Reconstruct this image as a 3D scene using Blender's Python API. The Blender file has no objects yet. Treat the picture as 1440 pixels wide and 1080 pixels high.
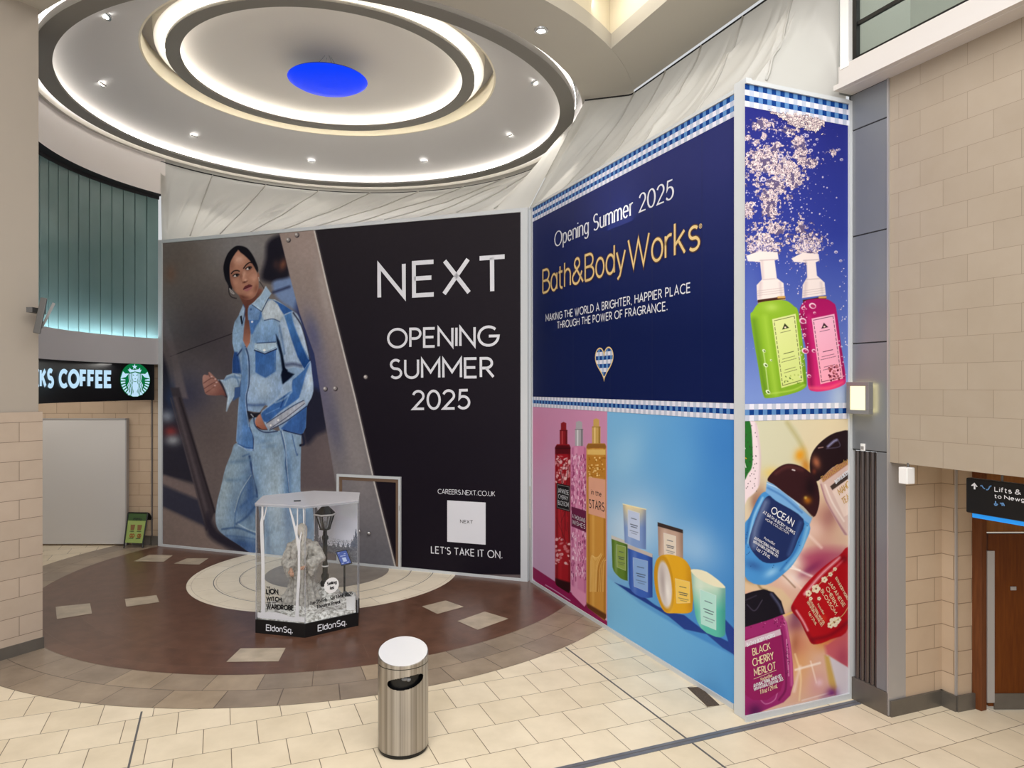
import bpy, bmesh, math, random
import numpy as np
from mathutils import Vector, Matrix

scene = bpy.context.scene
COL = scene.collection
PI = math.pi
rnd = random.Random(7)

# ------------------------------------------------------------------ camera, world, lights
F = 1000.0          # focal length in pixels of the 1440 wide frame
HZ = 543.0          # horizon row
EYE = 3.1           # eye height

cam_data = bpy.data.cameras.new('camera')
cam_data.sensor_width = 36.0
cam_data.lens = 36.0 * F / 1440.0
cam_data.shift_y = (HZ - 540.0) / 1440.0
cam_data.clip_end = 200
cam = bpy.data.objects.new('camera', cam_data)
cam.location = (0, 0, EYE)
cam.rotation_euler = (PI / 2, 0, 0)
COL.objects.link(cam)
scene.camera = cam

scene.view_settings.view_transform = 'Standard'
scene.view_settings.look = 'None'
scene.view_settings.exposure = 0.0
scene.view_settings.gamma = 1.0
scene.view_settings.use_curve_mapping = False

world = bpy.data.worlds.new('mall_daylight')
scene.world = world
world.use_nodes = True
bg = world.node_tree.nodes['Background']
bg.inputs[0].default_value = (0.955, 0.975, 1.0, 1)
bg.inputs[1].default_value = 0.68


def area_light(name, loc, target, sx, sy, power, color):
    ld = bpy.data.lights.new(name, 'AREA')
    ld.shape = 'RECTANGLE'
    ld.size, ld.size_y = sx, sy
    ld.energy = power
    ld.color = color
    o = bpy.data.objects.new(name, ld)
    o.location = loc
    o.rotation_euler = (Vector(target) - Vector(loc)).to_track_quat('-Z', 'Y').to_euler()
    COL.objects.link(o)
    return o


# area lamps added out of view for overall brightness, above and behind the viewer
area_light('overhead_fill', (0.5, 1.5, 9.5), (0.0, 6.0, 0.0), 9, 6, 800, (1.0, 0.985, 0.97))
area_light('overhead_fill', (-2.5, -5.0, 8.0), (-2.0, 11.0, 3.2), 8, 4, 540, (1.0, 0.985, 0.975))


# ------------------------------------------------------------------ colour and material helpers
def lin1(c):
    c = c / 255.0
    return c / 12.92 if c <= 0.04045 else ((c + 0.055) / 1.055) ** 2.4


def S(r, g, b, k=1.0):
    return (min(lin1(r) * k, 1), min(lin1(g) * k, 1), min(lin1(b) * k, 1), 1.0)


def new_mat(name):
    m = bpy.data.materials.new(name)
    m.use_nodes = True
    nt = m.node_tree
    return m, nt, nt.nodes['Principled BSDF']


def mat(name, col, rough=0.6, metal=0.0, noise=0.0, nscale=6.0, emit=None, estr=0.0, spec=0.4, bump=0.0, bscale=60.0):
    m, nt, p = new_mat(name)
    p.inputs['Base Color'].default_value = col
    p.inputs['Roughness'].default_value = rough
    p.inputs['Metallic'].default_value = metal
    p.inputs['Specular IOR Level'].default_value = spec
    if emit:
        p.inputs['Emission Color'].default_value = emit
        p.inputs['Emission Strength'].default_value = estr
    if noise > 0:
        tc = nt.nodes.new('ShaderNodeTexCoord')
        nz = nt.nodes.new('ShaderNodeTexNoise')
        nz.inputs['Scale'].default_value = nscale
        nz.inputs['Detail'].default_value = 5
        mx = nt.nodes.new('ShaderNodeMixRGB')
        mx.blend_type = 'MULTIPLY'
        mx.inputs[0].default_value = 1.0
        mx.inputs[1].default_value = col
        cr = nt.nodes.new('ShaderNodeValToRGB')
        cr.color_ramp.elements[0].position = 0.3
        cr.color_ramp.elements[1].position = 0.7
        a = 1 - noise
        cr.color_ramp.elements[0].color = (a, a, a, 1)
        cr.color_ramp.elements[1].color = (1, 1, 1, 1)
        nt.links.new(tc.outputs['Object'], nz.inputs['Vector'])
        nt.links.new(nz.outputs['Fac'], cr.inputs[0])
        nt.links.new(cr.outputs[0], mx.inputs[2])
        nt.links.new(mx.outputs[0], p.inputs['Base Color'])
    if bump > 0:
        tc = nt.nodes.new('ShaderNodeTexCoord')
        nz = nt.nodes.new('ShaderNodeTexNoise')
        nz.inputs['Scale'].default_value = bscale
        nz.inputs['Detail'].default_value = 4
        bp = nt.nodes.new('ShaderNodeBump')
        bp.inputs['Strength'].default_value = bump
        bp.inputs['Distance'].default_value = 0.01
        nt.links.new(tc.outputs['Object'], nz.inputs['Vector'])
        nt.links.new(nz.outputs['Fac'], bp.inputs['Height'])
        nt.links.new(bp.outputs[0], p.inputs['Normal'])
    return m


def brick_mat(name, c1, c2, cm, w, h, mortar=0.004, rough=0.5, offset=0.5, nz_amt=0.12, nscale=3.0, shift=(0, 0), spec=0.4, big=0.0):
    """blocks laid out over the UV map (in metres)"""
    m, nt, p = new_mat(name)
    uv = nt.nodes.new('ShaderNodeUVMap')
    uv.uv_map = 'UVMap'
    mp = nt.nodes.new('ShaderNodeMapping')
    mp.inputs['Location'].default_value = (shift[0], shift[1], 0)
    br = nt.nodes.new('ShaderNodeTexBrick')
    br.offset = offset
    br.offset_frequency = 2
    br.inputs['Scale'].default_value = 1.0
    br.inputs['Brick Width'].default_value = w
    br.inputs['Row Height'].default_value = h
    br.inputs['Mortar Size'].default_value = mortar
    br.inputs['Mortar Smooth'].default_value = 0.1
    br.inputs['Color1'].default_value = c1
    br.inputs['Color2'].default_value = c2
    br.inputs['Mortar'].default_value = cm
    nz = nt.nodes.new('ShaderNodeTexNoise')
    nz.inputs['Scale'].default_value = nscale
    nz.inputs['Detail'].default_value = 7
    nz.inputs['Roughness'].default_value = 0.6
    cr = nt.nodes.new('ShaderNodeValToRGB')
    cr.color_ramp.elements[0].position = 0.28
    cr.color_ramp.elements[1].position = 0.72
    a = 1 - nz_amt
    cr.color_ramp.elements[0].color = (a, a * 0.985, a * 0.96, 1)
    cr.color_ramp.elements[1].color = (1, 1, 1, 1)
    mx = nt.nodes.new('ShaderNodeMixRGB')
    mx.blend_type = 'MULTIPLY'
    mx.inputs[0].default_value = 1
    L = nt.links.new
    L(uv.outputs[0], mp.inputs['Vector'])
    L(mp.outputs[0], br.inputs['Vector'])
    L(mp.outputs[0], nz.inputs['Vector'])
    L(nz.outputs['Fac'], cr.inputs[0])
    L(br.outputs['Color'], mx.inputs[1])
    L(cr.outputs[0], mx.inputs[2])
    L(mx.outputs[0], p.inputs['Base Color'])
    bp = nt.nodes.new('ShaderNodeBump')
    bp.invert = True
    bp.inputs['Strength'].default_value = 0.35
    bp.inputs['Distance'].default_value = 0.004
    L(br.outputs['Fac'], bp.inputs['Height'])
    L(bp.outputs[0], p.inputs['Normal'])
    p.inputs['Roughness'].default_value = rough
    p.inputs['Specular IOR Level'].default_value = spec
    return m


def attr_mat(name, rough=0.5, spec=0.25):
    m, nt, p = new_mat(name)
    a = nt.nodes.new('ShaderNodeAttribute')
    a.attribute_name = 'ink'
    nt.links.new(a.outputs['Color'], p.inputs['Base Color'])
    p.inputs['Roughness'].default_value = rough
    p.inputs['Specular IOR Level'].default_value = spec
    return m


def glass_mat(name, tint, ior=1.45, rough=0.02, haze=0.0, hazecol=(0.8, 0.8, 0.82, 1)):
    m = bpy.data.materials.new(name)
    m.use_nodes = True
    nt = m.node_tree
    nt.nodes.clear()
    out = nt.nodes.new('ShaderNodeOutputMaterial')
    tr = nt.nodes.new('ShaderNodeBsdfTransparent')
    tr.inputs[0].default_value = tint
    gl = nt.nodes.new('ShaderNodeBsdfGlossy')
    gl.inputs['Roughness'].default_value = rough
    lw = nt.nodes.new('ShaderNodeLayerWeight')
    lw.inputs[0].default_value = 0.5
    pw = nt.nodes.new('ShaderNodeMath'); pw.operation = 'POWER'; pw.inputs[1].default_value = 4.0
    fr = nt.nodes.new('ShaderNodeMath'); fr.operation = 'MULTIPLY_ADD'; fr.inputs[1].default_value = 0.6; fr.inputs[2].default_value = 0.03 * (ior / 1.45)
    nt.links.new(lw.outputs['Facing'], pw.inputs[0])
    nt.links.new(pw.outputs[0], fr.inputs[0])
    mx = nt.nodes.new('ShaderNodeMixShader')
    nt.links.new(fr.outputs[0], mx.inputs[0])
    nt.links.new(tr.outputs[0], mx.inputs[1])
    nt.links.new(gl.outputs[0], mx.inputs[2])
    last = mx
    if haze > 0:
        df = nt.nodes.new('ShaderNodeBsdfDiffuse')
        df.inputs[0].default_value = hazecol
        m2 = nt.nodes.new('ShaderNodeMixShader')
        m2.inputs[0].default_value = haze
        nt.links.new(mx.outputs[0], m2.inputs[1])
        nt.links.new(df.outputs[0], m2.inputs[2])
        last = m2
    nt.links.new(last.outputs[0], out.inputs[0])
    return m


def emit_mat(name, col, strength):
    m = bpy.data.materials.new(name)
    m.use_nodes = True
    nt = m.node_tree
    nt.nodes.clear()
    out = nt.nodes.new('ShaderNodeOutputMaterial')
    em = nt.nodes.new('ShaderNodeEmission')
    em.inputs[0].default_value = col
    em.inputs[1].default_value = strength
    nt.links.new(em.outputs[0], out.inputs[0])
    return m


# ------------------------------------------------------------------ object helpers
def root_origin(o):
    v = Vector((0, 0, 0))
    while o is not None:
        v += Vector(o.location)
        o = o.parent
    return v


def tag(o, label=None, cat=None, group=None, kind=None):
    if label: o['label'] = label
    if cat: o['category'] = cat
    if group: o['group'] = group
    if kind: o['kind'] = kind
    return o


def thing(name, loc, label, cat, group=None):
    o = bpy.data.objects.new(name, None)
    o.empty_display_size = 0.1
    o.location = loc
    COL.objects.link(o)
    return tag(o, label, cat, group)


def setting(name, loc=(0, 0, 0)):
    o = bpy.data.objects.new(name, None)
    o.empty_display_size = 0.1
    o.location = loc
    COL.objects.link(o)
    o['kind'] = 'structure'
    return o


class MB:
    """mesh builder in world coordinates"""
    def __init__(self):
        self.v = []; self.f = []; self.uv = []; self.has_uv = False; self.smooth = False

    def add(self, verts, faces, uvs=None):
        n = len(self.v)
        self.v += [tuple(p) for p in verts]
        for i, f in enumerate(faces):
            self.f.append(tuple(n + k for k in f))
            if uvs is not None:
                self.has_uv = True
                self.uv.append(uvs[i])
            else:
                self.uv.append([(0, 0)] * len(f))
        return self

    def quad(self, a, b, c, d, uv=None):
        return self.add([a, b, c, d], [(0, 1, 2, 3)], [uv] if uv else None)

    def hexa(self, p):
        """8 corners: bottom 4 (ccw seen from above), top 4"""
        return self.add(p, [(3, 2, 1, 0), (4, 5, 6, 7), (0, 1, 5, 4), (1, 2, 6, 5), (2, 3, 7, 6), (3, 0, 4, 7)])

    def box(self, c, size, X=(1, 0, 0), Y=(0, 1, 0), Z=(0, 0, 1)):
        c = Vector(c); X = Vector(X) * size[0] / 2; Y = Vector(Y) * size[1] / 2; Z = Vector(Z) * size[2] / 2
        p = [c - X - Y - Z, c + X - Y - Z, c + X + Y - Z, c - X + Y - Z, c - X - Y + Z, c + X - Y + Z, c + X + Y + Z, c - X + Y + Z]
        return self.hexa(p)

    def prism(self, pts, z0, z1):
        n = len(pts)
        v = [(x, y, z0) for x, y in pts] + [(x, y, z1) for x, y in pts]
        f = [tuple(range(n))[::-1], tuple(range(n, 2 * n))]
        for i in range(n):
            j = (i + 1) % n
            f.append((i, j, n + j, n + i))
        return self.add(v, f)

    def lathe(self, prof, c=(0, 0, 0), n=64, a0=0.0, a1=2 * PI, uvs=False, sx=1.0, sy=1.0, close=False):
        full = abs(a1 - a0 - 2 * PI) < 1e-6
        cols = n if full else n + 1
        v = []
        for i in range(cols):
            a = a0 + (a1 - a0) * i / n
            for r, z in prof:
                v.append((c[0] + sx * r * math.cos(a), c[1] + sy * r * math.sin(a), c[2] + z))
        m = len(prof)
        f = []; uu = []
        for i in range(n):
            j = (i + 1) % cols
            for k in range(m - 1):
                f.append((i * m + k, j * m + k, j * m + k + 1, i * m + k + 1))
                if uvs:
                    a = a0 + (a1 - a0) * i / n; b = a0 + (a1 - a0) * (i + 1) / n
                    R = uvs if isinstance(uvs, (int, float)) and uvs is not True else 1.0
                    vv = lambda q: q[0] if abs(prof[k][1] - prof[k + 1][1]) < 1e-6 else q[1]
                    uu.append([(a * R, vv(prof[k])), (b * R, vv(prof[k])), (b * R, vv(prof[k + 1])), (a * R, vv(prof[k + 1]))])
        return self.add(v, f, uu if uvs else None)

    def tube(self, pts, rad, n=8, caps=True):
        pts = [Vector(p) for p in pts]
        rs = rad if isinstance(rad, (list, tuple)) else [rad] * len(pts)
        rings = []
        up = Vector((0, 0, 1))
        prevN = None
        for i, p in enumerate(pts):
            t = (pts[min(i + 1, len(pts) - 1)] - pts[max(i - 1, 0)]).normalized()
            if prevN is None:
                a = up if abs(t.dot(up)) < 0.9 else Vector((1, 0, 0))
                nrm = (a - t * a.dot(t)).normalized()
            else:
                nrm = (prevN - t * prevN.dot(t)).normalized()
            prevN = nrm
            b = t.cross(nrm)
            rings.append([p + (nrm * math.cos(2 * PI * k / n) + b * math.sin(2 * PI * k / n)) * rs[i] for k in range(n)])
        v = [q for r in rings for q in r]
        f = []
        for i in range(len(pts) - 1):
            for k in range(n):
                l = (k + 1) % n
                f.append((i * n + k, i * n + l, (i + 1) * n + l, (i + 1) * n + k))
        if caps:
            f.append(tuple(range(n))[::-1])
            f.append(tuple((len(pts) - 1) * n + k for k in range(n)))
        return self.add(v, f)

    def ball(self, c, r, n=16, m=10):
        rx, ry, rz = r if isinstance(r, (tuple, list)) else (r, r, r)
        v = [(c[0], c[1], c[2] - rz)]
        for i in range(1, m):
            a = -PI / 2 + PI * i / m
            for k in range(n):
                b = 2 * PI * k / n
                v.append((c[0] + rx * math.cos(a) * math.cos(b), c[1] + ry * math.cos(a) * math.sin(b), c[2] + rz * math.sin(a)))
        v.append((c[0], c[1], c[2] + rz))
        f = []
        for k in range(n):
            f.append((0, 1 + (k + 1) % n, 1 + k))
        for i in range(m - 2):
            for k in range(n):
                l = (k + 1) % n
                f.append((1 + i * n + k, 1 + i * n + l, 1 + (i + 1) * n + l, 1 + (i + 1) * n + k))
        t = len(v) - 1
        for k in range(n):
            f.append((t, 1 + (m - 2) * n + k, 1 + (m - 2) * n + (k + 1) % n))
        return self.add(v, f)

    def build(self, name, material, parent=None, smooth=False, bevel=0.0, origin=None, fix=False):
        if parent is not None:
            org = root_origin(parent)
        elif origin is not None:
            org = Vector(origin)
        else:
            org = Vector((0, 0, 0))
        me = bpy.data.meshes.new(name)
        me.from_pydata([(x - org.x, y - org.y, z - org.z) for x, y, z in self.v], [], self.f)
        if self.has_uv:
            ul = me.uv_layers.new(name='UVMap')
            flat = [c for u in self.uv for q in u for c in q]
            ul.data.foreach_set('uv', flat)
        if material is not None:
            me.materials.append(material)
        if smooth:
            me.polygons.foreach_set('use_smooth', [True] * len(me.polygons))
        if fix:
            bm = bmesh.new(); bm.from_mesh(me)
            bmesh.ops.recalc_face_normals(bm, faces=bm.faces)
            bm.to_mesh(me); bm.free()
        me.update()
        o = bpy.data.objects.new(name, me)
        if parent is not None:
            o.parent = parent
        else:
            o.location = org
        COL.objects.link(o)
        if bevel > 0:
            b = o.modifiers.new('bevel', 'BEVEL')
            b.width = bevel
            b.segments = 2
            b.limit_method = 'ANGLE'
        if smooth == 'auto':
            try:
                me.set_sharp_from_angle(angle=math.radians(35))
            except Exception:
                pass
        return o


# ------------------------------------------------------------------ measured frame
def ray(px, py):
    return Vector(((px - 720.0) / F, 1.0, (HZ - py) / F))


def floor_pt(px, py, z=0.0):
    d = (EYE - z) * F / (py - HZ)
    return Vector(((px - 720.0) * d / F, d, z))


def at(px, py, Y):
    return Vector(((px - 720.0) * Y / F, Y, EYE + (HZ - py) * Y / F))


# concourse grid: s runs along the tile rows, t along the shop fronts towards the viewer
E_ = Vector((0.9246, 0.3810, 0)); D_ = Vector((0.3810, -0.9246, 0))


def st(s, t, z=0.0):
    return Vector((E_.x * s + D_.x * t, E_.y * s + D_.y * t, z))


class Plane:
    def __init__(self, O, U, flip=False):
        self.O = Vector(O); self.U = Vector(U).normalized(); self.V = Vector((0, 0, 1))
        self.N = self.U.cross(self.V)

    def hit(self, px, py):
        d = ray(px, py)
        c = Vector((0, 0, EYE))
        k = (self.O - c).dot(self.N) / d.dot(self.N)
        p = c + d * k
        return ((p - self.O).dot(self.U), p.z)

    def pos(self, u, v, off=0.0):
        p = self.O + self.U * u + self.N * off
        return Vector((p.x, p.y, v))

    def px(self, px, py, off=0.0):
        return self.pos(*self.hit(px, py), off)


CX, CY = -3.07, 11.86          # centre of the round hall
# ------------------------------------------------------------------ materials
M = {}
M['floor'] = brick_mat('limestone_floor', S(232, 217, 191), S(224, 208, 180), S(122, 106, 88), 0.449, 0.46, 0.0035, rough=0.42, nz_amt=0.16, nscale=2.2, shift=(-0.3215, 4.70))
M['ring_tan'] = brick_mat('riven_tan_stone', S(174, 154, 130), S(146, 130, 114), S(104, 90, 78), 0.55, 0.4, 0.005, rough=0.33, nz_amt=0.34, nscale=2.6)
M['ring_brown'] = brick_mat('brown_stone', S(112, 79, 63), S(106, 74, 58), S(124, 96, 80), 0.9, 0.47, 0.002, rough=0.28, nz_amt=0.42, nscale=5.0, spec=0.5)
M['ring_cream'] = brick_mat('cream_stone', S(246, 234, 212), S(240, 227, 204), S(190, 174, 154), 0.62, 0.36, 0.003, rough=0.38, nz_amt=0.12, nscale=3.0)
M['ring_grey'] = mat('grey_stone_disc', S(150, 140, 130), 0.35, noise=0.25, nscale=4)
M['inlay'] = mat('pale_stone_inlay', S(190, 174, 152), 0.35, noise=0.3, nscale=5)
M['metal_strip'] = mat('brushed_steel_strip', S(120, 122, 130), 0.4, 0.3, noise=0.25, nscale=8)
M['dark_joint'] = mat('dark_joint', S(95, 92, 92), 0.6)
M['grille'] = mat('brown_matting', S(92, 76, 62), 0.9, noise=0.5, nscale=90)
M['plaster'] = mat('cream_plaster', S(198, 195, 196), 0.75, spec=0.2)
M['plaster_pillar'] = mat('buff_painted_plaster', S(165, 155, 143), 0.75, spec=0.2)
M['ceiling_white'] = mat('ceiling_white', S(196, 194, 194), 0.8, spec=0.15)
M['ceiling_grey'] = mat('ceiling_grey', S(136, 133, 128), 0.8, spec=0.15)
M['ceiling_taupe'] = mat('ceiling_taupe', S(190, 185, 175), 0.8, spec=0.15)
M['ceiling_cream'] = mat('ceiling_cream', S(228, 220, 200), 0.8, spec=0.15)
M['wall_tile'] = brick_mat('buff_wall_block', S(167, 153, 136), S(162, 148, 131), S(134, 120, 104), 0.436, 0.228, 0.0018, rough=0.6, nz_amt=0.07, nscale=2.5, shift=(0.112, 0.0))
M['wall_tile_plain'] = brick_mat('buff_wall_block_plain', S(196, 173, 148), S(190, 166, 141), S(140, 120, 98), 0.46, 0.228, 0.004, rough=0.6, nz_amt=0.1, nscale=2.5)
M['pillar_tile'] = brick_mat('pillar_block', S(186, 168, 151), S(180, 163, 146), S(116, 102, 88), 0.9, 0.2235, 0.003, rough=0.6, nz_amt=0.1, nscale=2.0, shift=(0.25, 0))
M['skirting'] = mat('steel_skirting', S(118, 112, 104), 0.35, 0.5, noise=0.2, nscale=4)
M['clad'] = mat('blue_grey_cladding', S(128, 130, 134), 0.38, 0.25, noise=0.06, nscale=2)
M['clad_light'] = mat('satin_metal_edge', S(176, 172, 170), 0.35, 0.4)
M['black'] = mat('black_gloss', S(12, 12, 14), 0.35)
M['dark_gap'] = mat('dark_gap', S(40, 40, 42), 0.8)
M['white'] = mat('white_paint', S(236, 234, 232), 0.45)
M['frame_white'] = mat('white_aluminium', S(205, 208, 210), 0.4, 0.05)
M['shutter'] = mat('pale_grey_board', S(206, 202, 198), 0.5)
M['sheet'] = None

# ------------------------------------------------------------------ floor
fl = MB()
c4 = [(-14, -3), (14, -3), (14, 22), (-14, 22)]
fl.add([(x, y, 0) for x, y in c4], [(0, 1, 2, 3)], [[(E_.x * x + E_.y * y, D_.x * x + D_.y * y) for x, y in c4]])
floor = fl.build('floor', M['floor'])
floor['kind'] = 'structure'


def annulus(r0, r1, z, n=160, scale=1.0, swap=False):
    m = MB()
    for i in range(n):
        a = 2 * PI * i / n; b = 2 * PI * (i + 1) / n
        P = [(CX + r * math.cos(q), CY + r * math.sin(q), z) for r, q in ((r0, a), (r1, a), (r1, b), (r0, b))]
        R = 0.5 * (r0 + r1)
        U = [(q * R * scale, r - r0) for r, q in ((r0, a), (r1, a), (r1, b), (r0, b))]
        m.add(P, [(0, 1, 2, 3)], [U])
    return m


annulus(4.23, 5.03, 0.002).build('stone_band', M['ring_tan'], floor)
annulus(2.15, 4.23, 0.0025).build('stone_band', M['ring_brown'], floor)
annulus(1.0, 2.15, 0.003).build('stone_band', M['ring_cream'], floor)
annulus(0.0001, 1.0, 0.003).build('stone_disc', M['ring_grey'], floor)
for r in (1.38, 1.76):
    annulus(r - 0.006, r + 0.006, 0.0036).build('joint_line', M['dark_joint'], floor)
inl = [[(78.3, 853.3), (126.7, 848.3), (129.3, 862.7), (80, 870.7)],
       [(175.7, 842.3), (220, 836.7), (224, 846.7), (177.7, 853.3)],
       [(318.3, 930.7), (338.3, 911.7), (401.7, 911), (391.7, 930)],
       [(187.7, 789.3), (210, 780), (243.3, 780.7), (230, 790)],
       [(244.3, 792.7), (263.3, 785), (293.3, 785), (280, 794)],
       [(593.3, 852.7), (626.7, 844.3), (652.3, 853.3), (615, 863.3)],
       [(643.3, 873.3), (681.7, 860), (715, 870), (671.7, 885.7)]]
for q in inl:
    m = MB(); m.quad(*[floor_pt(x, y, 0.0055) for x, y in q]); m.build('stone_inlay', M['inlay'], floor)
# steel movement joints
m = MB(); m.quad(st(-3.2, -5.20, .003), st(-3.2, -5.11, .003), st(5.79, -5.11, .003), st(5.79, -5.20, .003))
m = MB(); m.box(st(2.9, -5.155, 0.003), (5.78, 0.085, 0.006), E_, D_); m.build('joint_cover', M['metal_strip'], floor)
m = MB(); m.box(st(2.9, -5.155, 0.006), (5.78, 0.012, 0.003), E_, D_); m.build('joint_groove', M['dark_joint'], floor)
for s0, ta, tb in ((-0.68, -7.6, -3.3), (3.80, -7.55, -5.2), (3.80, -5.11, -3.3)):
    m = MB(); m.box(st(s0, (ta + tb) / 2, 0.002), (0.016, tb - ta, 0.004), E_, D_); m.build('joint_line', M['dark_joint'], floor)
m = MB()
q = [floor_pt(x, y) for x, y in ((966.7, 967.3), (985, 966.7), (1011.7, 991.7), (995, 994))]
m.prism([(p.x, p.y) for p in (q[0], q[3], q[2], q[1])], 0.0, 0.006)
m.build('floor_mat', M['grille'], floor)

# ------------------------------------------------------------------ round ceiling
ceil = setting('ceiling', (CX, CY, 7.55))
ctr = (CX, CY, 0)
NS = 160


def ring(prof, name, material, smooth=True, n=NS, a0=0.0, a1=2 * PI, parent=ceil):
    m = MB(); m.lathe(prof, ctr, n, a0, a1)
    return m.build(name, material, parent, smooth='auto' if smooth else False)


# soffit round the hall
ring([(4.23, 7.62), (4.23, 7.55), (5.03, 7.55), (5.03, 7.75)], 'soffit', M['ceiling_taupe'])
ring([(4.24, 7.60), (4.24, 8.15), (3.9, 8.15)], 'cove_back', M['ceiling_white'])
# floating lip with cove lighting above it
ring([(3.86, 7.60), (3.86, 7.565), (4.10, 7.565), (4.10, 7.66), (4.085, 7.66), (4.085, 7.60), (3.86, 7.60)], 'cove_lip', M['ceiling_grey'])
# shallow cone with the downlights
ring([(2.80, 8.25), (3.51, 7.915), (3.85, 7.765), (4.06, 7.70), (4.08, 8.0)], 'ceiling_cone', M['ceiling_white'])
ring([(2.80, 8.25), (2.77, 8.25), (2.77, 8.50), (2.80, 8.60)], 'cone_rim', M['ceiling_cream'])
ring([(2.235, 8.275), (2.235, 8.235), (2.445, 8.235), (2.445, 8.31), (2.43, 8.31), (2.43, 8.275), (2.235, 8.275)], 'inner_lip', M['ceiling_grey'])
ring([(0.001, 8.60), (1.4, 8.545), (2.1, 8.47), (2.60, 8.38), (2.62, 8.60)], 'inner_dome', mat('dome_white', S(226, 222, 218), .8, spec=.15))
ring([(2.60, 8.60), (4.4, 8.62)], 'cove_light_seal', M['ceiling_white'])  # cover added above the coves to block the world light
M['cove_lamp'] = emit_mat('cove_lamp_glow', (1.0, 0.94, 0.84, 1), 22.0)
ring([(3.99, 7.605), (4.05, 7.605)], 'cove_light', M['cove_lamp'], False)
M['cove_lamp2'] = emit_mat('cove_lamp_glow_outer', (1.0, 0.95, 0.88, 1), 14.0)
ring([(4.115, 7.70), (4.115, 7.74)], 'cove_light', M['cove_lamp2'], False)
M['cove_lamp3'] = emit_mat('cove_lamp_glow_inner', (1.0, 0.93, 0.80, 1), 21.0)
ring([(2.36, 8.28), (2.42, 8.28)], 'cove_light', M['cove_lamp3'], False)
ring([(2.455, 8.285), (2.455, 8.305)], 'cove_light', M['cove_lamp3'], False)

# straight soffit over the shop fronts, raised recess between it and the ring
m = MB(); m.prism([(p.x, p.y) for p in (st(4.785, -8.9), st(4.785, -1.4), st(5.77, -1.4), st(5.77, -10.2))], 7.556, 7.75); m.build('soffit', M['ceiling_taupe'], ceil, fix=True)
m = MB(); m.quad(st(4.79, -9.0, 7.75), st(4.79, -1.4, 7.75), st(4.79, -1.4, 8.5), st(4.79, -9.0, 8.5)); m.build('recess_side', M['ceiling_cream'], ceil)
ring([(5.0, 8.45), (7.6, 8.45)], 'recess_top', M['ceiling_cream'], n=40, a0=math.radians(-110), a1=math.radians(-18))
ring([(5.0, 7.74), (5.0, 8.45)], 'recess_side', M['ceiling_cream'], n=40, a0=math.radians(-110), a1=math.radians(-18))
rl = bpy.data.lights.new('recess_lamp', 'AREA'); rl.shape = 'RECTANGLE'; rl.size = 0.15; rl.size_y = 4; rl.energy = 16; rl.color = (1, .93, .8)
ro = bpy.data.objects.new('recess_lamp', rl); ro.location = st(4.35, -6.6, 7.95); ro.rotation_euler = (0, math.radians(-75), math.atan2(E_.y, E_.x)); COL.objects.link(ro)

# downlights
M['lamp_on'] = emit_mat('downlight_glow', (1, 0.97, 0.9, 1), 14)
M['chrome'] = mat('satin_chrome', S(205, 205, 205), 0.25, 0.9)


def downlight(px, py, label, zfun, tilt, energy=120):
    # march along the sight line to the ceiling surface
    d = ray(px, py); lo, hi = 4.0, 18.0
    for _ in range(60):
        mid = (lo + hi) / 2; p = d * mid
        if EYE + p.z > zfun(math.hypot(p.x - CX, p.y - CY)): hi = mid
        else: lo = mid
    p = d * lo + Vector((0, 0, EYE))
    t = thing('ceiling_downlight', (p.x, p.y, p.z), label, 'downlight', 'recessed ceiling downlights')
    rad = (Vector((p.x - CX, p.y - CY, 0))).normalized()
    nrm = Vector((rad.x * -tilt, rad.y * -tilt, -1)).normalized()
    X = nrm.cross(Vector((0, 0, 1)))
    X = Vector((1, 0, 0)) if X.length < 1e-4 else X.normalized()
    Y = nrm.cross(X)

    def discm(r0, r1, o0, o1):
        m = MB(); n = 24; v = []; f = []
        for k in range(n):
            a = 2 * PI * k / n
            dirv = X * math.cos(a) + Y * math.sin(a)
            for r, o in ((r0, o0), (r1, o1)):
                v.append(tuple(p + dirv * r + nrm * o))
        for k in range(n):
            j = (k + 1) % n
            f.append((2 * k, 2 * j, 2 * j + 1, 2 * k + 1))
        m.add(v, f); return m
    b = discm(0.055, 0.085, 0.022, 0.018)
    b2 = discm(0.085, 0.092, 0.018, -0.004)
    b.add(b2.v, b2.f)
    b.build('bezel', M['chrome'], t)
    g = discm(0.0005, 0.055, 0.014, 0.016); g.build('lamp', M['lamp_on'], t)
    ld = bpy.data.lights.new('downlight_beam', 'SPOT'); ld.energy = energy; ld.spot_size = math.radians(62); ld.spot_blend = 0.6; ld.color = (1, .95, .86); ld.shadow_soft_size = 0.05
    lo_ = bpy.data.objects.new('downlight_beam', ld); lo_.location = nrm * 0.05; lo_.rotation_euler = (0, 0, 0); lo_.parent = t; COL.objects.link(lo_)


cone = lambda r: 8.25 - 0.472 * (r - 2.80)
flat = lambda r: 7.55
tl = 0.472
downlight(142, 117, 'small round downlight in the grey dome, leftmost, near the tiled pillar', cone, -tl)
downlight(148, 21, 'small round downlight at the top left edge of the dome, nearest the viewer', cone, -tl)
downlight(272, 190, 'small round downlight in the dome above the green glass wall corner', cone, -tl, 45)
downlight(438, 226, 'small round downlight in the dome straight above the poster woman', cone, -tl, 8)
downlight(597, 226, 'small round downlight in the dome above the big white NEXT lettering', cone, -tl, 8)
downlight(718, 190, 'small round downlight in the dome above the corner where the two hoardings meet', cone, -tl, 12)
downlight(754, 115, 'small round downlight in the right of the dome, below the bright outer cove', cone, -tl)
downlight(632, 18.6, 'small round downlight in the near side of the dome, tucked behind the grey lip', cone, -tl, 160)
downlight(761, 42, 'round downlight in the flat taupe soffit outside the dome', flat, 0)

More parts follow.
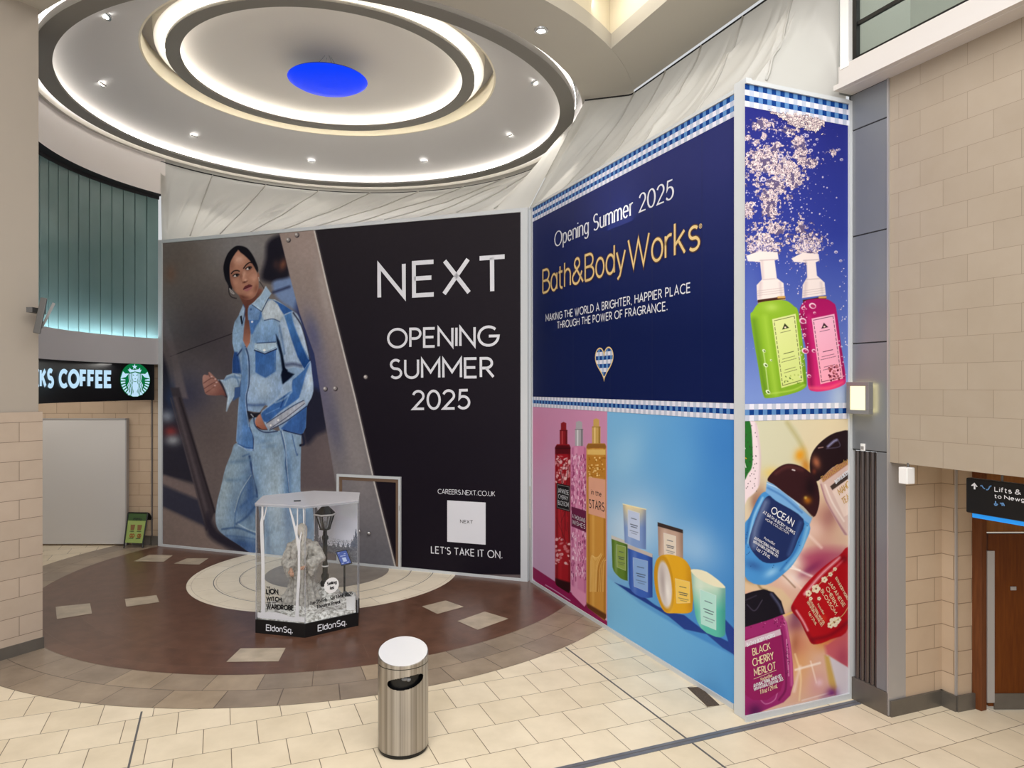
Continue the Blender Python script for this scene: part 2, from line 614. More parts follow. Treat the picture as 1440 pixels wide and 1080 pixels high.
# blue disc hanging in the dome
t = thing('pendant_disc', (CX, CY, 8.13), 'glowing blue lens shaped disc hung on thin cables in the dome', 'pendant')
m = MB(); m.lathe([(0.65, 8.203), (0.63, 8.222), (0.001, 8.235)], ctr, 64); m.build('upper_shell', mat('blue_plastic', S(30, 60, 150), 0.4), t, smooth='auto')
m = MB(); m.lathe([(0.001, 8.075), (0.3, 8.09), (0.55, 8.14), (0.645, 8.195), (0.65, 8.203)], ctr, 64)
M['blue'] = mat('blue_glow_plastic', S(8, 40, 190), 0.4, emit=(0.002, 0.05, 1.0, 1), estr=0.8, spec=.1)
m.build('disc', M['blue'], t, smooth='auto')
m = MB(); m.lathe([(0.10, 8.235), (0.09, 8.26), (0.001, 8.26)], ctr, 24); m.build('cap', M['chrome'], t)
M['wire'] = mat('steel_wire', S(150, 150, 150), 0.4, 0.6)
for k in range(4):
    a = 0.6 + k * PI / 2
    m = MB(); m.tube([(CX + 0.35 * math.cos(a), CY + 0.35 * math.sin(a), 8.20), (CX + 0.05 * math.cos(a), CY + .05 * math.sin(a), 8.60)], 0.004, 6)
    m.build('cable', M['wire'], t)

# ------------------------------------------------------------------ curved wall with green glass over the coffee shop
wl = setting('wall_back', (CX - 4.0, CY, 0))
A0, A1 = math.radians(150.6), math.radians(206)
NW = 96


def drum(prof, name, material, parent=wl, a0=A0, a1=A1, n=NW, smooth='auto'):
    m = MB(); m.lathe(prof, ctr, n, a0, a1)
    return m.build(name, material, parent, smooth=smooth)


drum([(4.29, 6.85), (4.29, 7.55)], 'bulkhead', mat('pale_plaster', S(234, 228, 225), .75, spec=.2))
drum([(4.29, 6.85), (4.56, 6.85)], 'bulkhead_edge', M['dark_gap'])  # dark colour paints the shadow under the bulkhead
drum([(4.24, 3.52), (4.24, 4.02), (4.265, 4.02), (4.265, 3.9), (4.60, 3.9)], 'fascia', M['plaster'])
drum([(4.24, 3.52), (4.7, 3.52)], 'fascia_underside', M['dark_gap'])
drum([(4.48, 6.85), (4.48, 6.79), (4.56, 6.79)], 'head_shadow_strip', M['dark_gap'])  # dark strip painting the shadow line at the glass head
M['green'] = None
m_, nt, p = new_mat('green_channel_glass')
p.inputs['Roughness'].default_value = 0.22
p.inputs['Specular IOR Level'].default_value = 0.5
tc = nt.nodes.new('ShaderNodeTexCoord'); nz = nt.nodes.new('ShaderNodeTexNoise'); nz.inputs['Scale'].default_value = 1.3
cr = nt.nodes.new('ShaderNodeValToRGB')
cr.color_ramp.elements[0].color = S(92, 119, 118); cr.color_ramp.elements[1].color = S(120, 146, 144)
nt.links.new(tc.outputs['Object'], nz.inputs['Vector']); nt.links.new(nz.outputs['Fac'], cr.inputs[0]); nt.links.new(cr.outputs[0], p.inputs['Base Color'])
M['green'] = m_
m = MB()
NP = 17
for i in range(NP):
    a = A0 + (A1 - A0) * i / NP; b = A0 + (A1 - A0) * (i + 1) / NP
    g = 0.0022
    P = []
    for q, r in ((a + g, 4.50), (b - g, 4.50), (b - g, 4.545), (a + g, 4.545)):
        P.append((CX + r * math.cos(q), CY + r * math.sin(q)))
    m.prism(P, 3.90, 6.80)
m.build('glass_cladding', M['green'], wl)
drum([(4.57, 4.0), (4.57, 6.85)], 'cladding_backing', M['dark_gap'])
M['led'] = emit_mat('cool_led_glow', (0.76, 0.90, 1.0, 1), 24.0)
drum([(4.272, 3.92), (4.272, 4.015)], 'ledge_light', M['led'])
# coffee shop light box sign, curved with the wall
sg = thing('lightbox_sign', (CX + 4.26 * math.cos(2.8), CY + 4.26 * math.sin(2.8), 2.83), 'long black curved coffee shop sign with glowing white letters and round green emblem', 'sign')
m = MB(); m.lathe([(4.27, 2.83), (4.27, 3.515), (4.5, 3.515), (4.5, 2.83), (4.27, 2.83)], ctr, NW, math.radians(154.0), A1)
for a in (math.radians(154.0),):
    m.quad(*[(CX + r * math.cos(a), CY + r * math.sin(a), z) for r, z in ((4.27, 2.83), (4.5, 2.83), (4.5, 3.515), (4.27, 3.515))])
m.build('box', M['black'], sg, smooth='auto')

# wall behind, inside the coffee shop opening
YB = 13.90


def uvbox_wall(name, a, b, z0, z1, material, parent, voff=0.0):
    a = Vector(a); b = Vector(b); L = (b - a).length
    m = MB()
    m.quad((a.x, a.y, z0), (b.x, b.y, z0), (b.x, b.y, z1), (a.x, a.y, z1), [(0, z0 + voff), (L, z0 + voff), (L, z1 + voff), (0, z1 + voff)])
    return m.build(name, material, parent)


uvbox_wall('tiled_wall', (-13.5, YB, 0), (-7.03, YB, 0), 0, 3.6, M['wall_tile_plain'], wl, -0.06)
uvbox_wall('tiled_wall', (-7.03, YB, 0), (-6.2, YB - .05, 0), 0, 3.6, M['wall_tile_plain'], wl, -0.06)
m = MB(); m.box((-7.03, YB - 0.012, 1.5), (0.02, 0.02, 3.0)); m.build('corner_bead', M['dark_joint'], wl)
m = MB(); m.box((-6.62, YB - 0.05, 0.09), (0.8, 0.03, 0.18)); m.build('skirting', M['skirting'], wl)
m = MB(); m.box((-7.23, YB - 0.02, 0.09), (0.36, 0.03, 0.18)); m.build('skirting', M['skirting'], wl)
m = MB(); m.box((-13.5, 10, 1.8), (0.1, 8, 3.6)); m.build('side_wall', M['plaster'], wl)
drum([(4.4, 3.6), (9.5, 3.6)], 'shop_ceiling', M['ceiling_white'], a0=math.radians(149), a1=math.radians(206))
sl_ = bpy.data.lights.new('shop_fill', 'AREA'); sl_.shape = 'RECTANGLE'; sl_.size = 3.5; sl_.size_y = .3; sl_.energy = 42; sl_.color = (1, .96, .9)  # unseen area lamp added to brighten the shutter and shop wall
so_ = bpy.data.objects.new('shop_fill', sl_); so_.location = (-8.6, 12.7, 3.5); COL.objects.link(so_)
t = thing('roller_shutter', (-9.6, YB - 0.06, 0), 'wide plain pale grey closed shutter panel under the coffee shop sign', 'shutter')
m = MB(); m.box((-9.7, YB - 0.05, 1.24), (4.37, 0.06, 2.42)); m.build('panel', M['shutter'], t, bevel=0.005)
m = MB(); m.box((-7.50, YB - 0.05, 1.24), (0.03, 0.08, 2.46)); m.build('side_trim', M['clad_light'], t)
m = MB(); m.box((-9.7, YB - 0.05, 2.46), (4.42, 0.08, 0.025)); m.build('head_trim', M['clad_light'], t)

# ------------------------------------------------------------------ left pillar
wp = setting('wall_left', (-6, 7.5, 0))
K = Vector((-5.55, 8.408, 0)); G = Vector((0.51, 0.86, 0)).normalized(); Hh = Vector((-G.y, G.x, 0))


def pillar(inset, z0, z1, name, material, L=4.6, W=1.5, uv=True):
    k = K - G * inset + Hh * inset
    a = k - G * L; b = k; c = k + Hh * W; d = a + Hh * W
    m = MB()
    for p, q in ((a, b), (b, c), (c, d), (d, a)):
        l = (q - p).length
        U0 = 0 if p is not a else -l
        m.quad((p.x, p.y, z0), (q.x, q.y, z0), (q.x, q.y, z1), (p.x, p.y, z1), [(U0, z0), (U0 + l, z0), (U0 + l, z1), (U0, z1)])
    m.add([(v.x, v.y, z1) for v in (a, b, c, d)], [(0, 1, 2, 3)], [[(0, 0)] * 4])
    return m.build(name, material, wp)


# block courses end exactly at the ledge
pillar(0.0, 0.0, 2.80, 'tiled_dado', M['pillar_tile'])
pillar(-0.012, 0.0, 0.135, 'skirting', M['skirting'])
pillar(0.03, 2.80, 7.62, 'plaster_shaft', M['plaster_pillar'])

# spotlight bracket on the pillar
fp = at(60, 446, 8.2)
t = thing('wall_uplight', (fp.x, fp.y, fp.z), 'grey tilted metal uplight fixed to the left pillar edge', 'light')
Xv = Vector((1, 0, 0)); 
m = MB(); m.hexa([at(46, 468, 8.0), at(56, 470, 8.0), at(57, 470, 8.3), at(48, 468, 8.3), at(57, 418, 8.0), at(66, 419.5, 8.0), at(67, 419.5, 8.3), at(58, 418, 8.3)])
M['dgrey'] = mat('dark_grey_metal', S(104, 102, 100), 0.45, 0.4)
M['mgrey'] = mat('mid_grey_metal', S(150, 148, 146), 0.4, 0.4)
m.build('housing', M['dgrey'], t, bevel=0.01)
m = MB(); m.hexa([at(57, 460, 8.04), at(60, 462, 8.04), at(60, 462, 8.27), at(57, 460, 8.27), at(74, 425, 8.04), at(78, 427, 8.04), at(78, 427, 8.27), at(74, 425, 8.27)])
m.build('reflector', M['mgrey'], t)
m = MB(); m.box(at(51, 437, 8.26), (0.07, 0.24, 0.06)); m.build('bracket', M['dgrey'], t)

# ------------------------------------------------------------------ right hand wall, recess and column
wr = setting('wall_right', st(5.82, -3.5, 0))
TC = -4.83
SW = 5.82


def st_wall(name, s0, t0, s1, t1, z0, z1, material, parent, u0=0.0, v0=0.0, rev=False):
    a = st(s0, t0); b = st(s1, t1); L = (b - a).length
    m = MB()
    m.quad((a.x, a.y, z0), (b.x, b.y, z0), (b.x, b.y, z1), (a.x, a.y, z1), [(u0, z0 - v0), (u0 + L, z0 - v0), (u0 + L, z1 - v0), (u0, z1 - v0)])
    return m.build(name, material, parent)


st_wall('tiled_wall', SW, TC, SW, 1.0, 2.385, 5.99, M['wall_tile'], wr, 0.0, 2.385)
m = MB(); m.quad(st(SW, TC, 2.385), st(SW, 1.0, 2.385), st(9, 1.0, 2.385), st(9, TC - .1, 2.385)); m.build('lintel_soffit', M['plaster'], wr)
st_wall('recess_wall', SW, -4.82, 6.51, -4.81, 0, 2.385, M['wall_tile_plain'], wr, 0.1, 2.385)
st_wall('recess_wall', 6.51, -4.81, 6.51, -4.665, 0, 2.385, M['wall_tile_plain'], wr, 0.8, 2.385)
st_wall('recess_wall', 6.51, -4.665, 6.72, -4.65, 0, 2.385, M['wall_tile_plain'], wr, 0.95, 2.385)
m = MB(); m.box(st(6.505, -4.66, 1.19), (0.018, 0.018, 2.38), E_, D_); m.build('corner_bead', M['clad_light'], wr)
st_wall('end_wall', 7.9, -4.6, 9, -4.6, 0, 2.385, M['wall_tile_plain'], wr)
st_wall('side_wall', 9, -4.6, 9, 1, 0, 2.385, M['wall_tile_plain'], wr)
sk = setting('baseboard_right', st(6.2, -4.8, 0))
for a, b in (((5.82, -4.82), (6.52, -4.81)), ((6.50, -4.81), (6.50, -4.65)), ((6.50, -4.655), (6.71, -4.64))):
    A = st(*a); B = st(*b); d = (B - A); L = d.length; d.normalize(); nn = Vector((d.y, -d.x, 0))
    m = MB(); m.box((A + B) / 2 + nn * 0.012 + Vector((0, 0, 0.075)), (L + .01, 0.024, 0.15), d, nn); m.build('skirting', M['skirting'], sk)

# upper beam and glazed balcony
M['beam'] = mat('beam_paint', S(208, 202, 198), .6)
bm_ = setting('trim_1', st(5.7, -3.5, 5.99))
m = MB(); m.box(st(5.76, -2.2, 6.115), (0.25, 6.10, 0.25), E_, D_); m.build('white_beam', M['beam'], bm_, bevel=0.008)
m = MB(); m.box(st(5.605, -2.2, 6.02), (0.06, 6.10, 0.05), E_, D_); m.build('beam_edge', M['beam'], bm_)
m = MB(); m.box(st(5.66, -5.17, 7.2), (0.06, 0.10, 2.0), E_, D_); m.build('white_post', M['white'], bm_)
wn = setting('window_1', st(5.68, -3.0, 6.24))
M['bal_glass'] = glass_mat('balcony_glass', (0.90, 0.94, 0.91, 1), 1.5, 0.03)
m = MB(); m.box(st(5.67, -2.1, 7.3), (0.012, 5.9, 2.12), E_, D_); m.build('pane', M['bal_glass'], wn)
m = MB(); m.box(st(5.665, -5.06, 7.3), (0.05, 0.045, 2.12), E_, D_); m.build('mullion', M['black'], wn)
for z in (6.575, 7.65):
    m = MB(); m.box(st(5.665, -2.1, z), (0.03, 5.9, 0.035), E_, D_); m.build('transom', M['black'], wn)
m = MB(); m.box(st(5.665, -2.1, 6.25), (0.04, 5.9, 0.02), E_, D_); m.build('sill_bead', M['black'], wn)
m = MB(); m.quad(st(6.7, -5.3, 6.0), st(6.7, 1, 6.0), st(6.7, 1, 8.6), st(6.7, -5.3, 8.6)); m.build('room_behind', mat('grey_green_wall', S(167, 166, 162), 0.7), wn)
m = MB(); m.quad(st(5.7, -5.3, 6.0), st(6.7, -5.3, 6.0), st(6.7, -5.3, 8.6), st(5.7, -5.3, 8.6)); m.build('room_side', mat('grey_green_side', S(160, 160, 156), 0.7), wn)

bl_ = bpy.data.lights.new('balcony_fill', 'AREA'); bl_.shape = 'RECTANGLE'; bl_.size = .5; bl_.size_y = 4; bl_.energy = 70; bl_.color = (1, .98, .94)  # unseen area lamp added to lighten the room behind the glass
bo_ = bpy.data.objects.new('balcony_fill', bl_); bo_.location = st(6.2, -2.8, 8.5); bo_.rotation_euler = (0, 0, math.atan2(E_.y, E_.x)); COL.objects.link(bo_)
# metal clad column
t = thing('clad_column', st(5.9, -5.04, 0), 'tall blue grey metal clad column between the soap poster and the tiled wall', 'column')
m = MB(); m.box(st(6.05, -5.06, 4.23), (0.47, 0.44, 3.52), E_, D_); m.build('core', M['dark_gap'], t)
zs = [2.475, 3.52, 4.58, 5.63, 5.99]
for a, b in zip(zs, zs[1:]):
    m = MB(); m.box(st(5.93, -5.045, (a + b) / 2), (0.24, 0.43, b - a - 0.012), E_, D_); m.build('cladding_panel', M['clad'], t, bevel=0.003)
m = MB(); m.box(st(5.93, -4.895, 1.345), (0.24, 0.125, 2.25), E_, D_); m.build('cladding_panel', M['clad'], t, bevel=0.003)
m = MB(); m.box(st(5.925, -4.826, 3.0), (0.25, 0.018, 5.98), E_, D_); m.build('edge_trim', M['clad_light'], t)
m = MB(); m.box(st(5.93, -5.045, 0.11), (0.26, 0.45, 0.22), E_, D_); m.build('plinth', M['skirting'], t, bevel=0.003)
M['rib'] = mat('dark_bronze_rib', S(96, 88, 86), 0.25, 0.75)
m = MB()
for k in range(5):
    tt = -5.225 + 0.058 * k
    v = []
    for j in range(9):
        a = PI * j / 8
        v.append((0.030 * math.cos(a), 0.034 * math.sin(a)))
    vv = []; f = []
    for (dt, ds) in v:
        p = st(5.845 - ds, tt + 0.03 + dt)
        vv += [(p.x, p.y, 0.22), (p.x, p.y, 2.465)]
    for j in range(8):
        f.append((2 * j, 2 * j + 2, 2 * j + 3, 2 * j + 1))
    m.add(vv, f)
m.build('ribbed_panel', M['rib'], t, smooth=True)
t2 = thing('door_sensor', st(5.80, -5.10, 2.50), 'tiny white switch plate on the column above the dark ribbed strip', 'switch')
m = MB(); m.box(st(5.803, -5.105, 2.505), (0.012, 0.05, 0.07), E_, D_); m.build('plate', M['white'], t2, bevel=0.002)
m = MB(); m.box(st(5.795, -5.105, 2.50), (0.006, 0.032, 0.03), E_, D_); m.build('button', M['clad_light'], t2)

# square wall lamp
lp = thing('wall_lamp', st(5.76, -5.08, 2.99), 'square glowing wall lamp with grey metal frame on the column', 'lamp')
zc = 2.985
M['lampface'] = emit_mat('lamp_face_glow', (1.0, 0.86, 0.42, 1), 1.9)
tc_, tw, th = -5.085, 0.26, 0.31
m = MB(); m.box(st(5.79, tc_, zc), (0.05, 0.16, 0.2), E_, D_); m.build('back_box', M['clad_light'], lp)
fr = MB()
for (dt, dz, a, b) in ((0, th / 2 - .02, tw, .04), (0, -th / 2 + .02, tw, .04), (tw / 2 - .02, 0, .04, th - .08), (-tw / 2 + .02, 0, .04, th - .08)):
    fr.box(st(5.735, tc_ + dt, zc + dz), (0.06, a, b), E_, D_)
fr.build('frame', mat('lamp_frame_grey', S(132, 130, 128), .4, .3), lp, bevel=0.003)
m = MB(); m.box(st(5.73, tc_, zc), (0.03, tw - .08, th - .08), E_, D_); m.build('diffuser', M['lampface'], lp)
m = MB(); m.box(st(5.767, tc_, zc), (0.004, tw - .03, th - .03), E_, D_); m.build('back_glow', emit_mat('lamp_back_glow', (1.0, .84, .36, 1), 4), lp)

# small white box under the lintel
t = thing('speaker_box', at(1274, 668, 6.5), 'small white square box hung under the tiled lintel', 'sensor')
m = MB(); m.box(at(1275, 668.5, 6.50), (0.10, 0.09, 0.15), E_, D_); m.build('case', M['white'], t, bevel=0.006)
m = MB(); m.tube([at(1277, 657, 6.5), at(1277, 651, 6.5)], 0.012, 8); m.build('stem', M['dgrey'], t)

# ------------------------------------------------------------------ door in the recess
dr = setting('door_1', st(6.8, -4.55, 0))


def wood(name, c1, c2):
    m, nt, p = new_mat(name)
    tc = nt.nodes.new('ShaderNodeTexCoord'); mp = nt.nodes.new('ShaderNodeMapping'); mp.inputs['Scale'].default_value = (14, 14, 1.2)
    nz = nt.nodes.new('ShaderNodeTexNoise'); nz.inputs['Scale'].default_value = 3; nz.inputs['Detail'].default_value = 6
    cr = nt.nodes.new('ShaderNodeValToRGB'); cr.color_ramp.elements[0].position = .3; cr.color_ramp.elements[1].position = .7
    cr.color_ramp.elements[0].color = c1; cr.color_ramp.elements[1].color = c2
    nt.links.new(tc.outputs['Object'], mp.inputs[0]); nt.links.new(mp.outputs[0], nz.inputs['Vector']); nt.links.new(nz.outputs['Fac'], cr.inputs[0]); nt.links.new(cr.outputs[0], p.inputs['Base Color'])
    p.inputs['Roughness'].default_value = 0.45
    p.inputs['Specular IOR Level'].default_value = 0.2
    return m


M['wood'] = wood('orange_veneer', S(92, 44, 8), S(108, 56, 12))
M['wood_d'] = wood('door_frame_wood', S(96, 54, 30), S(116, 68, 38))
m = MB(); m.box(st(6.755, -4.61, 1.17), (0.08, 0.10, 2.34), E_, D_); m.build('frame', M['wood_d'], dr, bevel=0.006)
m = MB(); m.box(st(7.4, -4.58, 2.31), (1.4, 0.12, 0.09), E_, D_); m.build('frame', M['wood_d'], dr)
dd = Vector((0.93, 0.367, 0)); 
du = (E_ * 0.93 + D_ * 0.367); dn = Vector((du.y, -du.x, 0))
hinge = st(6.80, -4.585)
def dpt(u, z, o=0.0): return hinge + du * u + dn * o + Vector((0, 0, z))
m = MB(); m.box(dpt(0.48, 0.86), (0.92, 0.045, 1.65), du, dn); m.build('leaf', M['wood'], dr, bevel=0.003)
m = MB(); m.box(dpt(0.5, 2.0, -0.02), (1.0, 0.045, 0.6), du, dn); m.build('transom_panel', wood('transom_veneer', S(126, 78, 34), S(140, 90, 40)), dr)
m = MB(); m.box(dpt(0.035, 0.8, 0.028), (0.07, 0.02, 1.45), du, dn); m.build('edge_strip', M['clad_light'], dr)
m = MB(); m.box(dpt(0.5, 0.085, 0.028), (0.86, 0.012, 0.15), du, dn); m.build('kick_plate', M['skirting'], dr)
m = MB(); m.box(dpt(0.255, 1.165, 0.03), (0.055, 0.008, 0.035), du, dn); m.build('push_plate', M['clad_light'], dr)

# hanging direction sign
hs = thing('direction_sign', st(5.99, -3.4, 2.30), 'black hanging direction sign with white text and blue lower edge by the door', 'sign')
m = MB(); m.box(st(6.0, -3.39, 2.16), (0.06, 1.60, 0.30), E_, D_); m.build('panel', M['black'], hs, bevel=0.01)
M['blue_edge'] = mat('blue_sign_edge', S(32, 128, 205), 0.4, emit=(0.01, 0.2, 0.6, 1), estr=0.5)
m = MB(); m.box(st(6.02, -3.36, 1.993), (0.08, 1.56, 0.038), E_, D_); m.build('lower_edge', M['blue_edge'], hs)
for tt in (-3.9, -2.9):
    m = MB(); m.tube([st(6.0, tt, 2.30), st(6.0, tt, 2.385)], 0.01, 8); m.build('hanger', M['dgrey'], hs)
# ------------------------------------------------------------------ stroke lettering
def arc(cx, cy, rx, ry, a0, a1, n=None):
    n = n or max(4, int(abs(a1 - a0) / 15))
    return [(cx + rx * math.cos(math.radians(a0 + (a1 - a0) * i / n)), cy + ry * math.sin(math.radians(a0 + (a1 - a0) * i / n))) for i in range(n + 1)]


X_ = 0.70   # x height
SC = [(0.52, 0.86)] + arc(0.29, 0.74, 0.25, 0.26, 40, 270, 12)[1:-1] + [(0.29, 0.50)]
S_UP = arc(0.28, 0.755, 0.24, 0.245, 40, 250, 12) + arc(0.28, 0.26, 0.27, 0.26, 70, -145, 12)
S_LO = arc(0.22, 0.525, 0.18, 0.175, 40, 250, 10) + arc(0.22, 0.185, 0.20, 0.185, 70, -145, 10)
GL = {
 'A': (0.72, [[(0, 0), (.36, 1), (.72, 0)], [(.13, .32), (.59, .32)]]),
 'B': (0.55, [[(0, 0), (0, 1), (.26, 1)] + arc(.26, .76, .24, .24, 90, -90) + [(0, .52)], [(.26, .52)] + arc(.26, .26, .29, .26, 90, -90) + [(0, 0)]]),
 'C': (0.78, [arc(.48, .5, .48, .5, 48, 312, 20)]),
 'D': (0.70, [[(0, 0), (0, 1), (.22, 1)] + arc(.22, .5, .48, .5, 90, -90, 14) + [(0, 0)]]),
 'E': (0.54, [[(.54, 1), (0, 1), (0, 0), (.54, 0)], [(0, .52), (.48, .52)]]),
 'F': (0.50, [[(.5, 1), (0, 1), (0, 0)], [(0, .5), (.44, .5)]]),
 'G': (0.86, [arc(.48, .5, .48, .5, 46, 360, 22) + [(.50, .5)]]),
 'H': (0.66, [[(0, 0), (0, 1)], [(.66, 0), (.66, 1)], [(0, .52), (.66, .52)]]),
 'I': (0.0, [[(0, 0), (0, 1)]]),
 'J': (0.36, [[(.36, 1), (.36, .2)] + arc(.18, .2, .18, .2, 0, -150)]),
 'K': (0.60, [[(0, 0), (0, 1)], [(.57, 1), (.03, .45)], [(.20, .61), (.6, 0)]]),
 'L': (0.48, [[(0, 1), (0, 0), (.48, 0)]]),
 'M': (0.84, [[(0, 0), (0, 1), (.42, .3), (.84, 1), (.84, 0)]]),
 'N': (0.70, [[(0, 0), (0, 1), (.70, 0), (.70, 1)]]),
 'O': (0.98, [arc(.49, .5, .49, .51, 90, 450, 28)]),
 'P': (0.52, [[(0, 0), (0, 1), (.25, 1)] + arc(.25, .73, .27, .27, 90, -90) + [(0, .46)]]),
 'Q': (0.98, [arc(.49, .5, .49, .5, 0, 360, 28), [(.6, .25), (.95, -.05)]]),
 'R': (0.58, [[(0, 0), (0, 1), (.25, 1)] + arc(.25, .74, .26, .26, 90, -90) + [(0, .48)], [(.24, .48), (.58, 0)]]),
 'S': (0.56, [S_UP]),
 'T': (0.64, [[(0, 1), (.64, 1)], [(.32, 1), (.32, 0)]]),
 'U': (0.64, [[(0, 1), (0, .32)] + arc(.32, .32, .32, .32, 180, 360, 12) + [(.64, 1)]]),
 'V': (0.70, [[(0, 1), (.35, 0), (.70, 1)]]),
 'W': (1.04, [[(0, 1), (.27, 0), (.52, .92), (.77, 0), (1.04, 1)]]),
 'X': (0.66, [[(0, 0), (.64, 1)], [(.02, 1), (.66, 0)]]),
 'Y': (0.64, [[(0, 1), (.32, .48), (.64, 1)], [(.32, .48), (.32, 0)]]),
 'Z': (0.60, [[(0, 1), (.58, 1), (0, 0), (.6, 0)]]),
 '0': (0.62, [arc(.31, .5, .31, .5, 90, 450, 24)]),
 '1': (0.24, [[(0, .8), (.22, 1), (.22, 0)]]),
 '2': (0.56, [arc(.27, .72, .27, .28, 165, -35, 14) + [(0, 0), (.56, 0)]]),
 '5': (0.54, [[(.48, 1), (.10, 1), (.06, .56)] + arc(.24, .33, .30, .33, 115, -145, 16)]),
 '9': (0.56, [arc(.28, .70, .28, .30, 0, 360, 18), [(.56, .68)] + arc(.22, .40, .34, .40, 30, -80, 8)]),
 'z': (0.38, [[(0, X_), (.38, X_), (0, 0), (.38, 0)]]),
 '8': (0.54, [arc(.27, .75, .23, .25, 0, 360, 18), arc(.27, .26, .27, .26, 0, 360, 18)]),
 '&': (0.74, [[(.74, 0), (.20, .70)] + arc(.33, .80, .17, .2, 215, -30, 14) + [(.08, .36)] + arc(.27, .23, .25, .24, 140, 330, 12) + [(.66, .45)]]),
 '.': (0.13, [[(0, .07), (.13, .07)]]), ',': (0.06, [[(.04, .05), (0, -.16)]]), "'": (0.02, [[(.02, 1), (0, .78)]]),
 '-': (0.26, [[(0, .38), (.26, .38)]]), '/': (0.3, [[(0, 0), (.3, 1)]]),
 'a': (0.44, [arc(.21, .33, .23, .35, 20, 340, 16) + [], [(.44, X_), (.44, 0)]]),
 'b': (0.46, [[(0, 1), (0, 0)], arc(.23, .35, .23, .35, 180, 540, 18)]),
 'c': (0.40, [arc(.24, .35, .24, .35, 50, 310, 14)]),
 'd': (0.46, [arc(.23, .35, .23, .35, 0, 360, 18), [(.46, 1), (.46, 0)]]),
 'e': (0.46, [[(.02, .36), (.46, .36)] + arc(.23, .35, .23, .35, 2, 315, 16)]),
 'f': (0.30, [[(.30, .98)] + arc(.22, .82, .12, .17, 90, 180, 6) + [(.10, 0)], [(0, X_ - .02), (.28, X_ - .02)]]),
 'g': (0.46, [arc(.23, .36, .23, .34, 0, 360, 18), [(.46, X_), (.46, -.05)] + arc(.23, -.05, .23, .24, 0, -150, 10)]),
 'h': (0.42, [[(0, 1), (0, 0)], [(0, .42)] + arc(.21, .45, .21, .25, 180, 0, 10) + [(.42, 0)]]),
 'i': (0.0, [[(0, X_), (0, 0)], [(0, .90), (0, .99)]]),
 'k': (0.42, [[(0, 1), (0, 0)], [(.40, X_), (.02, .32)], [(.15, .44), (.42, 0)]]),
 'l': (0.0, [[(0, 1), (0, 0)]]),
 'm': (0.72, [[(0, X_), (0, 0)], [(0, .45)] + arc(.18, .48, .18, .22, 180, 0, 8) + [(.36, 0)], [(.36, .45)] + arc(.54, .48, .18, .22, 180, 0, 8) + [(.72, 0)]]),
 'n': (0.42, [[(0, X_), (0, 0)], [(0, .42)] + arc(.21, .45, .21, .25, 180, 0, 10) + [(.42, 0)]]),
 'o': (0.48, [arc(.24, .35, .24, .355, 90, 450, 20)]),
 'p': (0.46, [[(0, X_), (0, -.28)], arc(.23, .35, .23, .35, 180, 540, 18)]),
 'q': (0.46, [[(.46, X_), (.46, -.28)], arc(.23, .35, .23, .35, 0, 360, 18)]),
 'r': (0.26, [[(0, X_), (0, 0)], [(0, .40)] + arc(.20, .44, .20, .26, 180, 70, 8)]),
 's': (0.40, [S_LO]),
 't': (0.30, [[(.10, .92), (.10, .16)] + arc(.24, .16, .14, .16, 180, 290, 6), [(0, X_ - .02), (.28, X_ - .02)]]),
 'u': (0.42, [[(0, X_), (0, .25)] + arc(.21, .25, .21, .25, 180, 360, 10) + [(.42, X_)], [(.42, .3), (.42, 0)]]),
 'v': (0.44, [[(0, X_), (.22, 0), (.44, X_)]]),
 'w': (0.66, [[(0, X_), (.17, 0), (.33, X_ - .05), (.49, 0), (.66, X_)]]),
 'y': (0.44, [[(0, X_), (.23, 0)], [(.46, X_), (.18, -.16), (.05, -.28)]]),
}


def strip(mb, place, pts, hw, closed=False):
    """pts in 2d metres -> ribbon; hw(dx,dy) gives the half width"""
    q = [Vector((a, b)) for a, b in pts]
    r = [q[0]]
    for p in q[1:]:
        if (p - r[-1]).length > 1e-5: r.append(p)
    if len(r) < 2: return
    closed = (r[0] - r[-1]).length < 1e-4 and len(r) > 3
    n = len(r)
    L = []; R = []
    for i in range(n):
        if closed and i in (0, n - 1):
            d0 = (r[0] - r[n - 2]).normalized(); d1 = (r[1] - r[0]).normalized()
        else:
            d0 = (r[i] - r[i - 1]).normalized() if i > 0 else (r[1] - r[0]).normalized()
            d1 = (r[i + 1] - r[i]).normalized() if i < n - 1 else d0
        n0 = Vector((-d0.y, d0.x)); n1 = Vector((-d1.y, d1.x))
        mid = n0 + n1
        if mid.length < 1e-4: mid = n1.copy()
        mid.normalize()
        w0 = hw(d0.x, d0.y); w1 = hw(d1.x, d1.y)
        c = max(mid.dot(n1), 0.38)
        off = mid * ((w0 + w1) / 2 / c)
        L.append(r[i] + off); R.append(r[i] - off)
    v = [place(*p) for p in L] + [place(*p) for p in R]
    mb.add(v, [(i, n + i, n + i + 1, i + 1) for i in range(n - 1)])


def text_layout(s, track, space=0.36):
    x = 0.0; out = []; wd = 0
    for ch in s:
        if ch == ' ':
            x += space; wd += 1; continue
        w, st_ = GL[ch]
        out.append((x, st_, wd)); x += w + track
    return out, x - track


class TextMB:
    """a line of vinyl letters, each word a mesh of its own"""
    def __init__(self): self.words = {}

    def word(self, k):
        return self.words.setdefault(k, MB())

    def build(self, name, material, parent=None):
        o = None
        for k in sorted(self.words):
            if self.words[k].f: o = self.words[k].build(name, material, parent)
        return o


